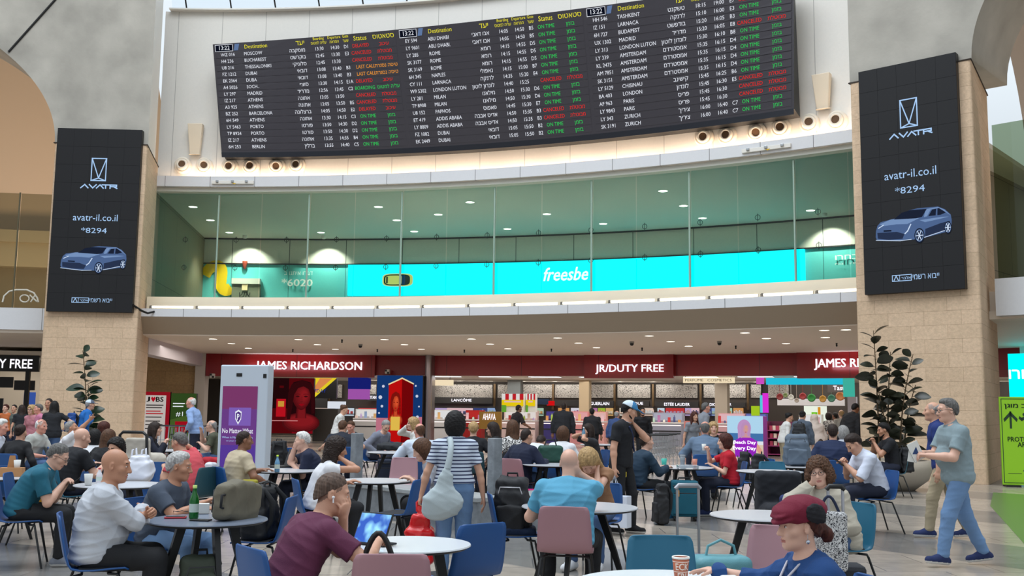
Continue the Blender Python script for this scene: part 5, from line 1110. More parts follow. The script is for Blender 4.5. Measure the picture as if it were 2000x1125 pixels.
def person(label, hx, hy, Y, yaw=0, pose='sit', z=None, skin='light', hair='short', hc='dark', top=('tee', 'white', (220, 220, 220)), bottom=('navy', (34, 38, 52)), shoes=('black', (30, 30, 32)),
           lean=8, slouch=14, head=(0, 0, 0), hl=None, hr=None, el=None, er=None, fl='relax', fr='relax', w=1., belly=0., fem=False, beard=None, legs=None, spread=.14, specs=None, cap=None, extras=None, chair=True, group=None, detail=True, foldk=1., twist=0., sleeve=.96, hem_=None):
    """hx, hy: where the crown of the head shows; Y: distance into the hall. Local frame: faces +Y, +X is the person's right."""
    near = Y < 12.5; vox = min(max(.0052, Y*.00070), .0135)
    g = np.random.default_rng(abs(hash(label)) % 9999 if False else sum(map(ord, label)))
    sit = pose == 'sit'; pz = .535 if sit else .955
    dirv = lambda a: np.array([0, math.sin(R(a)), math.cos(R(a))])
    P0 = np.array([0, 0, pz]); P1 = P0+.25*dirv(lean); N = P1+.25*dirv(lean+slouch)
    sp = []
    for t in np.linspace(0, 1, 11):
        sp.append(P0*(1-t)**2+2*t*(1-t)*(P0+.27*dirv(lean*.7))+t*t*N)
    spR = [rx(-R(lean+slouch*t-4)) for t in np.linspace(0, 1, 11)]
    if fem: wid = [.172, .17, .155, .14, .134, .138, .15, .158, .155, .12, .06]; dep = [.118, .118, .11, .102, .10, .108, .115, .115, .1, .08, .055]
    else: wid = [.162, .16, .155, .152, .154, .162, .172, .178, .172, .13, .065]; dep = [.115, .115, .11, .108, .11, .116, .12, .12, .105, .085, .06]
    wid = [v*w for v in wid]; dep = [v*(.45+.55*w) for v in dep]
    sx = (.158 if fem else .178)*(.6+.4*w)
    Ra = spR[9]@rz(R(twist)); sh = {1: N-.07*dirv(lean+slouch)+Ra@np.array([sx, -.005, 0]), -1: N-.07*dirv(lean+slouch)+Ra@np.array([-sx, -.005, 0])}
    Rh = rz(R(head[0]))@rx(-R(lean*.2-head[1]*-1 if False else head[1]*-1*-1))@ry(R(head[2])) if False else rz(R(head[0]))@rx(-R(head[1]))@ry(R(head[2]))
    Hc = N+.075*dirv(lean*.5+slouch*.5)+Rh@np.array([0, .022, .085])
    # arms
    L1, L2 = .285, .25
    defl = {'sit': (.24, .22, .60), 'stand': (.27, .03, .80), 'walk': (.27, .08, .80)}[pose]
    arms = {}
    for sd, hnd, eh, fm in ((1, hr, er, fr), (-1, hl, el, fl)):
        T = np.array(hnd if hnd is not None else (sd*defl[0]*(.7+.3*w), defl[1], defl[2]), float)
        if hnd is not None and hnd[0] is None: T = Hc+Rh@np.array(hnd[1:])
        h = np.array(eh if eh is not None else (sd*.7, -.5, -.8), float); E, T = ik(sh[sd], T, L1, L2, h); arms[sd] = (sh[sd], E, T, fm)
    # legs
    lg = {}
    for i, sd in enumerate((1, -1)):
        hip = P0+np.array([sd*.088*w**.5, .02 if sit else 0, -.03 if not sit else .0])
        if legs is not None and legs[i] is not None:
            lx = legs[i]; ft = np.array(lx[:3], float); kh = np.array(lx[3:6] if len(lx) > 3 else (0, 1, .2), float)
            K, A_ = ik(hip, ft, .43, .42, kh)
        elif sit: K = np.array([sd*spread, .44, .51]); A_ = np.array([sd*spread*.95, .42, .09])
        else: K = np.array([sd*.10, .025, .50]); A_ = np.array([sd*.105, -.01, .09])
        lg[sd] = (hip, K, A_)
    allp = [P0, N, Hc]+[q for a in arms.values() for q in a[:3]]+[q for l in lg.values() for q in l]
    lo = np.min(allp, 0)-.24; hi = np.max(allp, 0)+.24; lo[2] = max(lo[2], -.02)
    root = empty('person', (0, 0, 0), R(yaw), label, 'person', group)
    # scale so that the crown reaches the height the photo shows
    crown = Hc[2]+.118+(.012 if hair not in ('bald', None) else 0)+(.02 if cap and cap[0] != 'beret' else .038 if cap else 0)
    wp = at(hx, hy, Y); s = (wp[2]/crown) if z is None else z/crown; s = min(max(s, .90), 1.1)
    hxy = rz(R(yaw))@(np.array([Hc[0], Hc[1]-.01, 0])*s); root.location = (wp[0]-hxy[0], wp[1]-hxy[1], 0)
    ms = mat('skin_'+skin, SKIN[skin], .5, var=.05, vscale=14, bump=.05, bscale=90)
    # ---- body: one continuous surface
    F = Field(lo, hi, vox)
    for i in range(10): F.ell(sp[i], (wid[i]*(.93 if i > 2 else .88), dep[i]*(.92 if i > 2 else .86), .07), spR[i], .025)
    if belly: F.ell(sp[3]+np.array([0, .04+belly*.35, .0]), (.12*w, .07+belly*.5, .11), spR[3], .04)
    def neck(F, t=0.): F.cone(N-.03*dirv(lean), Hc+Rh@np.array([0, -.022, -.05]), .058+t, .052+t, .03)
    neck(F)
    def headshape(F):
        E_ = lambda c, r, k=.02, op='u', rot=None: F.ell(Hc+Rh@np.array(c), r, Rh if rot is None else Rh@rot, k, op)
        E_((0, -.012, .03), (.075, .096, .09), .02); E_((0, .028, -.035), (.058, .068, .082), .03); E_((0, .068, -.098), (.026, .024, .02), .03)
        E_((.04, .055, -.02), (.03, .03, .026), .02); E_((-.04, .055, -.02), (.03, .03, .026), .02); E_((0, .03, -.085), (.045, .05, .025), .025)
        F.cone(Hc+Rh@np.array([-.034, .079, .03]), Hc+Rh@np.array([.034, .079, .03]), .013, .013, .015)
        E_((.031, .099, .006), (.017, .013, .012), .012, 's'); E_((-.031, .099, .006), (.017, .013, .012), .012, 's')
        F.cone(Hc+Rh@np.array([0, .09, .018]), Hc+Rh@np.array([0, .112, -.03]), .0085, .0125, .012); E_((.011, .1, -.034), (.009, .011, .008), .008); E_((-.011, .1, -.034), (.009, .011, .008), .008)
        if near:
            E_((0, .094, -.0605), (.023, .009, .0055), .006); E_((0, .092, -.0725), (.019, .009, .006), .006); E_((0, .098, -.0665), (.022, .006, .0016), .003, 's')
            for sd in (1, -1): E_((sd*.031, .084, .006), (.0125, .0105, .0085), .004)
        for sd in (1, -1):
            E_((sd*.077, -.008, -.004), (.009, .020, .032), .008, rot=rz(sd*R(-25))); 
            if near: E_((sd*.085, .0, .0), (.006, .009, .014), .006, 's', rot=rz(sd*R(-25)))
    headshape(F)
    for sd in (1, -1):
        S_, E2, T_, fm = arms[sd]
        F.cone(N-.02*dirv(lean), S_, .05, .05*(.5+.5*w), .04); F.ell(S_, (.056*(.5+.5*w),)*3, None, .03)
        aw = (.82 if fem else 1.)*(.6+.4*w)
        F.cone(S_, E2, .052*aw, .042*aw, .02); F.cone(E2, E2+(T_-E2)*.35, .043*aw, .042*aw, .015); F.cone(E2+(T_-E2)*.3, T_, .042*aw, .027*aw, .015)
    def hands(F):
        for sd in (1, -1):
            S_, E2, T_, fm = arms[sd]; f = nrm(T_-E2); mode = fm if isinstance(fm, str) else fm[0]
            n_ = np.array([0, .25, -1.]) if mode in ('relax', 'table', 'grip', 'flat') else (np.array([-sd, 0., 0.]) if mode in ('hang', 'hold', 'fist') else nrm(Hc-T_))
            if not isinstance(fm, str):
                f = nrm(fm[1]); n_ = np.array(fm[2], float)
            if mode == 'table' and isinstance(fm, str): f = nrm(f*np.array([1, 1, .15]))
            n_ = nrm(n_-f*(n_@f)); th = np.cross(f, n_)*sd
            pc = T_+f*.05; Rm = np.stack([th, f, n_], 1); F.ell(pc, (.041, .052, .017), Rm, .014); F.cone(T_, T_+f*.05, .026, .03, .012, sq=(n_, .62))
            base = T_+f*.088
            cur = {'relax': 30, 'table': 16, 'flat': 6, 'grip': 68, 'hold': 60, 'hang': 26, 'fist': 82, 'cheek': 28, 'point': 78, 'chin': 62}[mode]
            for j, (o_, l_) in enumerate(((.029, .07), (.0095, .078), (-.0095, .073), (-.028, .058))):
                c_ = cur+4*j if not (mode == 'point' and j == 0) else 4
                b0 = base+th*o_-f*.008*abs(j-1); q = b0; ang = R(c_*.45)
                for sgl, fr_ in ((.42, .5), (.33, .85), (.25, .7)):
                    ang += R(c_*fr_*.5); q2 = q+(f*math.cos(ang)+n_*math.sin(ang))*l_*sgl; F.cone(q, q2, .0088-.0006*(sgl < .4), .0082-.0009*(sgl < .3), .0035); q = q2
            t0 = T_+f*.025+th*.024; t1 = t0+(th*.62+f*.62+n_*.35)*.04; t2 = t1+(th*.15+f*.85+n_*.45)*.034; F.cone(t0, t1, .0125, .0105, .008); F.cone(t1, t2, .0105, .0085, .003)
    hands(F)
    for sd in (1, -1):
        hip, K, A_ = lg[sd]; lw = (.7+.3*w)
        F.cone(hip, K, .072*lw, .050*lw, .02); F.cone(K, A_, .048*lw, .036, .015); F.ell(K+(A_-K)*.3+np.array([0, -.010, 0]), (.045*lw, .05*lw, .1), None, .015); F.cone(A_+np.array([0, -.02, -.045]), A_+np.array([0, .1, -.055]), .03, .026, .02)
    mats = [ms]
    lipm = mat('lips_'+('rose' if fem else 'plain'), (182, 116, 104) if fem else (184, 122, 106), .45); brow = mat('brow_'+hc+'_'+skin, tuple(int(v*.6+SKIN[skin][i]*.25) for i, v in enumerate(HAIRC[hc])), .8); mats += [lipm, brow, mat('eye_white', (226, 222, 218), .25), mat('eye_iris', (36, 26, 22), .2), mat('cropped_'+hc+'_'+skin, tuple(int(HAIRC[hc][i]*.6+SKIN[skin][i]*.4) for i in range(3)), .75, var=.15, vscale=60), cloth(bottom[0], bottom[1])]
    crop_ = hair in ('short', 'buzz', 'neat', 'fringe', 'thick')
    def reg(C_):
        q = (C_-Hc)@Rh; m = np.zeros(len(C_), int)
        m[(np.linalg.norm(C_-P0, axis=1) < .25) & (C_[:, 2] < sp[4][2])] = 6
        if crop_:
            pd = (q[:, 1]-.066)*.80-(q[:, 2]-.080)*.92; ear = (np.abs(q[:, 0]) > .070) & (np.abs(q[:, 2]) < .034) & (np.abs(q[:, 1]+.008) < .026)
            m[(pd < .020+.012*np.clip(-q[:, 1]*12, 0, 1)) & (pd > -.06) & (q[:, 2] > -.098) & (q[:, 2] < .09) & (q[:, 1] < .045) & ~ear & (np.linalg.norm(q, axis=1) < .14)] = 5
        if near:
            m[(np.abs(q[:, 0]) < .022) & (np.abs(q[:, 2]+.0665) < .0105-.18*np.abs(q[:, 0])) & (q[:, 1] > .08)] = 1
            ax_ = np.abs(np.abs(q[:, 0])-.031); m[(ax_ < .0150) & (np.abs(q[:, 2]-(.033-.25*ax_)) < .0030) & (q[:, 1] > .055)] = 2
            m[(ax_**2/.0112**2+(q[:, 2]-.006)**2/.0050**2 < 1) & (q[:, 1] > .07)] = 3; m[(ax_**2+(q[:, 2]-.0065)**2*1.3 < .0062**2) & (q[:, 1] > .07)] = 4
        else:
            ax_ = np.abs(np.abs(q[:, 0])-.031); m[(ax_ < .016) & (np.abs(q[:, 2]-.031) < .005) & (q[:, 1] > .05)] = 2; m[(ax_ < .011) & (np.abs(q[:, 2]-.005) < .0075) & (q[:, 1] > .06)] = 4
            m[(np.abs(q[:, 0]) < .022) & (np.abs(q[:, 2]+.0665) < .009) & (q[:, 1] > .08)] = 1
        return m
    solid('body', F, mats, root, s, reg)
    # ---- trousers and shoes
    def part(pts, m=.17): return Field(np.maximum(np.min(pts, 0)-m, (-9, -9, -.01)), np.max(pts, 0)+m, vox)
    if bottom:
        bn, bc = bottom[0], bottom[1]; bm_ = cloth(bn, bc); lp = [q for l in lg.values() for q in l]+[P0+np.array([0, 0, .1])]
        G = part(lp, .2); t = .014
        for i in range(3): G.ell(sp[i], (wid[i]+t-.006, dep[i]+t-.006, .08), spR[i], .03)
        for sd in (1, -1):
            hip, K, A_ = lg[sd]; lw = .7+.3*w; kk = nrm(K-A_)
            if bn.startswith('skirt'): G.cone(hip, K+np.array([0, 0, -.05]), .11, .12, .1); continue
            G.cone(hip, K, .088*lw+t, .06*lw+t, .03); G.cone(K, A_+kk*.02, .06*lw+t, .05+t*.8, .02)
        G.folds(.0045*foldk, 3+len(label))
        for sd in (1, -1): A_ = lg[sd][2]; G.cut(A_+np.array([0, 0, -.015]), nrm(A_-lg[sd][1]), A_-.14, A_+.14)
        G.cut(P0+(hem_+.06 if hem_ is not None else {'tee': -.02, 'polo': -.04, 'jacket': -.04, 'robe': -.1, 'sweater': .0, 'shirt': .06}.get(top[0], .05))*dirv(lean) if not sit else P0+.07*dirv(lean), dirv(lean), *((None, None) if not sit else (P0+np.array([-.5, -.5, -.3]), P0+np.array([.5, .13, .6])))); solid('trousers' if not bn.startswith('skirt') else 'skirt', G, bm_, root, s)
    for sd in (1, -1):
        hip, K, A_ = lg[sd]; sh_ = nrm(A_-K); fd = nrm(np.array([0, 1, 0])+np.array([sd*.15, 0, 0])); pit = 0.
        if legs is not None and legs[0 if sd == 1 else 1] is not None and len(legs[0 if sd == 1 else 1]) > 6: pit = legs[0 if sd == 1 else 1][6]
        Rf = rz(-sd*R(8))@rx(R(pit)); hl_ = A_+Rf@np.array([0, -.045, -.048]); toe = A_+Rf@np.array([0, .155, -.055]); G = Field(np.minimum(hl_, toe)-.1, np.maximum(hl_, toe)+.12, max(vox*.8, .006))
        G.cone(hl_, toe, .046, .042, .02); G.cone(A_+np.array([0, -.005, .0]), A_+Rf@np.array([0, .06, -.035]), .05, .046, .03); up = Rf@np.array([0, 0, 1.]); sole = A_+up*-.088
        G.cut(sole, -up); G.cut(A_+np.array([0, 0, .02]), (0, 0, 1))
        smat = [cloth('shoe_'+shoes[0], shoes[1]), mat('sole_'+('white' if 'sneaker' in shoes[0] else 'dark'), (210, 208, 204) if 'sneaker' in shoes[0] else (24, 24, 24), .6)]
        solid('shoe', G, smat, root, s, lambda C_, sole=sole, up=up: (((C_-sole)@up) < .026).astype(int))
    # ---- top
    kind, tn, tcol = top[0], top[1], top[2]
    tm = top[3] if len(top) > 3 else cloth(tn, tcol); t = {'tee': .014, 'polo': .015, 'shirt': .017, 'sweater': .02, 'jacket': .026, 'robe': .026, 'blouse': .012, 'top': .009}[kind]
    G = part([P0, N]+[q for a in arms.values() for q in a[:3]], .2 if not belly else .26)
    for i in range(10): G.ell(sp[i], (wid[i]+t+(.008 if i < 5 else 0), dep[i]+t+(.008 if i < 5 else 0), .078), spR[i], .03)
    if belly: G.ell(sp[3]+np.array([0, .05+belly*.35, 0]), (.13*w+t, .08+belly*.5+t, .13), spR[3], .05)
    if fem:
        for sd in (1, -1): G.ell(sp[6]+spR[6]@np.array([sd*.07, .085, 0]), (.06, .055, .06), spR[6], .03)
    else: G.ell(sp[7]+spR[7]@np.array([0, .05, 0]), (.13*w+t, .07+t, .08), spR[7], .04)
    if not sit or kind in ('jacket', 'robe'): G.ell(P0+np.array([0, 0, -.05]), (wid[0]+t+.008, dep[0]+t+.012, .1), None, .04)
    longs = kind in ('shirt', 'sweater', 'jacket', 'robe') and not tn.endswith('_rolled')
    SL = Field(G.lo, G.lo+(G.n-2)*vox, vox); SL.n = G.n; SL.ax = G.ax; SL.D = np.full(tuple(G.n), .12, f32)
    for sd in (1, -1):
        S_, E2, T_, fm = arms[sd]; aw = (.82 if fem else 1.)*(.6+.4*w)
        G.cone(N-.03*dirv(lean), S_, .05+t*.8, .052*(.5+.5*w)+t*.7, .04)
        if kind == 'top': continue
        G.ell(S_, (.053*(.5+.5*w)+t*.8,)*3, None, .03)
        if longs: SL.cone(S_, E2, .053*aw+t, .047*aw+t, .02); SL.cone(E2, T_, .047*aw+t, .033*aw+t, .015)
        else:
            fr_ = {'tee': .68, 'polo': .72, 'shirt': 1., 'sweater': 1., 'jacket': 1, 'blouse': .35, 'robe': 1}[kind]; end = S_+(E2-S_)*(fr_+.12); SL.cone(S_, end, .052*aw+t, .051*aw+t+.004, .02)
    if kind != 'top':
        for sd in (1, -1):
            S_, E2, T_, fm = arms[sd]
            if longs: c0 = E2+(T_-E2)*sleeve; SL.cut(c0, T_-E2, c0-.07, c0+.07)
            else:
                fr_ = {'tee': .68, 'polo': .72, 'shirt': 1., 'blouse': .35}.get(kind, 1.); c0 = S_+(E2-S_)*fr_; SL.cut(c0, E2-S_, c0-.115, c0+.115)
        G.put((slice(None),)*3, SL.D, f32(.02), 'u')
    G.folds(.005*foldk*(1.3 if kind in ('shirt', 'jacket', 'sweater') else 1), len(label)*7)
    hem = {'tee': -.10, 'polo': -.13, 'shirt': -.02 if sit else -.06, 'sweater': -.08, 'jacket': -.14, 'robe': -.4, 'blouse': -.04, 'top': -.02}[kind]
    if hem_ is not None: hem = hem_
    if sit: hem = max(hem, -.085)
    if kind == 'robe': G.cone(P0, P0+np.array([0, .05, -.4]), .2, .26, .1)
    G.cut(P0+hem*dirv(lean if sit else 0), -dirv(lean if sit else 0), P0+np.array([-.4, -.4, -.75]), P0+np.array([.4, .4, .12]))
    nb = N+.012*dirv(lean+slouch); ndir = nrm(Hc-N)
    G.cut(nb+ndir*.012, nrm(ndir+np.array([0, .35, 0])), nb-np.array([.09, .1, .04]), nb+np.array([.09, .12, .16]))
    if kind in ('polo', 'shirt', 'jacket'):
        G.cone(nb-ndir*.045, nb+ndir*.05, .078, .066, .02)
        G.cut(nb+ndir*.030, nrm(ndir+np.array([0, .35, 0])), nb-np.array([.12, .13, .06]), nb+np.array([.12, .14, .16]))
    solid({'tee': 't_shirt', 'polo': 'polo_shirt', 'shirt': 'shirt', 'sweater': 'sweater', 'jacket': 'jacket', 'robe': 'long_garment', 'blouse': 'blouse', 'top': 'sleeveless_top'}[kind], G, tm, root, s)
    # ---- hair
    hm = hairmat(hc, hair in ('curly', 'bigcurly', 'longcurly', 'wavy'))
    HF = lambda lo_, hi_: Field(Hc+np.minimum(np.array(lo_), 0)-.12, Hc+np.array(hi_)+.12, max(vox*.9, .0055))
    LQ = lambda c: Hc+Rh@np.array(c, float)
    if hair and hair != 'bald':
        big = hair in ('long', 'bob', 'curly', 'longcurly', 'bigcurly', 'bun', 'wavy')
        H_ = HF((-.12, -.12, -.45) if hair in ('long', 'longcurly') else (-.1, -.1, -.16), (.1, .1, .1)); th_ = {'buzz': .0065, 'fringe': .010, 'short': .014, 'thick': .024, 'neat': .017}.get(hair, .018)
        H_.ell(LQ((0, -.012, .03)), (.075+th_, .096+th_, .09+th_), Rh, .01)
        H_.ell(LQ((0, -.05, -.03)), (.066+th_*.7, .058+th_*.7, .07), Rh, .02)
        if hair in ('thick', 'neat'): H_.ell(LQ((0, .035, .095)), (.06, .05, .032), Rh, .02)
        if hair == 'bob': H_.ell(LQ((0, -.03, -.015)), (.112, .106, .14), Rh, .03)
        if hair in ('long', 'longcurly'):
            H_.ell(LQ((0, -.035, -.03)), (.1, .098, .13), Rh, .03); b0 = LQ((0, -.07, -.08)); H_.cone(b0, N+np.array([0, -.10, -.12]), .085, .085, .04, sq=((0, 1, 0), .65)); H_.cone(N+np.array([0, -.10, -.12]), N+np.array([0, -.13, -.30]), .085, .055, .04, sq=((0, 1, 0), .55))
            for sd in (1, -1): H_.cone(LQ((sd*.075, -.01, -.02)), LQ((sd*.10, -.0, -.2)), .032, .03, .03)
        if hair in ('curly', 'bigcurly', 'longcurly', 'wavy'): H_.ell(LQ((0, -.02, .035)), (.108, .122, .112), Rh, .02); H_.ell(LQ((0, -.035, -.05)), (.106, .09, .085), Rh, .03)
        if hair == 'bigcurly': 
            for sd in (1, -1): H_.ell(LQ((sd*.085, .0, -.035)), (.05, .07, .075), Rh, .03)
        if hair == 'bun': H_.ell(LQ((0, -.10, .06)), (.05, .045, .05), Rh, .015)
        if hair == 'pony': H_.cone(LQ((0, -.10, .02)), LQ((0, -.15, -.05)), .03, .035, .02); H_.cone(LQ((0, -.15, -.05)), LQ((0, -.15, -.26)), .035, .022, .02); H_.ell(LQ((0, -.07, -.05)), (.07, .05, .06), Rh, .02)
        if hair in ('curly', 'bigcurly', 'longcurly', 'wavy'):
            X, Y_, Z = H_.pts((slice(None),)*3); a_ = .010 if hair != 'wavy' else .006
            H_.D += f32(a_)*(np.sin(X*150+3*np.sin(Z*60))*np.sin(Y_*140+2*np.sin(X*70))*np.sin(Z*130+2*np.sin(Y_*50)))
        else: H_.folds(.003, 5, (.02, .035))
        # face opening
        if hair in ('bob', 'long', 'bigcurly', 'wavy', 'longcurly'): H_.ell(LQ((0, .075, -.045)), (.068 if hair != 'bigcurly' else .066, .07, .105), Rh, .012, 's'); H_.cut(LQ((0, .06, -.05)), Rh@np.array([0, 1., -.25])) if hair != 'bigcurly' else None
        elif hair == 'curly': H_.cut(LQ((0, .045, .05)), Rh@np.array([0, 1., -.75])); H_.cut(LQ((0, 0, -.10)), Rh@np.array([0, 0, -1.]))
        else:
            X, Y_, Z = H_.pts((slice(None),)*3); nv = Rh@nrm([0, .80, -.92]); p0 = LQ((0, .066, .080)); pl_ = (X-f32(p0[0]))*f32(nv[0])+(Y_-f32(p0[1]))*f32(nv[1])+(Z-f32(p0[2]))*f32(nv[2])
            H_.D += f32(max(th_-.001, .003))*(1-np.clip(-pl_/f32(.05), 0, 1)); H_.cut(p0, nv); H_.cut(LQ((0, 0, -.09)), Rh@np.array([0, 0, -1.]))
        if hair == 'bob': H_.cut(LQ((0, 0, -.135)), Rh@np.array([0, 0, -1.]))
        if hair == 'fringe': H_.cut(LQ((0, -.03, .055)), Rh@np.array([0, .75, 1.]))
        solid('hair', H_, hm, root, s)
    if beard:
        B = Field(LQ((0, 0, 0))-.16, LQ((0, 0, 0))+.16, max(vox*.9, .006)); B.ell(LQ((0, .03, -.04)), (.0635, .072, .087), Rh, .02); B.ell(LQ((0, .07, -.1)), (.033, .03, .027), Rh, .02); B.cut(LQ((0, 0, -.042)), Rh@np.array([0, .55, 1.])); B.ell(LQ((0, .1, -.066)), (.02, .016, .009), Rh, .004, 's'); B.cut(LQ((0, .0, 0)), Rh@np.array([0, -1., 0]))
        solid('beard', B, hairmat(beard, True), root, s)
    if specs:
        m = MB()
        for sd in (1, -1):
            c = np.array([sd*.033, .106, .004]); pts = [tuple((LQ(c+np.array([.025*math.cos(t), 0, .019*math.sin(t)])))*s) for t in np.linspace(0, 2*math.pi, 15)]; m.tube(pts, .0022*s*(1 if near else 1.6), 5)
            m.tube([tuple(LQ((sd*.058, .104, .008))*s), tuple(LQ((sd*.081, .03, .012))*s), tuple(LQ((sd*.085, -.025, .0))*s)], .002*s*(1 if near else 1.6), 5)
        m.tube([tuple(LQ((-.009, .108, .006))*s), tuple(LQ((0, .113, .010))*s), tuple(LQ((.009, .108, .006))*s)], .002*s, 5); m.build('glasses', mat('spectacle_frame', (40, 34, 34), .3), root)
    if cap:
        Cf = Field(LQ((0, 0, 0))-.24, LQ((0, 0, 0))+.26, max(vox*.9, .0055)); cm = cap[1:]
        if cap[0] == 'cap':
            Cf.ell(LQ((0, -.012, .032)), (.093, .114, .107), Rh, .01); Cf.cut(LQ((0, 0, .042)), Rh@np.array([0, -.12, -1.])); Cf.cone(LQ((-.03, .10, .05)), LQ((-.03, .165, .035)), .045, .04, .01, sq=(Rh@np.array([0, .25, 1.]), .16)); Cf.cone(LQ((.03, .10, .05)), LQ((.03, .165, .035)), .045, .04, .01, sq=(Rh@np.array([0, .25, 1.]), .16))
            solid('cap', Cf, [cloth('cap_'+cm[0], cm[1]), cloth('cap_'+cm[2], cm[3])], root, s, lambda C_: (((C_-Hc)@Rh)[:, 1] < .0).astype(int))
        elif cap[0] == 'beret':
            Cf.ell(LQ((0, -.025, .078)), (.112, .132, .085), Rh, .02); Cf.ell(LQ((0, .055, .077)), (.088, .08, .038), Rh, .03); Cf.cone(LQ((-.03, .095, .068)), LQ((.03, .095, .068)), .045, .045, .02, sq=(Rh@np.array([0, .35, 1.]), .3)); Cf.cone(LQ((0, .06, .050)), LQ((0, -.06, .012)), .088, .09, .02, sq=(Rh@np.array([0, .3, 1.]), .25)); Cf.cut(LQ((0, 0, .03)), Rh@np.array([0, -.3, -1.]))
            for sd in (1, -1): pass
            Cf.folds(.004, 3, (.05, .1))
            solid('beret', Cf, [cloth('beret_'+cm[0], cm[1])], root, s)
            Df = Field(LQ((-.11, 0, .05))-.1, LQ((-.11, 0, .05))+.1, .0055); Df.ell(LQ((-.105, -.045, .075)), (.02, .052, .05), Rh, .01); Df.ell(LQ((-.10, -.08, .05)), (.02, .03, .03), Rh, .02); Df.folds(.004, 9, (.02, .03)); solid('beret_rosette', Df, cloth('black_felt', (24, 24, 30)), root, s)
        elif cap[0] == 'veil':
            Cf = Field(LQ((0, 0, 0))-np.array([.35, .35, .6]), LQ((0, 0, 0))+.2, vox); Cf.ell(LQ((0, -.015, .02)), (.098, .115, .115), Rh, .02); Cf.cone(LQ((0, -.02, -.05)), N+np.array([0, -.02, -.2]), .1, .2, .05); Cf.cone(N+np.array([0, 0, -.2]), N+np.array([0, 0, -.42]), .2, .23, .05); Cf.ell(LQ((0, .09, -.02)), (.06, .06, .085), Rh, .015, 's'); Cf.folds(.008, 4); solid('veil', Cf, cloth('veil_'+cm[0], cm[1]), root, s)
    J = dict(root=root, s=s, Hc=Hc*s, Rh=Rh, N=N*s, arms={k: [q*s if not isinstance(q, (str, tuple)) else q for q in v] for k, v in arms.items()}, P0=P0*s, sp=[q*s for q in sp], lg={k: [q*s for q in v] for k, v in lg.items()}, yaw=yaw, vox=vox, dep=dep, wid=wid, spR=spR, LQ=lambda c: LQ(c)*s)
    J['W'] = lambda p: rz(R(yaw))@np.asarray(p, float)+np.array(root.location)
    if sit and chair: seat_for.append((root.location.x, root.location.y, R(yaw), chair, label, Y))
    return J
seat_for = []
# ================================================================== FURNITURE
M_blue = mat('blue_chair_shell', (24, 78, 140), .45); M_pink = mat('dusty_pink_chair_shell', (168, 126, 134), .45); M_tealc = mat('teal_chair_shell', (30, 104, 134), .45); M_navyc = mat('dark_teal_chair_shell', (44, 84, 96), .45)
M_pad = mat('charcoal_seat_pad', (34, 36, 42), .8); M_legs = mat('black_powder_coat', (16, 17, 19), .4)
CHC = {'blue': M_blue, 'pink': M_pink, 'teal': M_tealc, 'navy': M_navyc}
def make_chair(c):
    root = empty('cafe_chair', (0, 0, 0), 0)
    prof = [(.225, .425, .40), (.20, .440, .43), (.1, .436, .44), (0, .430, .445), (-.09, .432, .45), (-.15, .446, .45), (-.19, .485, .45), (-.212, .55, .445), (-.232, .64, .435), (-.25, .73, .42), (-.262, .79, .405), (-.267, .818, .375), (-.268, .826, .33)]
    V, Fc = [], []; n = 10
    for y, z, wd in prof:
        for k in range(n+1):
            u = -1+2*k/n; curl = .022*u*u if z > .47 else 0; V.append((u*wd/2, y+curl, z+(.012*u*u if z < .47 else 0)))
    for i in range(len(prof)-1):
        for k in range(n): a = i*(n+1)+k; Fc.append((a, a+1, a+n+2, a+n+1))
    m = MB(); m.add(V, Fc, 0, True); o = m.build('shell', CHC[c], root)
    md = o.modifiers.new('solid', 'SOLIDIFY'); md.thickness = .012; md.offset = -1
    m = MB(); pr = [(.19, .4), (.1, .41), (0, .41), (-.1, .41)]; m.add([(u*w_/2, y, z_+.45) for y, w_ in pr for u, z_ in ((-1, 0), (-.9, .012), (.9, .012), (1, 0))], [(i*4+k, i*4+k+1, i*4+k+5, i*4+k+4) for i in range(3) for k in range(3)], 0, True); m.build('seat_pad', M_pad, root)
    for sx_ in (-1, 1):
        for fy, tx, ty in ((.16, .235, .25), (-.13, .24, -.27)):
            m = MB(); m.tube([(sx_*.15, fy*.6, .415), (sx_*.185, fy, .41), (sx_*.195, fy+(ty-fy)*.06, .385), (sx_*tx, ty, .0)], .0105, 7); m.build('leg', M_legs, root)
    m = MB(); m.tube([(-.15, .096, .415), (.15, .096, .415)], .01, 6); m.tube([(-.15, -.078, .415), (.15, -.078, .415)], .01, 6); m.build('frame', M_legs, root)
    return root
PROTO = {}
def chair(x, y, rz_, c, label):
    if c not in PROTO: o = PROTO[c] = make_chair(c)
    else: o = copy_tree(PROTO[c])
    o.location = (x, y, 0); o.rotation_euler = (0, 0, rz_); tag(o, label, 'chair', 'café chairs'); return o
M_ttop = mat('pale_grey_laminate', (196, 198, 204), .25); M_tedge = mat('dark_table_edge', (40, 40, 44), .5); M_tdk = mat('slate_laminate', (120, 130, 148), .25); M_twh = mat('white_laminate', (222, 226, 230), .25)
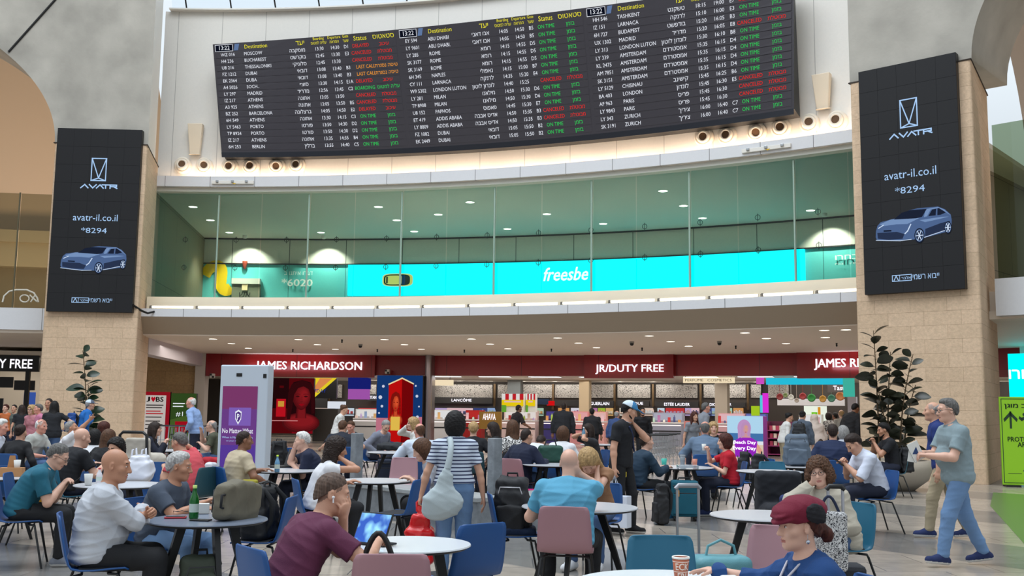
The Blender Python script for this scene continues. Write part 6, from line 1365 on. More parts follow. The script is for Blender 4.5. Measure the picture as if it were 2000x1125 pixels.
def table(x, y, label, r=.46, top=None, a0=35, h=.74):
    e = empty('cafe_table', (x, y, 0), R(a0), label, 'table', 'café tables')
    m = MB(); m.lathe([(.001, h-.004), (r-.012, h-.004), (r-.004, h), (r-.03, h), (.001, h)], n=48, smooth=False); 
    m = MB(); m.lathe([(r-.001, h-.008), (r-.004, h), (.001, h)], n=48, cap=False, smooth=False); m.build('table_top', top or M_ttop, e)
    m = MB(); m.lathe([(.001, h-.026), (r-.03, h-.026), (r, h-.010), (r-.001, h-.008)], n=48, cap=False); m.build('table_edge', M_tedge, e)
    m = MB(); m.lathe([(.2, h-.045), (.2, h-.026)], n=20); m.build('under_plate', M_legs, e)
    for k in range(4):
        c, s_ = math.cos(math.pi/2*k), math.sin(math.pi/2*k); t0, t1 = .19, r*.84
        P = []
        for rr, z, w1, w2 in ((t0, h-.03, .034, .022), ((t0+t1)/2, h*.5, .028, .02), (t1, 0, .016, .014)):
            P.append([(c*(rr+a)-s_*b, s_*(rr+a)+c*b, z) for a, b in ((-w1, -w2), (w1, -w2), (w1, w2), (-w1, w2))])
        m = MB(); m.rings(P, smooth=False); m.build('leg', M_legs, e)
    return e
def tp(px, py, z=.74): p = ground(px, py, z); return p[0], p[1]
TB = {}
for k, (px, py, r, top, lab) in dict(
    T1=(405, 1014, .45, M_tdk, 'slate topped round table with green bottle and khaki backpack'), T3=(1300, 1140, .46, M_twh, 'white topped round table with paper cup at the bottom edge'),
    T4=(1132, 989, .52, M_ttop, 'grey topped round table in front of the man in turquoise'), T5=(1497, 1006, .47, M_ttop, 'grey round table beside the woman in the beige jacket'),
    T6=(1330, 912, .5, M_ttop, 'round table with plastic cups in front of the woman in red'), T7=(-8, 931, .5, M_ttop, 'round table with cardboard tray at the left frame edge'),
    T8=(236, 946, .48, M_ttop, 'round table with white plastic carrier bag on it'), T9=(556, 918, .48, M_ttop, 'round table with water bottle between two facing men'),
    T10=(733, 938, .44, M_ttop, 'round table beside the curly haired woman in white'), T11=(772, 883, .55, M_ttop, 'round table with a dark coat lying on it'),
    T12=(1078, 907, .46, M_ttop, 'round table with dark green handbag, by the stone post'), T13=(1172, 868, .5, M_ttop, 'far round table by the woman drinking water'),
    T14=(1503, 920, .48, M_ttop, 'round table left of the man in the navy sweater'), T15=(8, 881, .5, M_ttop, 'far round table of the white haired diners at the left'),
    T16=(338, 879, .5, M_ttop, 'far round table of the long haired woman eating'), T17=(690, 858, .5, M_ttop, 'far round table left of the blue poster column')).items():
    x, y = tp(px, py); TB[k] = table(x, y, lab, r, top, 35+17*len(TB))
TB['T2'] = table(-.64, 6.62, 'white topped round table next to the man with the tablet', .40, M_twh, 20)

# ================================================================== PEOPLE
stripe = cloth('striped_knit', (196, 204, 218)); nt, b, N, L = nodes_of(stripe)
tc = N('ShaderNodeTexCoord'); wv = N('ShaderNodeTexWave'); wv.bands_direction = 'Z'; wv.inputs['Scale'].default_value = 9.5; L(tc.outputs['Object'], wv.inputs['Vector']); cr = N('ShaderNodeValToRGB'); cr.color_ramp.interpolation = 'CONSTANT'
cr.color_ramp.elements[0].color = (*lin((40, 48, 82)), 1); cr.color_ramp.elements[1].position = .30; cr.color_ramp.elements[1].color = (*lin((196, 206, 222)), 1); L(wv.outputs['Fac'], cr.inputs[0]); L(cr.outputs[0], b.inputs['Base Color'])
patt = cloth('monochrome_print', (200, 200, 200)); nt, b, N, L = nodes_of(patt)
tc = N('ShaderNodeTexCoord'); nz = N('ShaderNodeTexNoise'); nz.inputs['Scale'].default_value = 16; nz.inputs['Distortion'].default_value = 3; L(tc.outputs['Object'], nz.inputs['Vector']); cr = N('ShaderNodeValToRGB'); cr.color_ramp.interpolation = 'CONSTANT'
cr.color_ramp.elements[0].color = (.01, .01, .012, 1); cr.color_ramp.elements[1].position = .5; cr.color_ramp.elements[1].color = (.7, .68, .66, 1); L(nz.outputs['Fac'], cr.inputs[0]); L(cr.outputs[0], b.inputs['Base Color'])
JE = ('jeans', (66, 92, 132)); LJ = ('light_jeans', (104, 136, 176)); BK = ('black', (24, 25, 29)); NV = ('navy', (28, 34, 54)); KH = ('khaki', (160, 146, 120)); SNK = ('grey_sneaker', (120, 124, 134)); BSN = ('blue_sneaker', (26, 40, 84)); WSN = ('white_sneaker', (220, 222, 226))
BLK = (26, 27, 32); WH = (222, 222, 226)
P = person; J = {}
# --- nearest figures
J['hat'] = P('woman in burgundy beret and blue sweater seated nearest the camera, facing left', 1562, 964, 4.9, 97, skin='fair', hair='pony', hc='auburn', fem=True, w=1.12, top=('sweater', 'royal_blue', (22, 66, 122)), bottom=NV, lean=8, slouch=12, head=(4, 3, 0), hr=(.52, .42, .87), fr='table', er=(.3, -.6, -.7), hl=(-.10, .34, .80), fl='relax', cap=('beret', 'burgundy', (112, 16, 44)), sleeve=.5, foldk=1.2)
J['maroon'] = P('man in maroon T-shirt with white earbud watching a tablet', 648, 922, 6.05, -52, skin='light', hair='buzz', hc='buzz', top=('tee', 'maroon', (92, 36, 66)), bottom=NV, lean=16, slouch=20, head=(-28, 14, 0), hl=(None, .02, .10, -.115), fl='chin', el=(-.5, .3, -1), hr=(.18, .50, .84), fr='grip', er=(.9, -.3, -.6), w=1.08, chair='blue')
J['grey'] = P('bald man in light grey sweatshirt with folded arms, seen from behind', 225, 878, 7.5, -68, skin='tan', hair='bald', w=1.28, belly=.1, top=('sweater', 'light_grey', (186, 190, 198)), bottom=BK, lean=2, slouch=16, head=(-16, 8, 0), hr=(-.10, .34, .84), hl=(.06, .36, .82), fr='fist', fl='fist', er=(1, .1, -.6), foldk=1.15, chair='blue')
J['slate'] = P('grey haired man in dark slate T-shirt reaching for the khaki backpack', 350, 882, 8.55, -104, skin='tan', hair='neat', hc='silver', w=1.15, belly=.05, top=('tee', 'slate', (66, 76, 92)), bottom=LJ, lean=12, slouch=14, head=(14, 8, 0), hr=(.10, .52, .86), fr='relax', er=(.6, -.4, -.8), hl=(-.15, .38, .78), chair='blue')
J['turq'] = P('bald man in turquoise T-shirt seen from behind on pink chair', 1112, 878, 8.75, -8, skin='fair', hair='bald', hc='white', w=1.32, belly=.08, top=('tee', 'turquoise', (86, 158, 190)), bottom=BK, lean=10, slouch=18, head=(-6, 14, 0), hr=(None, .085, .05, -.08), fr='cheek', er=(.9, .2, -.9), hl=(-.2, .4, .78), chair='pink', spread=.2, shoes=SNK, foldk=1.3)
J['beige'] = P('curly brown haired woman in beige jacket and glasses, cheek on hand', 1601, 893, 8.8, 118, skin='fair', fem=True, hair='bigcurly', hc='brown', top=('jacket', 'beige', (182, 174, 158)), bottom=JE, lean=14, slouch=18, head=(36, 6, 8), hr=(None, .07, .06, -.085), fr='cheek', er=(.8, .5, -.8), hl=(-.15, .35, .66), specs=True, chair='teal', w=1.05, foldk=1.15)
J['stripe'] = P('woman in striped T-shirt and jeans standing with her back turned', 889, 803, 9.6, 6, pose='stand', skin='light', fem=True, hair='bob', hc='black', w=1.16, top=('tee', 'striped', WH, stripe), bottom=LJ, shoes=WSN, lean=2, slouch=6, head=(0, 4, 0), hl=(-.36, .02, .80), fl='hold', hr=(.31, .02, .83), fr='hang', hem_=.06)
J['teal'] = P('grey haired man in teal polo and glasses reading his phone', 113, 866, 10.4, -72, skin='fair', hair='short', hc='salt', top=('polo', 'teal', (26, 96, 118)), bottom=BK, shoes=SNK, lean=20, slouch=22, head=(-12, 30, 0), hr=(.06, .40, .80), hl=(-.04, .42, .80), fr='grip', fl='grip', specs=True, chair='blue', w=1.12)
J['walk'] = P('grey haired man in pale grey polo and jeans walking left', 1851, 778, 11.06, 92, pose='walk', skin='fair', hair='neat', hc='salt', w=1.2, belly=.09, top=('polo', 'pale_grey', (132, 150, 156)), bottom=LJ, shoes=BSN, lean=2, slouch=8, head=(0, 4, 0), specs=True, hl=(-.10, .36, 1.14), fl='grip', hr=(.02, .36, 1.16), fr='grip', legs=[(.09, -.30, .10, 0, 1, .1, -8), (-.09, .24, .09, 0, 1, .2, 6)])
J['ruffle'] = P('woman with long dark curls and white ruffled top, hand on cheek', 657, 854, 11.3, -68, skin='tan', fem=True, hair='longcurly', hc='dark', top=('blouse', 'white', WH), bottom=BK, lean=12, slouch=16, head=(-10, 12, 0), hr=(None, .075, .05, -.08), fr='cheek', er=(.8, .2, -.9), hl=(-.15, .4, .77), chair='blue')
J['bob'] = P('woman with brown bob and pale grey T-shirt looking down, facing left', 826, 857, 12.0, 98, skin='fair', fem=True, hair='bob', hc='brown', top=('tee', 'pale_stone', (176, 180, 190)), bottom=BK, lean=16, slouch=18, head=(6, 24, 0), hl=(-.1, .42, .80), hr=(.12, .42, .80), fl='table', fr='table', chair='pink')
J['blond'] = P('blonde woman in sleeveless top opposite the man in turquoise, head bowed', 1150, 873, 10.5, 158, skin='fair', fem=True, hair='long', hc='blonde', top=('blouse', 'tan', (150, 110, 80)), bottom=JE, shoes=WSN, lean=18, slouch=22, head=(20, 62, 12), hl=(None, -.07, .06, -.085), fl='cheek', hr=(.16, .36, .78), chair='blue')
J['juve'] = P('bearded man in black with blue and white cap, standing', 1228, 780, 13.57, -122, pose='stand', skin='light', hair='short', hc='black', beard='dark', w=1.08, top=('tee', 'black_cotton', (17, 19, 26)), bottom=('black_track', (20, 21, 26)), shoes=('black_sneaker', (20, 20, 24)), lean=2, slouch=10, head=(34, 20, 0), cap=('cap', 'sky_blue', (60, 130, 180), 'white', (206, 220, 230)), hl=(None, -.02, .125, -.15), fl='chin', el=(-.3, 1, -.9), hr=(.30, .04, .80), fr='hold', legs=[(.12, -.08, .09), (-.10, .10, .09)])
J['bluepolo'] = P('balding man in royal blue polo walking behind the man in grey', 1822, 784, 13.5, 66, pose='walk', skin='light', hair='fringe', hc='grey', w=1.1, belly=.05, top=('polo', 'royal', (22, 46, 110)), bottom=KH, shoes=BSN, lean=2, hl=(-.30, .06, .80), fl='hang', legs=[(.09, -.26, .11, 0, 1, .1, -8), (-.09, .20, .09)])
J['phone'] = P('man in white shirt bent over his phone, seated right of the navy sweater', 1668, 847, 14.0, 96, skin='light', hair='neat', hc='dark', top=('shirt', 'white_rolled', (206, 212, 228)), bottom=NV, lean=14, slouch=22, head=(4, 40, 0), hl=(-.03, .42, .84), hr=(.05, .40, .86), fl='grip', fr='grip', chair='blue')
J['red'] = P('woman in red T-shirt holding a cup, facing left', 1416, 847, 16.0, 88, skin='fair', fem=True, hair='wavy', hc='auburn', top=('tee', 'red', (186, 18, 40)), bottom=NV, shoes=BSN, lean=2, slouch=10, head=(0, 2, 0), hr=(.04, .36, 1.04), fr='grip', hl=(-.04, .30, .80), chair='blue', w=1.1)
J['cream'] = P('stout man in cream T-shirt seen from behind beside the totem', 477, 841, 13.3, -52, skin='brown', hair='buzz', hc='dark', w=1.36, belly=.1, top=('tee', 'cream', (186, 172, 146)), bottom=NV, lean=4, slouch=12, head=(-14, 2, 0), hr=(.30, .34, .62), hl=(-.1, .44, .78), er=(.8, -.5, -.6), chair='blue')
J['navy'] = P('white haired man in navy T-shirt with hand over mouth', 592, 843, 14.4, 100, skin='fair', hair='neat', hc='white', w=1.15, belly=.05, top=('tee', 'navy_cotton', (24, 32, 58)), bottom=NV, lean=10, slouch=18, head=(8, 10, 0), hr=(None, .0, .115, -.07), fr='chin', er=(.3, .5, -1), hl=(.0, .32, .80), fl='fist', chair='blue')
J['coral'] = P('man in coral T-shirt with hand at his ear, sunglasses on head', 352, 844, 13.3, 62, skin='light', hair='short', hc='salt', w=1.1, top=('tee', 'coral', (196, 74, 84)), bottom=NV, lean=22, slouch=20, head=(8, 14, 0), hr=(None, .09, .02, -.02), fr='cheek', er=(1, .3, -.4), hl=(-.16, .4, .78), chair='navy')
J['blackback'] = P('bald man in black T-shirt seen from behind at the left', 160, 837, 13.2, -34, skin='fair', hair='bald', w=1.2, top=('tee', 'black_cotton', (17, 19, 26)), bottom=NV, lean=12, slouch=14, head=(-10, 12, 0), hr=(.18, .42, .80), hl=(-.1, .42, .8), chair='teal')
J['curlyblack'] = P('dark curly haired person in black half hidden by the bald man in grey', 228, 856, 12.5, 150, skin='light', hair='curly', hc='black', top=('tee', 'black_cotton', (17, 19, 26)), bottom=NV, lean=16, slouch=16, head=(10, 16, 0), hl=(-.32, .26, .80), hr=(.1, .4, .78))
J['navyjacket'] = P('man in navy jacket beside the stone post, seen from behind', 1028, 837, 16.4, -38, skin='light', hair='buzz', hc='dark', w=1.15, top=('jacket', 'navy_nylon', (20, 28, 54)), bottom=JE, lean=8, slouch=14, head=(-14, 4, 0), hr=(.2, .42, .78), chair='pink')
J['teenteal'] = P('person in dark teal sweater at the cup table, hidden by the man in black', 1262, 846, 15.3, -70, skin='fair', hair='short', hc='dark', top=('sweater', 'dark_teal', (28, 52, 72)), bottom=BK, shoes=('teal_sneaker', (30, 100, 140)), hr=(.1, .46, .78), hl=(-.1, .44, .78), chair='blue')
# --- further seated figures
J['olive'] = P('man in olive T-shirt and glasses eating, left of the totem', 414, 820, 21.5, 96, skin='fair', hair='fringe', hc='grey', specs=True, top=('tee', 'olive', (76, 78, 62)), bottom=JE, hr=(None, .02, .2, -.12), hl=(-.1, .36, .8), lean=10, w=1.1)
J['eater'] = P('woman with long dark hair and navy top eating at far table', 303, 824, 18.5, -80, skin='fair', fem=True, hair='long', hc='dark', top=('sweater', 'midnight', (22, 26, 44)), bottom=BK, hr=(.05, .36, .92), hl=(-.05, .36, .90), lean=10)
J['bobblack'] = P('woman with black bob and white top seen from behind', 186, 838, 15.6, 4, fem=True, hair='bob', hc='black', top=('tee', 'white', WH), bottom=NV, chair='blue')
J['longbrown'] = P('woman with long brown hair and black top seen from behind', 213, 838, 14.9, -24, fem=True, hair='long', hc='brown', top=('sweater', 'black_wool', (22, 22, 26)), bottom=NV, lean=14)
J['redbrown'] = P('person with chestnut hair behind the woman with long brown hair', 204, 824, 19.5, -40, fem=True, hair='wavy', hc='auburn', top=('tee', 'dusty_pink', (170, 130, 130)), bottom=NV)
J['oldgrey'] = P('old white haired man in pale grey shirt with sunglasses on his head', 81, 818, 18.4, -98, skin='ruddy', hair='fringe', hc='white', top=('shirt', 'stone_rolled', (176, 178, 172)), bottom=JE, hr=(.14, .3, .66), hl=(-.1, .4, .78), w=1.15, head=(-6, 8, 0))
J['updo'] = P('woman with dark updo and black sweater seen from behind at left', 41, 829, 16.2, -6, fem=True, hair='bun', hc='dark', top=('sweater', 'black_wool', (22, 22, 26)), bottom=NV, chair='blue')
J['whiteleft'] = P('white haired man in white shirt and dark tie, cut by the frame', 3, 818, 17.2, -86, skin='ruddy', hair='neat', hc='white', top=('shirt', 'white_cotton', (206, 212, 226)), bottom=NV, hr=(.1, .4, .78), head=(0, 10, 0))
J['point'] = P('grey haired man in white T-shirt raising an arm to point', 140, 822, 18.6, -66, skin='tan', hair='neat', hc='grey', top=('tee', 'white', WH), bottom=NV, hr=(.30, .50, 1.40), fr='point', er=(.6, -.2, -1), head=(-14, -16, 0), twist=-14)
J['darknavy'] = P('man in dark navy polo bent over at the counter tables', 670, 821, 20.6, 10, skin='light', hair='short', hc='brown', w=1.15, top=('polo', 'ink', (24, 30, 44)), bottom=NV, lean=26, hl=(-.36, .22, .72), head=(-20, 20, 0))
J['redneck'] = P('person with brown hair facing us beside the man in dark navy', 686, 822, 22.5, 165, skin='ruddy', hair='short', hc='brown', top=('tee', 'charcoal', (44, 44, 48)), bottom=NV, head=(0, 20, 0))
J['greyjacket'] = P('grey haired man in grey hoodie leaning on the far table', 753, 820, 22.2, -118, skin='fair', hair='short', hc='grey', w=1.15, top=('sweater', 'hoodie_grey', (122, 126, 142)), bottom=NV, lean=18, head=(-30, 34, 0), chair='blue')
J['whiteprofile'] = P('woman in white sweater with hand at her face, facing left', 807, 815, 21.6, 104, fem=True, hair='wavy', hc='blonde', skin='fair', top=('sweater', 'white_wool', (214, 212, 208)), bottom=KH, hr=(None, .05, .1, -.06), hl=(-.1, .38, .78))
J['whiteback'] = P('balding man in white shirt seen from behind right of the poster column', 820, 826, 17.0, 28, skin='ruddy', hair='fringe', hc='brown', w=1.35, top=('shirt', 'white_linen', (196, 206, 222)), bottom=NV, lean=12, hl=(-.2, .4, .9))
J['blackblond'] = P('short blond haired person in black top seen from behind', 925, 824, 18.8, 0, skin='fair', hair='thick', hc='blonde', top=('tee', 'black_cotton', (17, 19, 26)), bottom=NV, chair='navy')
J['smile'] = P('smiling woman with long dark hair and black jacket, facing left', 963, 824, 19.4, 72, skin='fair', fem=True, hair='long', hc='dark', specs=True, top=('jacket', 'black_cloth', (20, 20, 24)), bottom=NV, lean=12, head=(16, 6, 0))
J['print'] = P('brown haired woman in black and white printed top', 1001, 820, 18.0, 28, fem=True, hair='long', hc='brown', top=('tee', 'print', WH, patt), bottom=BK)
J['bent'] = P('person in white shirt bent forward beside the green handbag', 1056, 850, 19.4, -24, skin='light', hair='short', hc='dark', w=1.25, top=('shirt', 'white_poplin', (212, 214, 222)), bottom=NV, lean=46, slouch=26, head=(0, 46, 0), hl=(-.1, .5, .6), hr=(.16, .5, .6))
J['whitebob'] = P('woman with brown bob and white T-shirt seen from behind', 1100, 832, 17.6, -22, fem=True, hair='bob', hc='brown', w=1.12, top=('tee', 'white', WH), bottom=NV, hr=(.2, .4, .78))
J['drink'] = P('dark haired woman raising both hands to drink', 1149, 827, 20.0, 112, skin='light', fem=True, hair='long', hc='dark', top=('tee', 'charcoal', (44, 44, 48)), bottom=NV, hl=(-.03, .24, 1.12), hr=(.05, .24, 1.12))
J['bluegrey'] = P('balding man in blue grey shirt seen from behind at cup table', 1377, 822, 18.8, -12, skin='ruddy', hair='fringe', hc='salt', w=1.2, top=('shirt', 'blue_grey', (96, 116, 140)), bottom=NV, lean=10, hl=(-.3, .34, .8))
J['fairwoman'] = P('fair haired woman facing us behind the balding man', 1393, 824, 22.4, 178, fem=True, hair='wavy', hc='blonde', skin='fair', top=('tee', 'black_cotton', (17, 19, 26)), bottom=NV)
J['navysweater'] = P('dark haired man in navy sweater seen from behind, right side', 1626, 828, 17.2, -14, skin='light', hair='short', hc='dark', w=1.25, top=('sweater', 'navy_wool', (24, 38, 72)), bottom=NV, chair='blue')
J['greyhair'] = P('person with smooth grey hair behind the man in white shirt', 1646, 831, 20.0, 8, fem=True, hair='bob', hc='grey', top=('tee', 'pale_stone', (176, 180, 190)), bottom=NV)
J['pillar'] = P('bearded man in black T-shirt seated by the stone pillar', 1726, 826, 19.8, 88, skin='tan', hair='thick', hc='black', beard='black', top=('tee', 'black_cotton', (17, 19, 26)), bottom=NV, shoes=('black_sneaker', (20, 20, 24)), lean=6, head=(0, 12, 0), hr=(.04, .34, .96), hl=(-.04, .34, .94), fr='grip', fl='grip', chair='navy')
# --- standing figures further back
J['bluecap'] = P('person in bright blue jacket and white cap standing by the left pillar', 176, 779, 25.5, -58, pose='stand', skin='light', hair='short', hc='grey', w=1.2, top=('jacket', 'bright_blue', (22, 100, 176)), bottom=NV, cap=('cap', 'slate_grey', (90, 100, 120), 'white', (214, 214, 218)), hr=(.16, .2, 1.25))
J['jeanswoman'] = P('woman with long black hair, black top and jeans standing', 107, 783, 23.6, 16, pose='stand', skin='light', fem=True, hair='long', hc='black', w=1.15, top=('tee', 'black_cotton', (17, 19, 26)), bottom=JE, hr=(.24, .12, 1.06), er=(1, -.2, -.1))
J['facing'] = P('dark haired woman facing us behind the woman with black hair', 96, 778, 25.4, 176, pose='stand', skin='tan', fem=True, hair='short', hc='dark', top=('tee', 'sand', (190, 170, 150)), bottom=NV)
J['pink'] = P('blonde woman in pink shirt standing at the far left', 62, 795, 25.0, 168, pose='stand', skin='fair', fem=True, hair='wavy', hc='blonde', specs=True, top=('shirt', 'pink', (206, 132, 150)), bottom=('pink', (196, 130, 140)))
J['pinkgrey'] = P('grey haired man in rose shirt beside the woman in pink', 76, 789, 24.4, 130, pose='stand', skin='ruddy', hair='neat', hc='salt', top=('shirt', 'rose', (196, 120, 150)), bottom=KH)
J['farleft'] = P('short haired man in grey at the far left counter', 28, 791, 30, 180, pose='stand', skin='light', hair='short', hc='black', top=('tee', 'grey_green', (96, 104, 98)), bottom=NV)
J['farorange'] = P('fair haired child in orange top at the far left counter', 11, 801, 30, 170, pose='stand', z=1.5, skin='fair', hair='thick', hc='auburn', top=('tee', 'orange', (200, 110, 60)), bottom=NV)
J['farlady'] = P('woman with long dark hair in black near the black post', 43, 793, 28, 30, pose='stand', fem=True, hair='long', hc='dark', top=('tee', 'black_cotton', (17, 19, 26)), bottom=NV)
J['lightblue'] = P('bald man in light blue shirt standing by the corridor', 374, 775, 24.2, 84, pose='stand', skin='ruddy', hair='fringe', hc='white', w=1.12, top=('shirt', 'light_blue', (138, 164, 208)), bottom=NV, hl=(-.2, .14, 1.0), head=(0, 2, 0))
J['server'] = P('woman with tied brown hair and white top behind the counter', 672, 791, 27, -84, pose='stand', fem=True, hair='bun', hc='brown', top=('sweater', 'white_wool', (214, 212, 208)), bottom=BK, hr=(.06, .3, 1.0), head=(0, 22, 0))
J['vest'] = P('bald man in black vest reaching right in the shop', 1013, 790, 33, -58, pose='stand', skin='brown', hair='buzz', hc='dark', top=('shirt', 'black_vest_rolled', (34, 28, 30)), bottom=BK, hr=(.3, .36, 1.02), w=1.1)
J['suit'] = P('broad man in dark suit standing in the shop, seen from behind', 1101, 785, 30, -10, pose='stand', skin='brown', hair='buzz', hc='dark', w=1.3, top=('jacket', 'suit_black', (22, 23, 28)), bottom=BK)
J['shirtblack'] = P('man with cropped dark hair and black shirt shopping, seen from behind', 1156, 797, 31, 4, pose='stand', skin='tan', hair='short', hc='black', w=1.2, top=('shirt', 'black_shirt', (26, 26, 30)), bottom=BK)
J['bluejacket'] = P('bald man in blue jacket behind the man with the cap', 1205, 802, 30, -30, pose='stand', skin='ruddy', hair='fringe', hc='grey', w=1.15, top=('jacket', 'denim_blue', (52, 74, 120)), bottom=NV)
J['staff'] = P('bearded shop assistant in black with red lanyard', 1255, 796, 30, 180, pose='stand', skin='tan', hair='short', hc='black', beard='black', top=('shirt', 'black_shirt', (26, 26, 30)), bottom=BK)
J['greystand'] = P('grey haired man in grey polo standing in the shop, facing right', 1378, 786, 27, -78, pose='stand', skin='ruddy', hair='short', hc='salt', w=1.12, top=('polo', 'mid_grey', (130, 134, 142)), bottom=NV)
J['brownwoman'] = P('brown haired woman beside the beauty poster', 1356, 809, 25, -160, pose='stand', z=1.58, fem=True, hair='long', hc='auburn', top=('tee', 'mid_grey', (130, 134, 142)), bottom=NV)
J['packer'] = P('dark haired person with black backpack at the plum shelf', 1567, 803, 25, -26, pose='stand', fem=True, hair='bun', hc='black', w=1.15, top=('jacket', 'steel_grey', (74, 84, 98)), bottom=BK, lean=8, slouch=20, head=(0, 20, 0))
J['whitetop'] = P('dark haired woman in white top looking right at the plum shelf', 1541, 806, 26.5, -88, pose='stand', fem=True, hair='bun', hc='black', top=('sweater', 'white_wool', (214, 212, 208)), bottom=KH, head=(0, 14, 0))
J['veil'] = P('woman in long beige veil standing at the food counter', 1590, 808, 26, 10, pose='stand', skin='light', fem=True, hair=None, top=('robe', 'beige_veil', (196, 178, 166)), bottom=('beige_skirt', (188, 172, 160)), cap=('veil', 'beige', (198, 180, 168)), w=1.25)
J['pack2'] = P('bald man with navy backpack over pale shirt in the shop', 1643, 800, 30, 0, pose='stand', skin='fair', hair='fringe', hc='blonde', top=('tee', 'stone', (166, 160, 150)), bottom=NV)
J['queue'] = P('dark haired man queueing left of the bald man with backpack', 1631, 805, 32, 20, pose='stand', skin='brown', hair='short', hc='black', top=('tee', 'dark_wine', (70, 34, 36)), bottom=NV)
J['queue2'] = P('dark haired woman at the lit menu board', 1618, 809, 31.5, 10, pose='stand', z=1.6, fem=True, hair='bob', hc='dark', top=('tee', 'print', WH, patt), bottom=NV)
J['lean'] = P('man in black jacket bending forward beside the right pillar', 1670, 787, 27.6, -62, pose='stand', skin='brown', hair='short', hc='black', w=1.2, top=('jacket', 'black_cloth', (20, 20, 24)), bottom=BK, lean=10, slouch=24, head=(0, 24, 0))
# chairs of the seated figures
for i, (x, y, rz_, c, lab, Y) in enumerate(seat_for):
    c = c if isinstance(c, str) else 'blue'; words = lab.split(); short = ' '.join(words[:9]).rstrip(',')
    nm = {'blue': 'blue', 'pink': 'dusty pink', 'teal': 'teal', 'navy': 'dark teal'}[c]
    chair(x-math.sin(rz_)*.02, y+math.cos(rz_)*.02, rz_, c, f'{nm} café chair under the {short}'.replace('under the man', 'of the man').replace('under the woman', 'of the woman').replace('under the person', 'of the person'))
# empty chairs: pixel of the top of the backrest, distance, heading, colour, label
CH = {}
def echair(key, px, Y, yaw, c, lab): x = at(px, 900, Y)[0]; CH[key] = chair(x, Y, R(yaw), c, lab); return CH[key]
echair('pinkfront', 776, 5.8, 2, 'pink', 'empty dusty pink chair nearest the camera at the white table')
echair('bluefront', 905, 7.25, 38, 'blue', 'empty blue chair right of the white table, back to us')
echair('tealfront', 1300, 6.25, 180, 'teal', 'empty teal chair behind the paper cup')
echair('pinkhat', 1500, 6.9, 150, 'pink', 'empty dusty pink chair half hidden by the woman in the beret')
echair('pack', 1008, 9.6, -84, 'blue', 'blue chair carrying the large black backpack by the stone corner')
echair('packleft', 520, 9.0, 88, 'blue', 'blue chair carrying a black backpack beside the slate table')
echair('bluemid', 788, 11.4, 66, 'blue', 'empty blue chair facing the curly haired woman')
echair('pinkmid', 785, 15.8, 176, 'pink', 'empty dusty pink chair left of the woman with brown bob')
echair('bags', 1452, 17.6, 92, 'blue', 'blue chair with black bag behind the woman in red, the left one')
echair('bags2', 1478, 17.0, 96, 'blue', 'blue chair with black backpack in front of the beach poster, the right one')
echair('coat', 1528, 11.9, 176, 'navy', 'chair draped with a black coat behind the grey table')
echair('tealback', 1515, 15.9, 180, 'teal', 'teal chair left of the man in navy sweater')
echair('yellow', 62, 11.6, -78, 'blue', 'blue chair with yellow backpack at the left edge')
echair('edge', 8, 13.0, 20, 'blue', 'empty blue chair under the table at the left frame edge')
echair('behindbag', 296, 13.8, 176, 'blue', 'empty blue chair behind the white plastic bag')
echair('packred', 548, 19.5, 20, 'blue', 'far blue chair with black and yellow backpack by the red poster')
echair('pinkred', 573, 18.6, 100, 'pink', 'far dusty pink chair below the red poster')
# ================================================================== THINGS ON AND AROUND THE TABLES
def loc_at(px, py, Y): return Vector(at(px, py, Y))
def soft(root, name, prims, m, vox=.012, folds_=.004, cuts=(), seed=1, region=None):
    """a soft bag body: boxes with rounded edges given as (centre, half sizes, k)"""
    lo = np.min([np.array(c)-np.array(h) for c, h in prims], 0)-.06; hi = np.max([np.array(c)+np.array(h) for c, h in prims], 0)+.06
    F = Field(lo, hi, vox)
    for c, h in prims:
        X, Y_, Z = F.pts((slice(None),)*3); r = min(h)*.55
        q = [np.abs(A-f32(c[i]))-f32(h[i]-r) for i, A in enumerate((X, Y_, Z))]
        d = np.sqrt(sum(np.maximum(v, 0)**2 for v in q))+np.minimum(np.maximum(np.maximum(q[0], q[1]), q[2]), 0)-f32(r)
        F.put((slice(None),)*3, d.astype(f32), f32(.02), 'u')
    F.folds(folds_, seed)
    for p, n in cuts: F.cut(p, n)
    return solid(name, F, m, root, 1., region)
def backpack(label, loc, rz_, c, size=(.32, .2, .48), tilt=(0, 0), zipc=None, group=None, name='backpack', straps=True):
    e = empty(name, loc, 0, label, 'backpack', group); e.rotation_euler = (tilt[0], tilt[1], rz_); w, d, h = size; m = cloth('bag_'+c[0], c[1], .7)
    soft(e, 'body', [((0, 0, h*.33), (w*.5, d*.5, h*.33)), ((0, -d*.06, h*.68), (w*.41, d*.40, h*.32)), ((0, d*.1, h*.5), (w*.44, d*.42, h*.3))], m, .013, .011, seed=len(label))
    soft(e, 'front_pocket', [((0, d*.52, h*.3), (w*.36, d*.20, h*.24))], m, .013, .010, seed=3)
    for sd in (-1, 1) if straps else ():
        q = MB(); q.tube([(sd*w*.25, -d*.42, h*.95), (sd*w*.3, -d*.75, h*.75), (sd*w*.3, -d*.7, h*.4), (sd*w*.34, -d*.4, h*.1)], [.018, .026, .022, .012], 8); q.build('strap', mat('strap_dark', (26, 27, 30), .8), e)
    q = MB(); q.tube([(-.05, -d*.3, h*.96), (-.045, -d*.3, h*1.06), (.045, -d*.3, h*1.06), (.05, -d*.3, h*.96)], .01, 6); q.build('handle', mat('strap_dark', (26, 27, 30), .8), e)
    q = MB(); q.tube([(-w*.38, d*.40, h*.55), (-w*.25, d*.52, h*.86), (w*.25, d*.52, h*.86), (w*.38, d*.40, h*.55)], .006, 5); q.build('zip', zipc or mat('zip_dark', (50, 50, 54), .4), e)
    return e
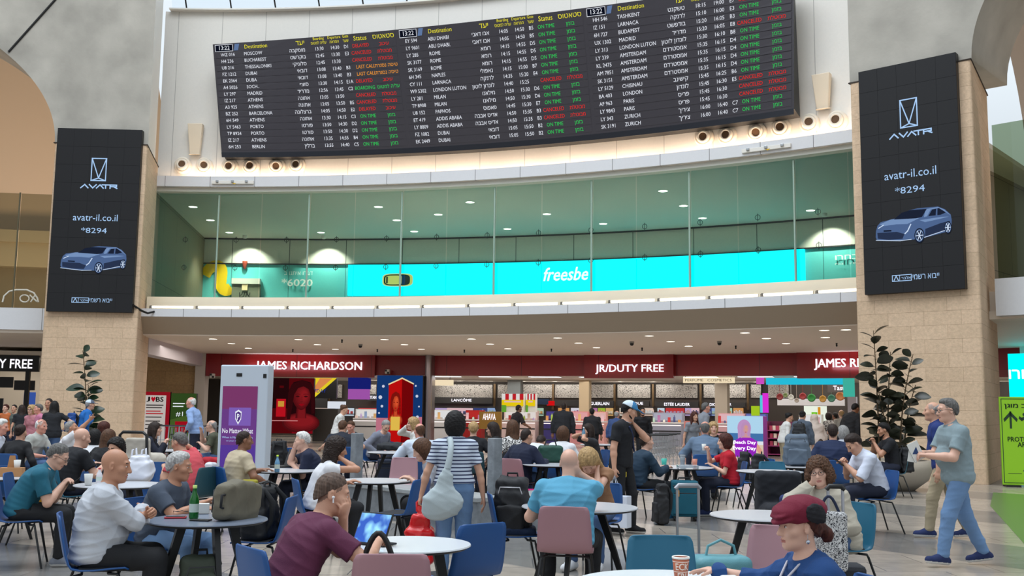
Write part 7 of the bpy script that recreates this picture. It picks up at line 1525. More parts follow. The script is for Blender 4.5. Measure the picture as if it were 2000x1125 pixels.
def bottle(label, loc, c, h=.23, r=.033, capc=None, k=.35):
    e = empty('bottle', loc, 0, label, 'bottle')
    m = MB(); m.lathe([(.001, .004), (r*.9, 0), (r, .012), (r, h*.55), (r*.8, h*.66), (r*.42, h*.8), (r*.38, h*.92), (r*.40, h*.94)], n=20); o = m.build('glass_body', c, e)
    m = MB(); m.lathe([(r*.44, h*.91), (r*.44, h), (.001, h)], n=14); m.build('cap', capc or M_white, e); m = MB(); m.lathe([(r*1.01, h*.2), (r*1.01, h*.45)], n=20, cap=False); m.build('paper_label', mat('bottle_paper', (200, 214, 206), .5), e); return e
def cup(label, loc, c, h=.11, r=.04, lid=None, bands=False, name='paper_cup'):
    e = empty(name, loc, 0, label, 'cup'); m = MB(); m.lathe([(.001, .002), (r*.72, 0), (r, h), (r*.94, h), (r*.68, .01), (.001, .01)], n=24, cap=False); m.build('cup_body', c, e)
    if lid: m = MB(); m.lathe([(r*1.06, h-.004), (r*1.06, h+.008), (r*.9, h+.014), (.001, h+.012)], n=24, cap=False); m.build('lid', lid, e)
    return e
clearg = mat('clear_plastic', (206, 216, 224), .1); clearg.node_tree.nodes['Principled BSDF'].inputs['Transmission Weight'].default_value = .7
greeng = mat('green_bottle_glass', (20, 120, 44), .08); greeng.node_tree.nodes['Principled BSDF'].inputs['Transmission Weight'].default_value = .45
watr = mat('water_bottle_plastic', (120, 176, 214), .1); watr.node_tree.nodes['Principled BSDF'].inputs['Transmission Weight'].default_value = .5
def on(px, py, z=.742): p = ground(px, py, z); return Vector((p[0], p[1], z))
# slate table
bottle('green glass bottle standing on the slate topped table', on(378, 1013), greeng, .25, .036, mat('pale_green_cap', (190, 214, 120), .5))
backpack('khaki backpack lying on the slate topped table', on(440, 1008)+Vector((.20, .05, .10)), R(70), ('khaki', (104, 98, 82)), (.32, .17, .46), (0, R(-84)), straps=False)
e = empty('phone', on(343, 1012), .2, 'phone in red case lying on the slate topped table', 'phone'); m = MB(); m.box((0, 0, .006), (.16, .08, .011)); m.build('case', mat('red_case', (176, 24, 44), .4), e, bevel=.004); m = MB(); m.box((0, 0, .0125), (.14, .07, .002)); m.build('screen', M_black, e)
e = empty('pen', on(392, 1017), -.15, 'dark slim phone lying beside the green bottle', 'phone'); m = MB(); m.box((0, 0, .005), (.15, .075, .009)); m.build('body', M_black, e, bevel=.003); e.name = 'phone.001'
e = empty('tissue_box', on(394, 1003), .2, 'small white carton behind the green bottle', 'box'); m = MB(); m.box((0, 0, .04), (.11, .07, .08)); m.build('carton', mat('white_card', (220, 220, 216), .7), e, bevel=.004)
e = empty('sunglasses', on(355, 1005), .3, 'dark sunglasses lying on the slate topped table', 'sunglasses'); m = MB()
for sx_ in (-1, 1): m.lathe([(.001, 0), (.026, .004), (.001, .008)], (sx_*.033, 0, .02), 14)
m.build('lens', M_black, e); m = MB(); m.tube([(-.06, 0, .03), (-.065, .12, .01)], .003, 5); m.tube([(.06, 0, .03), (.065, .12, .01)], .003, 5); m.tube([(-.01, 0, .03), (.01, 0, .03)], .003, 5); m.build('temple', M_black, e)
p = at(392, 1100, 7.7); backpack('olive backpack on the floor below the slate topped table', (p[0], p[1], 0), R(200), ('olive_drab', (62, 70, 58)), (.34, .24, .50))
p = at(515, 1000, 9.0); backpack('black backpack standing on the blue chair beside the slate table', (p[0]-.02, p[1], .455), R(75), ('black_nylon', (28, 29, 33)), (.36, .24, .46), (0, R(-6)))
# tablet
e = empty('tablet', (-.88, 6.50, .742), R(-35), 'tablet with a blue picture propped up on the white table', 'tablet'); T = Matrix.Translation((0, 0, .005)) @ Matrix.Rotation(R(-24), 4, 'X')
m = MB(); m.box((0, .0, .105), (.27, .010, .205), M=T); m.build('body', M_black, e, bevel=.004); m = MB(); m.box((0, -.006, .105), (.25, .002, .185), M=T); scm = mat('tablet_picture', (60, 140, 200), .3, emit=.75); o = m.build('screen', scm, e)
nt, b, N, L = nodes_of(scm); tc = N('ShaderNodeTexCoord'); nz = N('ShaderNodeTexNoise'); nz.inputs['Scale'].default_value = 9; L(tc.outputs['Object'], nz.inputs['Vector']); cr = N('ShaderNodeValToRGB'); cr.color_ramp.elements[0].position = .38; cr.color_ramp.elements[0].color = (*lin((20, 70, 160)), 1); cr.color_ramp.elements[1].position = .62; cr.color_ramp.elements[1].color = (*lin((150, 214, 236)), 1); L(nz.outputs['Fac'], cr.inputs[0]); L(cr.outputs[0], b.inputs['Emission Color']); L(cr.outputs[0], b.inputs['Base Color'])
m = MB(); m.box((0, .06, .01), (.26, .13, .012)); m.build('cover_stand', mat('tablet_cover', (30, 30, 34), .7), e, bevel=.003)
# bag on the pink chair in front
p = at(742, 1100, 5.75); e = empty('handbag', (p[0]+.03, p[1]+.10, .44), 0, 'black handbag on the dusty pink chair nearest the camera', 'handbag'); soft(e, 'body', [((0, 0, .14), (.16, .07, .15))], cloth('bag_black_leather', (22, 22, 25), .5), .012, .004); m = MB(); m.tube([(-.15+.10*t*2, -.02, .26+.2*math.sin(math.pi*t)) for t in np.linspace(0, 1, 12)], .016, 8); m.build('strap', M_black, e)
# table with the cup
cm = mat('copper_paper', (176, 96, 66), .5, .1); e = empty('paper_cup', (.86, 5.22, .742), 0, 'copper and white lettered paper cup at the bottom edge', 'cup')
def ccup(z): return .030+.0125*z/.13
m = MB(); m.lathe([(.001, .002), (ccup(0), 0), (ccup(.13), .13), (ccup(.13)-.003, .13), (ccup(0)-.003, .008), (.001, .008)], n=32, cap=False); m.build('cup_body', cm, e)
m = MB(); m.lathe([(ccup(.13)+.0015, .124), (ccup(.13)+.003, .13), (ccup(.13), .134), (ccup(.13)-.004, .13)], n=32, cap=False); m.build('rim', M_white, e)
m = MB()
for z0, z1 in ((.108, .112), (.060, .063), (.015, .018)): m.lathe([(ccup(z0)+.0008, z0), (ccup(z1)+.0008, z1)], n=32, cap=False)
for txt_, zc in (("ECK", .085), ("ERI", .038)):
    V, Fc = glyphs(txt_, .046, align='CENTER', cond=.8, bold=.001); m.add([((ccup(zc+y)+.001)*math.sin(x/.037), -(ccup(zc+y)+.001)*math.cos(x/.037), zc+y) for x, y, z in V], Fc)
m.build('printing', mat('cup_white_print', (232, 214, 200), .6), e)
e = empty('napkin', (1.06, 5.16, .742), 0, 'crumpled white napkin under the hand of the woman in the beret', 'napkin'); soft(e, 'paper', [((0, 0, .018), (.06, .05, .02)), ((.03, .02, .025), (.04, .03, .025))], cloth('napkin_white', (226, 228, 232)), .007, .010)
# black backpack by the stone corner
p = at(1000, 1000, 9.6); backpack('large black backpack with pale zip on the blue chair by the stone corner', (p[0], p[1], .47), R(172), ('black_nylon', (28, 29, 33)), (.36, .22, .50), (R(-6), 0), mat('pale_zip', (190, 190, 196), .3, .6))
e = empty('folded_garment', (p[0]+.02, p[1]+.02, .455), 0, 'navy garment under the large black backpack', 'garment'); soft(e, 'cloth', [((0, 0, .03), (.2, .19, .035))], cloth('navy_fold', (22, 40, 70)), .012, .008)
# white carrier bag, cups and tray on tables to the left
e = empty('carrier_bag', on(268, 938), 0, 'white plastic carrier bag on the table at the left', 'bag'); soft(e, 'bag_body', [((0, 0, .11), (.17, .12, .12)), ((.02, 0, .22), (.1, .08, .06))], cloth('white_plastic', (216, 218, 228), .3), .012, .012); m = MB()
for sx_ in (-.05, .06): m.tube([(sx_-.03, 0, .26), (sx_-.02, 0, .34), (sx_+.02, 0, .36), (sx_+.03, 0, .26)], .012, 6)
m.build('handle', cloth('white_plastic', (216, 218, 228), .3), e)
cup('plain white paper cup on the table with the carrier bag', on(172, 948), mat('white_card', (220, 220, 216), .7), .12, .045); bottle('small white and red bottle beside the carrier bag', on(193, 945), mat('milk_plastic', (220, 216, 220), .3), .17, .032, mat('red_cap', (180, 30, 40), .4))
e = empty('takeaway_tray', on(22, 930), .2, 'brown cardboard carrier tray on the table at the left frame edge', 'tray'); kb = mat('kraft_card', (176, 128, 84), .8); m = MB(); m.box((0, 0, .05), (.26, .16, .1)); m.build('tray', kb, e); m = MB(); m.add([(-.05, -.004, .1), (.05, -.004, .1), (.03, -.004, .24), (-.03, -.004, .24), (-.05, .004, .1), (.05, .004, .1), (.03, .004, .24), (-.03, .004, .24)], [(0, 1, 2, 3), (7, 6, 5, 4), (0, 3, 7, 4), (1, 5, 6, 2), (3, 2, 6, 7)]); m.build('handle', kb, e)
cup('white cup standing in the cardboard tray', on(32, 930)+Vector((0, 0, .06)), mat('white_card', (220, 220, 216), .7), .13, .04)
p = at(72, 970, 11.55); backpack('yellow backpack standing on the blue chair at the left', (p[0], p[1], .45), R(60), ('yellow', (206, 146, 24)), (.28, .2, .36), (0, R(6)))
# two-man table: laptop and water bottle
bottle('water bottle with blue cap on the table between two facing men', on(541, 922), watr, .22, .034, mat('lime_cap', (190, 220, 60), .5))
e = empty('laptop', on(560, 913)+Vector((-.12, .08, 0)), R(-60), 'open black laptop on the table of the man in cream', 'laptop'); m = MB(); m.box((0, 0, .01), (.34, .24, .016)); m.build('base', M_black, e, bevel=.004); T = Matrix.Translation((0, .12, .015)) @ Matrix.Rotation(R(-18), 4, 'X'); m = MB(); m.box((0, 0, .12), (.34, .012, .24), M=T); m.build('lid', M_dark, e, bevel=.004)
e = empty('waist_bag', (0, 0, 0), 0, 'yellow and black bag hanging behind the man in cream', 'bag'); p = at(487, 948, 12.95); e.location = (p[0], p[1], .50); soft(e, 'body', [((0, 0, .08), (.1, .05, .1))], cloth('yellow_black', (150, 140, 40)), .012, .006); m = MB(); m.tube([(.1, 0, .12), (.22, .02, .16), (.34, .06, .1)], .02, 6); m.build('strap', M_black, e)
p = at(545, 875, 19.3); backpack('black backpack with yellow trim on the far blue chair', (p[0], p[1], .455), R(10), ('black_nylon', (28, 29, 33)), (.34, .22, .5), (0, 0), mat('yellow_trim', (220, 190, 60), .5))
# goods of the striped woman
j = J['stripe']; S_ = j['s']
tm_ = cloth('tote_canvas', (176, 188, 192)); e = empty('tote_bag', tuple(j['W']((-.12, -.25, 0))), R(6), 'big pale grey tote bag hanging from the shoulder of the woman in stripes', 'bag'); F = Field((-.35, -.2, .5), (.35, .2, 1.35), .011); e.scale = (S_,)*3; F.cone((-.07, 0, .80), (.09, 0, .84), .135, .125, .05, sq=((0, 1, 0), .5)); F.cone((0, 0, .86), (.03, 0, 1.06), .16, .07, .06, sq=((0, 1, 0), .5)); F.cone((.03, 0, 1.06), (.05, .01, 1.19), .07, .03, .04, sq=((0, 1, 0), .5)); F.folds(.010, 8); solid('body', F, tm_, e)
m = MB(); tp_ = [(.05, .02, 1.17), (.075, .04, 1.30), (.085, .10, 1.40), (.08, .18, 1.455), (.07, .27, 1.44), (.06, .33, 1.38)]; m.tube([(a, b_, c_) for a, b_, c_ in tp_], [.035, .03, .03, .03, .03, .02], 8); m.build('strap', tm_, e)
hw = j['W'](j['arms'][-1][2]); rdp = mat('red_plastic', (214, 22, 26), .25)
e = empty('carrier_bag', (hw[0], hw[1], 0), R(6), 'red plastic carrier bag held by the woman in stripes', 'bag'); hz = hw[2]-.09; soft(e, 'bag_body', [((0, 0, hz-.36), (.13, .10, .17)), ((0, 0, hz-.18), (.09, .06, .1)), ((0, 0, hz-.06), (.03, .025, .07))], rdp, .011, .014)
m = MB(); m.tube([(-.03, 0, hz-.05), (-.035, 0, hz+.03), (0, 0, hz+.06), (.035, 0, hz+.03), (.03, 0, hz-.05)], .014, 6); m.build('handle', rdp, e)
# tables in the middle
e = empty('coat', on(770, 878), 0, 'dark coat folded on the far table', 'coat'); soft(e, 'cloth', [((0, 0, .05), (.34, .2, .06)), ((-.05, 0, .09), (.2, .15, .05))], cloth('dark_coat', (44, 46, 50)), .016, .012)
e = empty('suitcase', ground(745, 952)+np.array([.1, .0, 0]), R(10), 'dark navy suitcase behind the dusty pink chair', 'suitcase')
def suitcase(e, c, w=.38, d=.24, h=.52, z0=.06, tag_=None):
    m = MB(); m.box((0, 0, z0+h/2), (w, d, h)); m.build('shell', c, e, bevel=.035); m = MB(); m.box((0, -d/2-.012, z0+h*.36), (w*.86, .03, h*.56)); m.build('front_pocket', c, e, bevel=.012)
    m = MB(); m.tube([(-w*.4, -d/2-.02, z0+h*.66), (w*.4, -d/2-.02, z0+h*.66)], .006, 5); m.tube([(-w*.44, -d/2-.008, z0+h*.86), (w*.44, -d/2-.008, z0+h*.86)], .006, 5); m.build('zip', M_dark, e)
    m = MB(); m.tube([(-.09, 0, z0+h), (-.08, 0, z0+h+.035), (.08, 0, z0+h+.035), (.09, 0, z0+h)], .012, 6); m.build('handle', M_black, e)
    for sx_ in (-1, 1):
        for sy_ in (-1, 1):
            m = MB(); m.lathe([(.001, -.012), (.03, -.012), (.032, 0), (.03, .012), (.001, .012)], n=14, M=Matrix.Translation((sx_*w*.38, sy_*d*.36, .032)) @ Matrix.Rotation(R(90), 4, 'Y')); m.box((sx_*w*.38, sy_*d*.36, .065), (.04, .05, .03)); m.build('wheel', M_black, e)
suitcase(e, cloth('suitcase_navy', (34, 42, 62)), h=.5)
e = empty('handbag', on(1075, 903), .2, 'dark green handbag on the table by the stone post', 'handbag'); soft(e, 'body', [((0, 0, .13), (.2, .1, .14))], cloth('bottle_green', (24, 72, 60), .6), .014, .006); m = MB(); m.tube([(-.1, 0, .26), (-.07, 0, .36), (.07, 0, .36), (.1, 0, .26)], .012, 6); m.build('handle', M_black, e)
for k, (px, Y, c, cn) in enumerate(((998, 16.0, (196, 40, 30), 'red'), (1032, 15.7, (196, 30, 110), 'magenta'))):
    p = at(px, 960, Y); e = empty('shopping_bag', (p[0], p[1], 0), .3, f'{cn} shopping bag standing on the floor beside the stone post', 'bag'); m = MB(); m.box((0, 0, .2), (.34, .14, .38)); m.build('bag_body', mat('paper_'+cn, c, .5), e, bevel=.01); m = MB(); m.tube([(-.08, 0, .39), (-.06, 0, .48), (.06, 0, .48), (.08, 0, .39)], .006, 5); m.build('handle', M_black, e)
e = empty('shopping_bag', tuple(np.append((J['juve']['W'](J['juve']['arms'][1][2]))[:2], 0)), R(-30), 'large white paper shopping bag held by the man in black', 'bag'); hz = J['juve']['W'](J['juve']['arms'][1][2])[2]-.08
wp_ = mat('white_paper_bag', (212, 218, 232), .5); m = MB(); m.box((0, 0, hz-.47), (.42, .15, .40)); m.build('bag_body', wp_, e, bevel=.008); m = MB()
for sy_ in (-.05, .05): m.tube([(-.09, sy_, hz-.28), (0, sy_*.2, hz), (.09, sy_, hz-.28)], .007, 5)
m.build('handle', wp_, e)
J_ = J['juve']; m = MB(); q = [J_['sp'][k]+J_['spR'][k]@np.array([x, J_['dep'][k]+.022, 0]) for k, x in ((9, .08), (8, .055), (6, .0), (4, -.05), (2, -.1))]; m.tube([tuple(p_) for p_ in q], .014, 6); o = m.build('cross_strap', cloth('strap_navy', (34, 46, 80)), J_['root'])
m = MB(); lg_ = J_['lg'][1]; p_ = Vector(lg_[0]+(lg_[1]-lg_[0])*.35)+Vector((.03, .115, 0)); V, Fc = glyphs("JJ", .07, cond=.6, bold=.002, space=.8); T = frame(p_, (-1, .2, 0), (0, 0, 1)); m.add([T @ Vector((x, y, z+.004)) for x, y, z in V], Fc); m.build('club_badge', mat('badge_yellow', (224, 200, 50), .6), J_['root'])
# suitcases on the right
e = empty('suitcase', ground(1339, 1018)+np.array([0, .1, 0]), R(-4), 'teal soft suitcase standing beside the woman in red', 'suitcase'); suitcase(e, cloth('suitcase_teal', (20, 92, 112)), .40, .25, .52)
m = MB(); m.box((-.11, -.155, .40), (.05, .01, .09)); m.build('luggage_tag', mat('orange_tag', (214, 150, 70), .6), e)
def pull_handle(root, w, z0, z1, m_, grip, y=.0):
    m = MB()
    for sx_ in (-1, 1): m.tube([(sx_*w/2, y, z0), (sx_*w/2, y, z1)], .011, 8)
    m.build('pull_handle', m_, root); m = MB(); m.tube([(-w/2-.012, y, z1), (-w/2+.01, y, z1+.025), (w/2-.01, y, z1+.025), (w/2+.012, y, z1)], .018, 8); m.build('grip', grip, root)
Yb = 7.6; p = at(1350, 1090, Yb); e = empty('suitcase', (p[0], p[1], 0), R(14), 'purple holdall with raised silver pull handle behind the teal chair', 'suitcase'); soft(e, 'body', [((0, 0, .28), (.22, .15, .23)), ((0, 0, .45), (.16, .1, .09))], cloth('suitcase_purple', (58, 38, 110)), .013, .006); pull_handle(e, .17, .5, at(1360, 948, Yb)[2]-.03, M_chrome, mat('silver_grip', (150, 152, 158), .4, .5), .05)
soft(e, 'grey_flap', [((.06, -.03, .50), (.10, .1, .06))], cloth('flap_grey', (110, 110, 124)), .012, .004)
p = at(1408, 1095, 7.0); e = empty('handbag', (p[0], p[1], .30), R(8), 'mint coloured handbag beside the purple holdall', 'handbag'); soft(e, 'body', [((0, 0, .17), (.20, .1, .17))], cloth('mint', (92, 150, 160), .5), .011, .004); m = MB(); m.tube([(-.11, 0, .31), (-.09, 0, .40), (0, 0, .44), (.09, 0, .40), (.11, 0, .31)], .010, 6); m.build('handle', cloth('mint', (92, 150, 160), .5), e); m = MB(); m.box((0, 0, -.15), (.3, .2, .30)); m.build('base_case', cloth('case_slate', (60, 70, 84)), e, bevel=.02)
Yb = 7.3; p = at(1634, 1060, Yb); e = empty('suitcase', (p[0], p[1], 0), R(-6), 'dark trolley case with tall silver pull handle behind the woman in the beret', 'suitcase'); m = MB(); m.box((0, 0, .30), (.36, .22, .5)); m.build('shell', cloth('case_charcoal', (40, 42, 48)), e, bevel=.03); pull_handle(e, .10, .5, at(1636, 957, Yb)[2], mat('silver_tube', (190, 192, 198), .3, .8), M_black)
p = at(1618, 1020, 7.1); pm_ = cloth('script_print', (210, 208, 206)); nt, b, N, L = nodes_of(pm_); tc = N('ShaderNodeTexCoord'); vo = N('ShaderNodeTexNoise'); vo.inputs['Scale'].default_value = 34; vo.inputs['Distortion'].default_value = 4; L(tc.outputs['Object'], vo.inputs['Vector']); cr = N('ShaderNodeValToRGB'); cr.color_ramp.interpolation = 'CONSTANT'; cr.color_ramp.elements[0].color = (.6, .6, .6, 1); cr.color_ramp.elements[1].position = .52; cr.color_ramp.elements[1].color = (.02, .02, .03, 1); L(vo.outputs['Fac'], cr.inputs[0]); L(cr.outputs[0], b.inputs['Base Color'])
e = empty('tote_bag', (p[0], p[1]-.02, .55), R(-10), 'black and white printed tote bag on the trolley case', 'bag'); soft(e, 'body', [((0, 0, .18), (.115, .05, .2))], pm_, .012, .005); m = MB(); m.tube([(-.07+.14*t, 0, .36+.12*math.sin(math.pi*t)) for t in np.linspace(0, 1, 10)], .010, 6); m.build('handle', cloth('handle_navy', (30, 40, 66)), e)
p = at(1530, 975, 11.7); e = empty('coat', (p[0], p[1], .46), 0, 'black coat hanging over the chair behind the grey table', 'coat'); soft(e, 'cloth', [((0, .22, .12), (.26, .10, .34)), ((0, .0, -.12), (.25, .2, .24)), ((-.1, -.15, -.18), (.16, .1, .2))], cloth('coat_black', (26, 28, 36)), .014, .008)
p = at(1545, 962, 11.2); e = empty('handbag', (p[0], p[1]-.12, 0.0), 0, 'navy bag in front of the black coat', 'handbag'); soft(e, 'body', [((0, 0, .36), (.15, .08, .36))], cloth('navy_bag', (28, 44, 96)), .012, .004)
for k, (px, py, Y, lab) in enumerate(((1449, 925, 17.5, 'black bag on the left one of two blue chairs'), (1476, 925, 16.9, 'black backpack on the chair in front of the beach poster'))):
    p = at(px, py, Y); backpack(lab, (p[0]+.04, p[1], .455), R(80), ('black_nylon', (28, 29, 33)), (.32, .2, .46))
p = at(1290, 930, 14.7); backpack('tall black bag standing behind the chair of the cup table', (p[0], p[1]-.05, .01), R(100), ('black_nylon', (28, 29, 33)), (.28, .16, .56))
# cup table
cup('mint green paper cup on the round table of the woman in red', on(1297, 911), mat('mint_cup', (60, 176, 160), .5), .12, .045)
cup('clear plastic cup left of the mint green cup', on(1272, 908), clearg, .13, .045, clearg); cup('clear plastic cup right of the mint green cup', on(1333, 909), clearg, .15, .045, clearg); cup('rose drink in a cup at the right end of the cup table', on(1357, 912), mat('rose_drink', (200, 130, 110), .4), .12, .042)
e = empty('food_tray', on(1343, 916), 0, 'clear food tray on the round table of the woman in red', 'tray'); m = MB(); m.box((0, 0, .03), (.3, .2, .06)); m.build('tray', clearg, e, bevel=.01)
j = J['red']; hw = j['W'](j['arms'][1][2]); cup('white cup in the hand of the woman in red', Vector(hw)+Vector((-.06, 0, .0)), mat('white_card', (220, 220, 216), .7), .1, .035)
bottle('blue water bottle in the hands of the drinking woman', Vector(J['drink']['W'](J['drink']['arms'][-1][2]))+Vector((-.03, -.08, -.12)), watr, .24, .035)
# phones in hands
for key, lab in (('teal', 'dark phone in the hands of the man in teal polo'), ('phone', 'dark phone in the hands of the man in white shirt'), ('pillar', 'dark phone held by the man by the stone pillar')):
    j = J[key]; q = (np.array(j['W'](j['arms'][1][2]))+np.array(j['W'](j['arms'][-1][2])))/2+rz(R(j['yaw']))@np.array([0, .09, .02]); e = empty('phone', q, R(j['yaw']), lab, 'phone'); m = MB(); m.box((0, 0, 0), (.075, .15, .009), M=Matrix.Rotation(R(40), 4, 'X')); m.build('body', M_black, e, bevel=.003)
j = J['walk']; q = (np.array(j['W'](j['arms'][1][2]))+np.array(j['W'](j['arms'][-1][2])))/2+rz(R(92))@np.array([0, .10, .03]); e = empty('document', q, R(92), 'white folded documents in the hands of the walking man in grey', 'document'); m = MB(); m.box((0, 0, 0), (.012, .12, .2), M=Matrix.Rotation(R(-25), 4, 'X')); m.box((.012, .02, -.02), (.006, .10, .2), M=Matrix.Rotation(R(10), 4, 'X')); m.build('paper', mat('white_card', (220, 220, 216), .7), e); m = MB(); m.add([(-.008, -.03, -.03), (-.008, .04, -.03), (-.008, .0, .05)], [(0, 1, 2)]); m.build('printed_mark', mat('blue_print', (30, 60, 110), .5), e)
# small things worn
j = J['maroon']; m = MB(); p_ = j['LQ']((.088, .008, -.012)); m.lathe([(.001, -.008), (.009, -.004), (.009, .006), (.001, .009)], tuple(p_), 10); p2 = j['LQ']((.090, .016, -.042)); m.tube([tuple(p_), tuple(p2)], .0045, 6); m.build('earbud', mat('white_gloss', (235, 235, 238), .2), j['root'])
j = J['hat']; m = MB(); p_ = j['LQ']((-.086, -.004, -.046)); m.tube([tuple(p_+np.array([0, 0, .012])), tuple(p_-np.array([0, 0, .012]))], .0015, 4); m.lathe([(.001, -.022), (.010, -.014), (.010, -.006), (.001, 0)], tuple(p_-np.array([0, 0, .010])), 10); m.build('earring', mat('silver_jewel', (190, 196, 206), .2, .9), j['root'])
m = MB(); q = [j['N']+np.array(v)*j['s'] for v in ((-.075, .0, .01), (-.066, .07, -.03), (-.04, .125, -.10), (-.03, .17, -.2), (-.02, .19, -.3))]; m.tube([tuple(v) for v in q], .006, 6); q = [j['N']+np.array(v)*j['s'] for v in ((.075, .0, .01), (.06, .08, -.03), (.03, .13, -.10), (.0, .175, -.2), (-.01, .19, -.3))]; m.tube([tuple(v) for v in q], .006, 6); m.build('lanyard', cloth('lanyard_white', (200, 196, 204)), j['root'])
j = J['juve']; m = MB(); q = [j['N']+np.array((.075*math.cos(t), .015+.075*math.sin(t), .012-.02*math.sin(t)))*j['s'] for t in np.linspace(0, 2*math.pi, 18)]; m.tube([tuple(v) for v in q], .005, 5); m.build('necklace', mat('silver_jewel', (190, 196, 206), .2, .9), j['root'])
for key, rot in (('coral', None), ('oldgrey', None)):
    j = J[key]; m = MB()
    for sd in (-1, 1): m.lathe([(.001, 0), (.024, .004), (.001, .009)], n=12, M=Matrix.Translation(tuple(j['LQ']((sd*.033, .07, .122)))))
    m.tube([tuple(j['LQ']((-.08, -.01, .06))), tuple(j['LQ']((-.06, .07, .118))), tuple(j['LQ']((.06, .07, .118))), tuple(j['LQ']((.08, -.01, .06)))], .004, 5); m.build('sunglasses', M_black, j['root'])
for key in ('packer', 'pack2', 'bluecap'):
    j = J[key]; p = j['W'](j['sp'][5]+np.array([0, -.30, -.30])); backpack({'packer': 'black backpack worn by the person at the plum shelf', 'pack2': 'navy backpack worn by the bald man in the shop', 'bluecap': 'blue backpack worn by the person in white cap'}[key], tuple(p), R(j['yaw']+180), {'packer': ('black_nylon', (28, 29, 33)), 'pack2': ('navy_pack', (30, 38, 60)), 'bluecap': ('blue_pack', (20, 70, 140))}[key], (.32, .2, .48))
p = at(1557, 905, 16.5); backpack('grey backpack on a table in front of the plum shelf', (p[0], p[1], .745), R(170), ('pewter', (92, 106, 122)), (.42, .26, .50))
TB['T18'] = table(p[0], p[1]+.05, 'far round table carrying the grey backpack', .46, M_ttop, 50)
p = at(1770, 900, 19.75); backpack('black backpack on the chair of the man by the stone pillar', (p[0]-.02, p[1], .47), R(-92), ('black_nylon', (28, 29, 33)), (.34, .18, .48))
e = empty('carrier_bag', tuple(ground(410, 968)), 0, 'white carrier bags hanging low beside the man in coral', 'bag'); soft(e, 'bag_body', [((0, 0, .22), (.15, .12, .22)), ((.0, 0, .48), (.1, .08, .1))], cloth('white_plastic', (216, 218, 228), .3), .014, .014)
e = empty('jacket', tuple(at(411, 905, 19.5)*np.array([1, 1, 0])+np.array([0, 0, .0])), 0, 'red jacket heaped on a case beside the totem', 'jacket'); soft(e, 'cloth', [((0, 0, .5), (.2, .18, .12)), ((0, 0, .22), (.16, .14, .21))], cloth('red_jacket', (170, 24, 40)), .016, .012)
# ------------------------------------------------------------------ stone basin, posts, plants, trolleys
M_gst = mat('grey_marble', (128, 134, 140), .45, var=.22, vscale=7, bump=.2, bscale=30)
def bench(p, q, h, wd, name, lab):
    a, b_ = Vector((p[0], p[1], 0)), Vector((q[0], q[1], 0)); d = b_-a; mid = (a+b_)/2; e = empty(name, mid, math.atan2(d.y, d.x), lab, 'stone bench'); m = MB(); m.box((0, 0, (h-.06)/2), (d.length, wd, h-.06)); m.build('plinth', M_gst, e); m = MB(); m.box((0, 0, h-.03), (d.length+.04, wd+.06, .06)); m.build('cap_slab', mat('pale_marble', (160, 164, 166), .35, var=.12, vscale=6), e, bevel=.01)
bench((-.22, 13.45), (-2.45, 16.1), .46, .5, 'stone_bench', 'grey marble bench wall running back to the left of its corner')
bench((-.05, 13.62), (.62, 14.55), .46, .5, 'stone_bench', 'grey marble bench wall running back to the right of its corner')
for k, (px, ytop, Y) in enumerate(((967, 856, 14.4), (698, 846, 16.6))):
    p = at(px, ytop, Y); m = MB(); m.box((p[0], p[1], p[2]/2), (.15, .15, p[2]), R(40)); boxed('stone_post', m, M_gst, ['tall grey marble post behind the bench corner', 'tall grey marble post at the far left end of the bench wall'][k], 'post', bevel=.008)
M_leaf = mat('rubber_leaf', (34, 54, 36), .3, var=.3, vscale=5); M_leaf2 = mat('rubber_leaf_brown', (46, 48, 36), .3, var=.3, vscale=5)
def rubber(name, x, y, lab, pot, stems, lm, seed, big=1.):
    e = empty(name, (x, y, 0), 0, lab, 'plant'); g = random.Random(seed); pr, ph = pot
    m = MB(); m.lathe([(.001, .0), (pr*.55, 0), (pr*.9, ph*.35), (pr, ph*.7), (pr*.96, ph), (pr*.88, ph), (pr*.88, ph*.85), (.001, ph*.85)], n=32); m.build('pot', mat('beige_planter', (176, 164, 148), .6), e)
    ms, ml = MB(), MB()
    for dx, dy, h, lean_ in stems:
        P = [Vector((dx, dy, ph*.8))+Vector((lean_*t*t, 0, (h-ph*.8)*t)) for t in np.linspace(0, 1, 8)]; ms.tube(P, [.022-.014*t for t in np.linspace(0, 1, 8)], 6)
        n = int((h-ph)*12)
        for k in range(n):
            t = .12+.88*k/n; pz = P[0]+Vector((lean_*t*t, 0, (h-ph*.8)*t)); a = k*2.4+g.random(); L_ = (.25+.12*g.random())*big*(1-.3*t); W2 = L_*.30; up = .55-.5*g.random()+(.5 if k == n-1 else 0)
            d = Vector((math.cos(a), math.sin(a)*.7, up)).normalized(); s_ = d.cross(Vector((0, 0, 1))).normalized(); s_ = (Matrix.Rotation(g.uniform(-1.2, 1.2), 3, d) @ s_); nn = s_.cross(d); pts = []
            for q in range(7):
                u = q/6; wq = W2*math.sin(math.pi*min(1, u*.93+.05))**.75; c = pz+d*(.05+L_*u)+Vector((0, 0, -.16*L_*u*u)); pts.append((c-s_*wq+nn*wq*.25, c, c+s_*wq+nn*wq*.25))
            ml.add([p_ for r_ in pts for p_ in r_], [(q*3+w_, q*3+w_+1, q*3+w_+4, q*3+w_+3) for q in range(6) for w_ in (0, 1)], 0, True); ms.tube([pz, pz+d*.06], .006, 4)
    ms.build('stem', mat('rubber_stem', (92, 72, 46), .7), e); ml.build('foliage', lm, e); return e
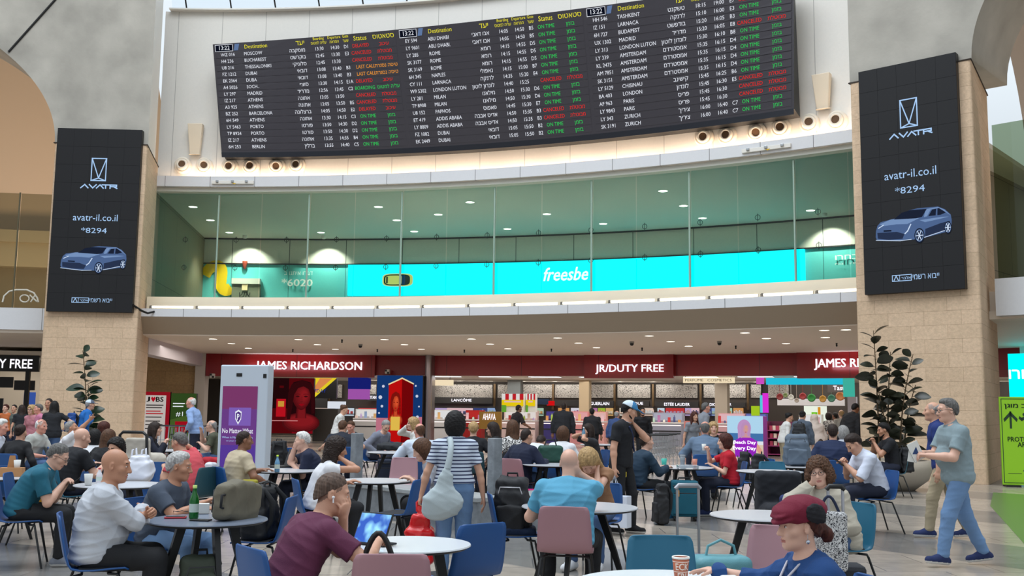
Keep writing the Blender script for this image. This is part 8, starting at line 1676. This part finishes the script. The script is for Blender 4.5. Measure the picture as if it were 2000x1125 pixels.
p = ground(1752, 958); rubber('rubber_plant', p[0], p[1]+.25, 'tall dark rubber plant in round beige pot before the right pillar', (.80, .62), [(-.25, 0, 3.35, -.05), (-.05, .05, 2.9, .12), (.18, 0, 2.85, .35), (.3, .1, 2.2, .3), (-.1, -.1, 2.2, -.2)], M_leaf2, 4, 1.35)
p = at(168, 850, 27.0); rubber('rubber_plant', p[0], p[1], 'slim green rubber plant in front of the left pillar', (.4, .5), [(0, 0, 3.0, -.22), (.02, .02, 2.1, -.05)], M_leaf, 9, 1.45)
def trolley(x, y, rz_, lab):
    e = empty('luggage_trolley', (x, y, 0), rz_, lab, 'trolley', 'luggage trolleys'); st = mat('trolley_steel', (150, 150, 156), .35, .7)
    m = MB(); m.tube([(-.3, -.45, .14), (-.3, .4, .18), (.3, .4, .18), (.3, -.45, .14)], .018, 6); m.tube([(-.3, .4, .18), (-.28, .52, .98), (.28, .52, .98), (.3, .4, .18)], .018, 6); m.build('frame', st, e)
    m = MB()
    for k in range(5): m.tube([(-.22+.11*k, .43, .3), (-.21+.105*k, .5, .95)], .010, 5)
    m.tube([(-.29, .46, .6), (.29, .46, .6)], .010, 5); m.build('back_grille', st, e); m = MB(); m.tube([(-.3, .56, 1.0), (.3, .56, 1.0)], .024, 8); m.build('push_bar', M_black, e)
    for sx_, sy_ in ((-.28, .38), (.28, .38), (0, -.42)): m = MB(); m.lathe([(.001, -.02), (.07, -.02), (.07, .02), (.001, .02)], n=14, M=Matrix.Translation((sx_, sy_, .071)) @ Matrix.Rotation(R(90), 4, 'Y')); m.build('wheel', M_black, e)
tr0 = None
for k in range(7):
    p = at(322+20*k, 870, 29.0); trolley(p[0], p[1], R(8), f'luggage trolley in the parked row before the corridor posters, {ORD[k]} from the left')
def scart(x, y, rz_, lab):
    e = empty('shopping_trolley', (x, y, 0), rz_, lab, 'trolley', 'shopping trolleys'); st = mat('cart_wire', (190, 190, 192), .35, .6); m = MB()
    for k in range(9): u = -.24+.06*k; m.tube([(u, -.28, .40), (u*1.1, -.32, .98)], .006, 4); m.tube([(u, .28, .5), (u*1.1, .32, .98)], .006, 4); m.tube([(u, -.28, .40), (u, .28, .5)], .006, 4)
    for z in (.5, .66, .82, .98): f_ = 1+.1*(z-.4)/.58; m.tube([(-.24*f_, -.29*f_, z), (.24*f_, -.29*f_, z), (.24*f_, .29*f_, z), (-.24*f_, .29*f_, z), (-.24*f_, -.29*f_, z)], .007, 4)
    m.build('basket', st, e); m = MB(); m.tube([(-.22, .3, .5), (-.22, .3, .12), (-.22, -.3, .12)], .014, 6); m.tube([(.22, .3, .5), (.22, .3, .12), (.22, -.3, .12)], .014, 6); m.build('frame', st, e); m = MB(); m.tube([(-.28, -.38, 1.0), (.28, -.38, 1.0)], .02, 8); m.build('push_bar', M_dark, e)
    for sx_ in (-.22, .22):
        for sy_ in (-.28, .28): m = MB(); m.lathe([(.001, -.015), (.06, -.015), (.06, .015), (.001, .015)], n=12, M=Matrix.Translation((sx_, sy_, .061)) @ Matrix.Rotation(R(90), 4, 'Y')); m.build('wheel', M_black, e)
for k in range(4):
    p = at(1283+8*k, 870, 25.6+.55*k); scart(p[0], p[1], R(-6), f'silver shopping trolley in the nested row behind the cup table, {ORD[k]} from the front')
p = at(262, 850, 16.9); e = empty('pushchair', (p[0], p[1], 0), R(-20), 'pushchair with black bar and cream hood beside the long haired women', 'pushchair'); zt = p[2]
m = MB(); m.tube([(-.28, 0, .75), (-.27, -.02, zt+.0), (-.2, -.03, zt+.05), (.2, -.03, zt+.05), (.27, -.02, zt), (.28, 0, .75)], .025, 8); m.build('push_bar', M_black, e); soft(e, 'seat', [((0, .3, .6), (.25, .3, .2)), ((0, .1, .85), (.22, .08, .2))], cloth('hood_cream', (196, 188, 176)), .018, .006)
for sx_ in (-.27, .27):
    m = MB(); m.tube([(sx_, 0, .76), (sx_, .55, .12)], .016, 6); m.tube([(sx_, .4, .5), (sx_, 0, .12)], .016, 6); m.build('frame', M_black, e)
    for sy_ in (0, .55): m = MB(); m.lathe([(.001, -.02), (.11, -.02), (.11, .02), (.001, .02)], n=16, M=Matrix.Translation((sx_, sy_, .111)) @ Matrix.Rotation(R(90), 4, 'Y')); m.build('wheel', M_black, e)
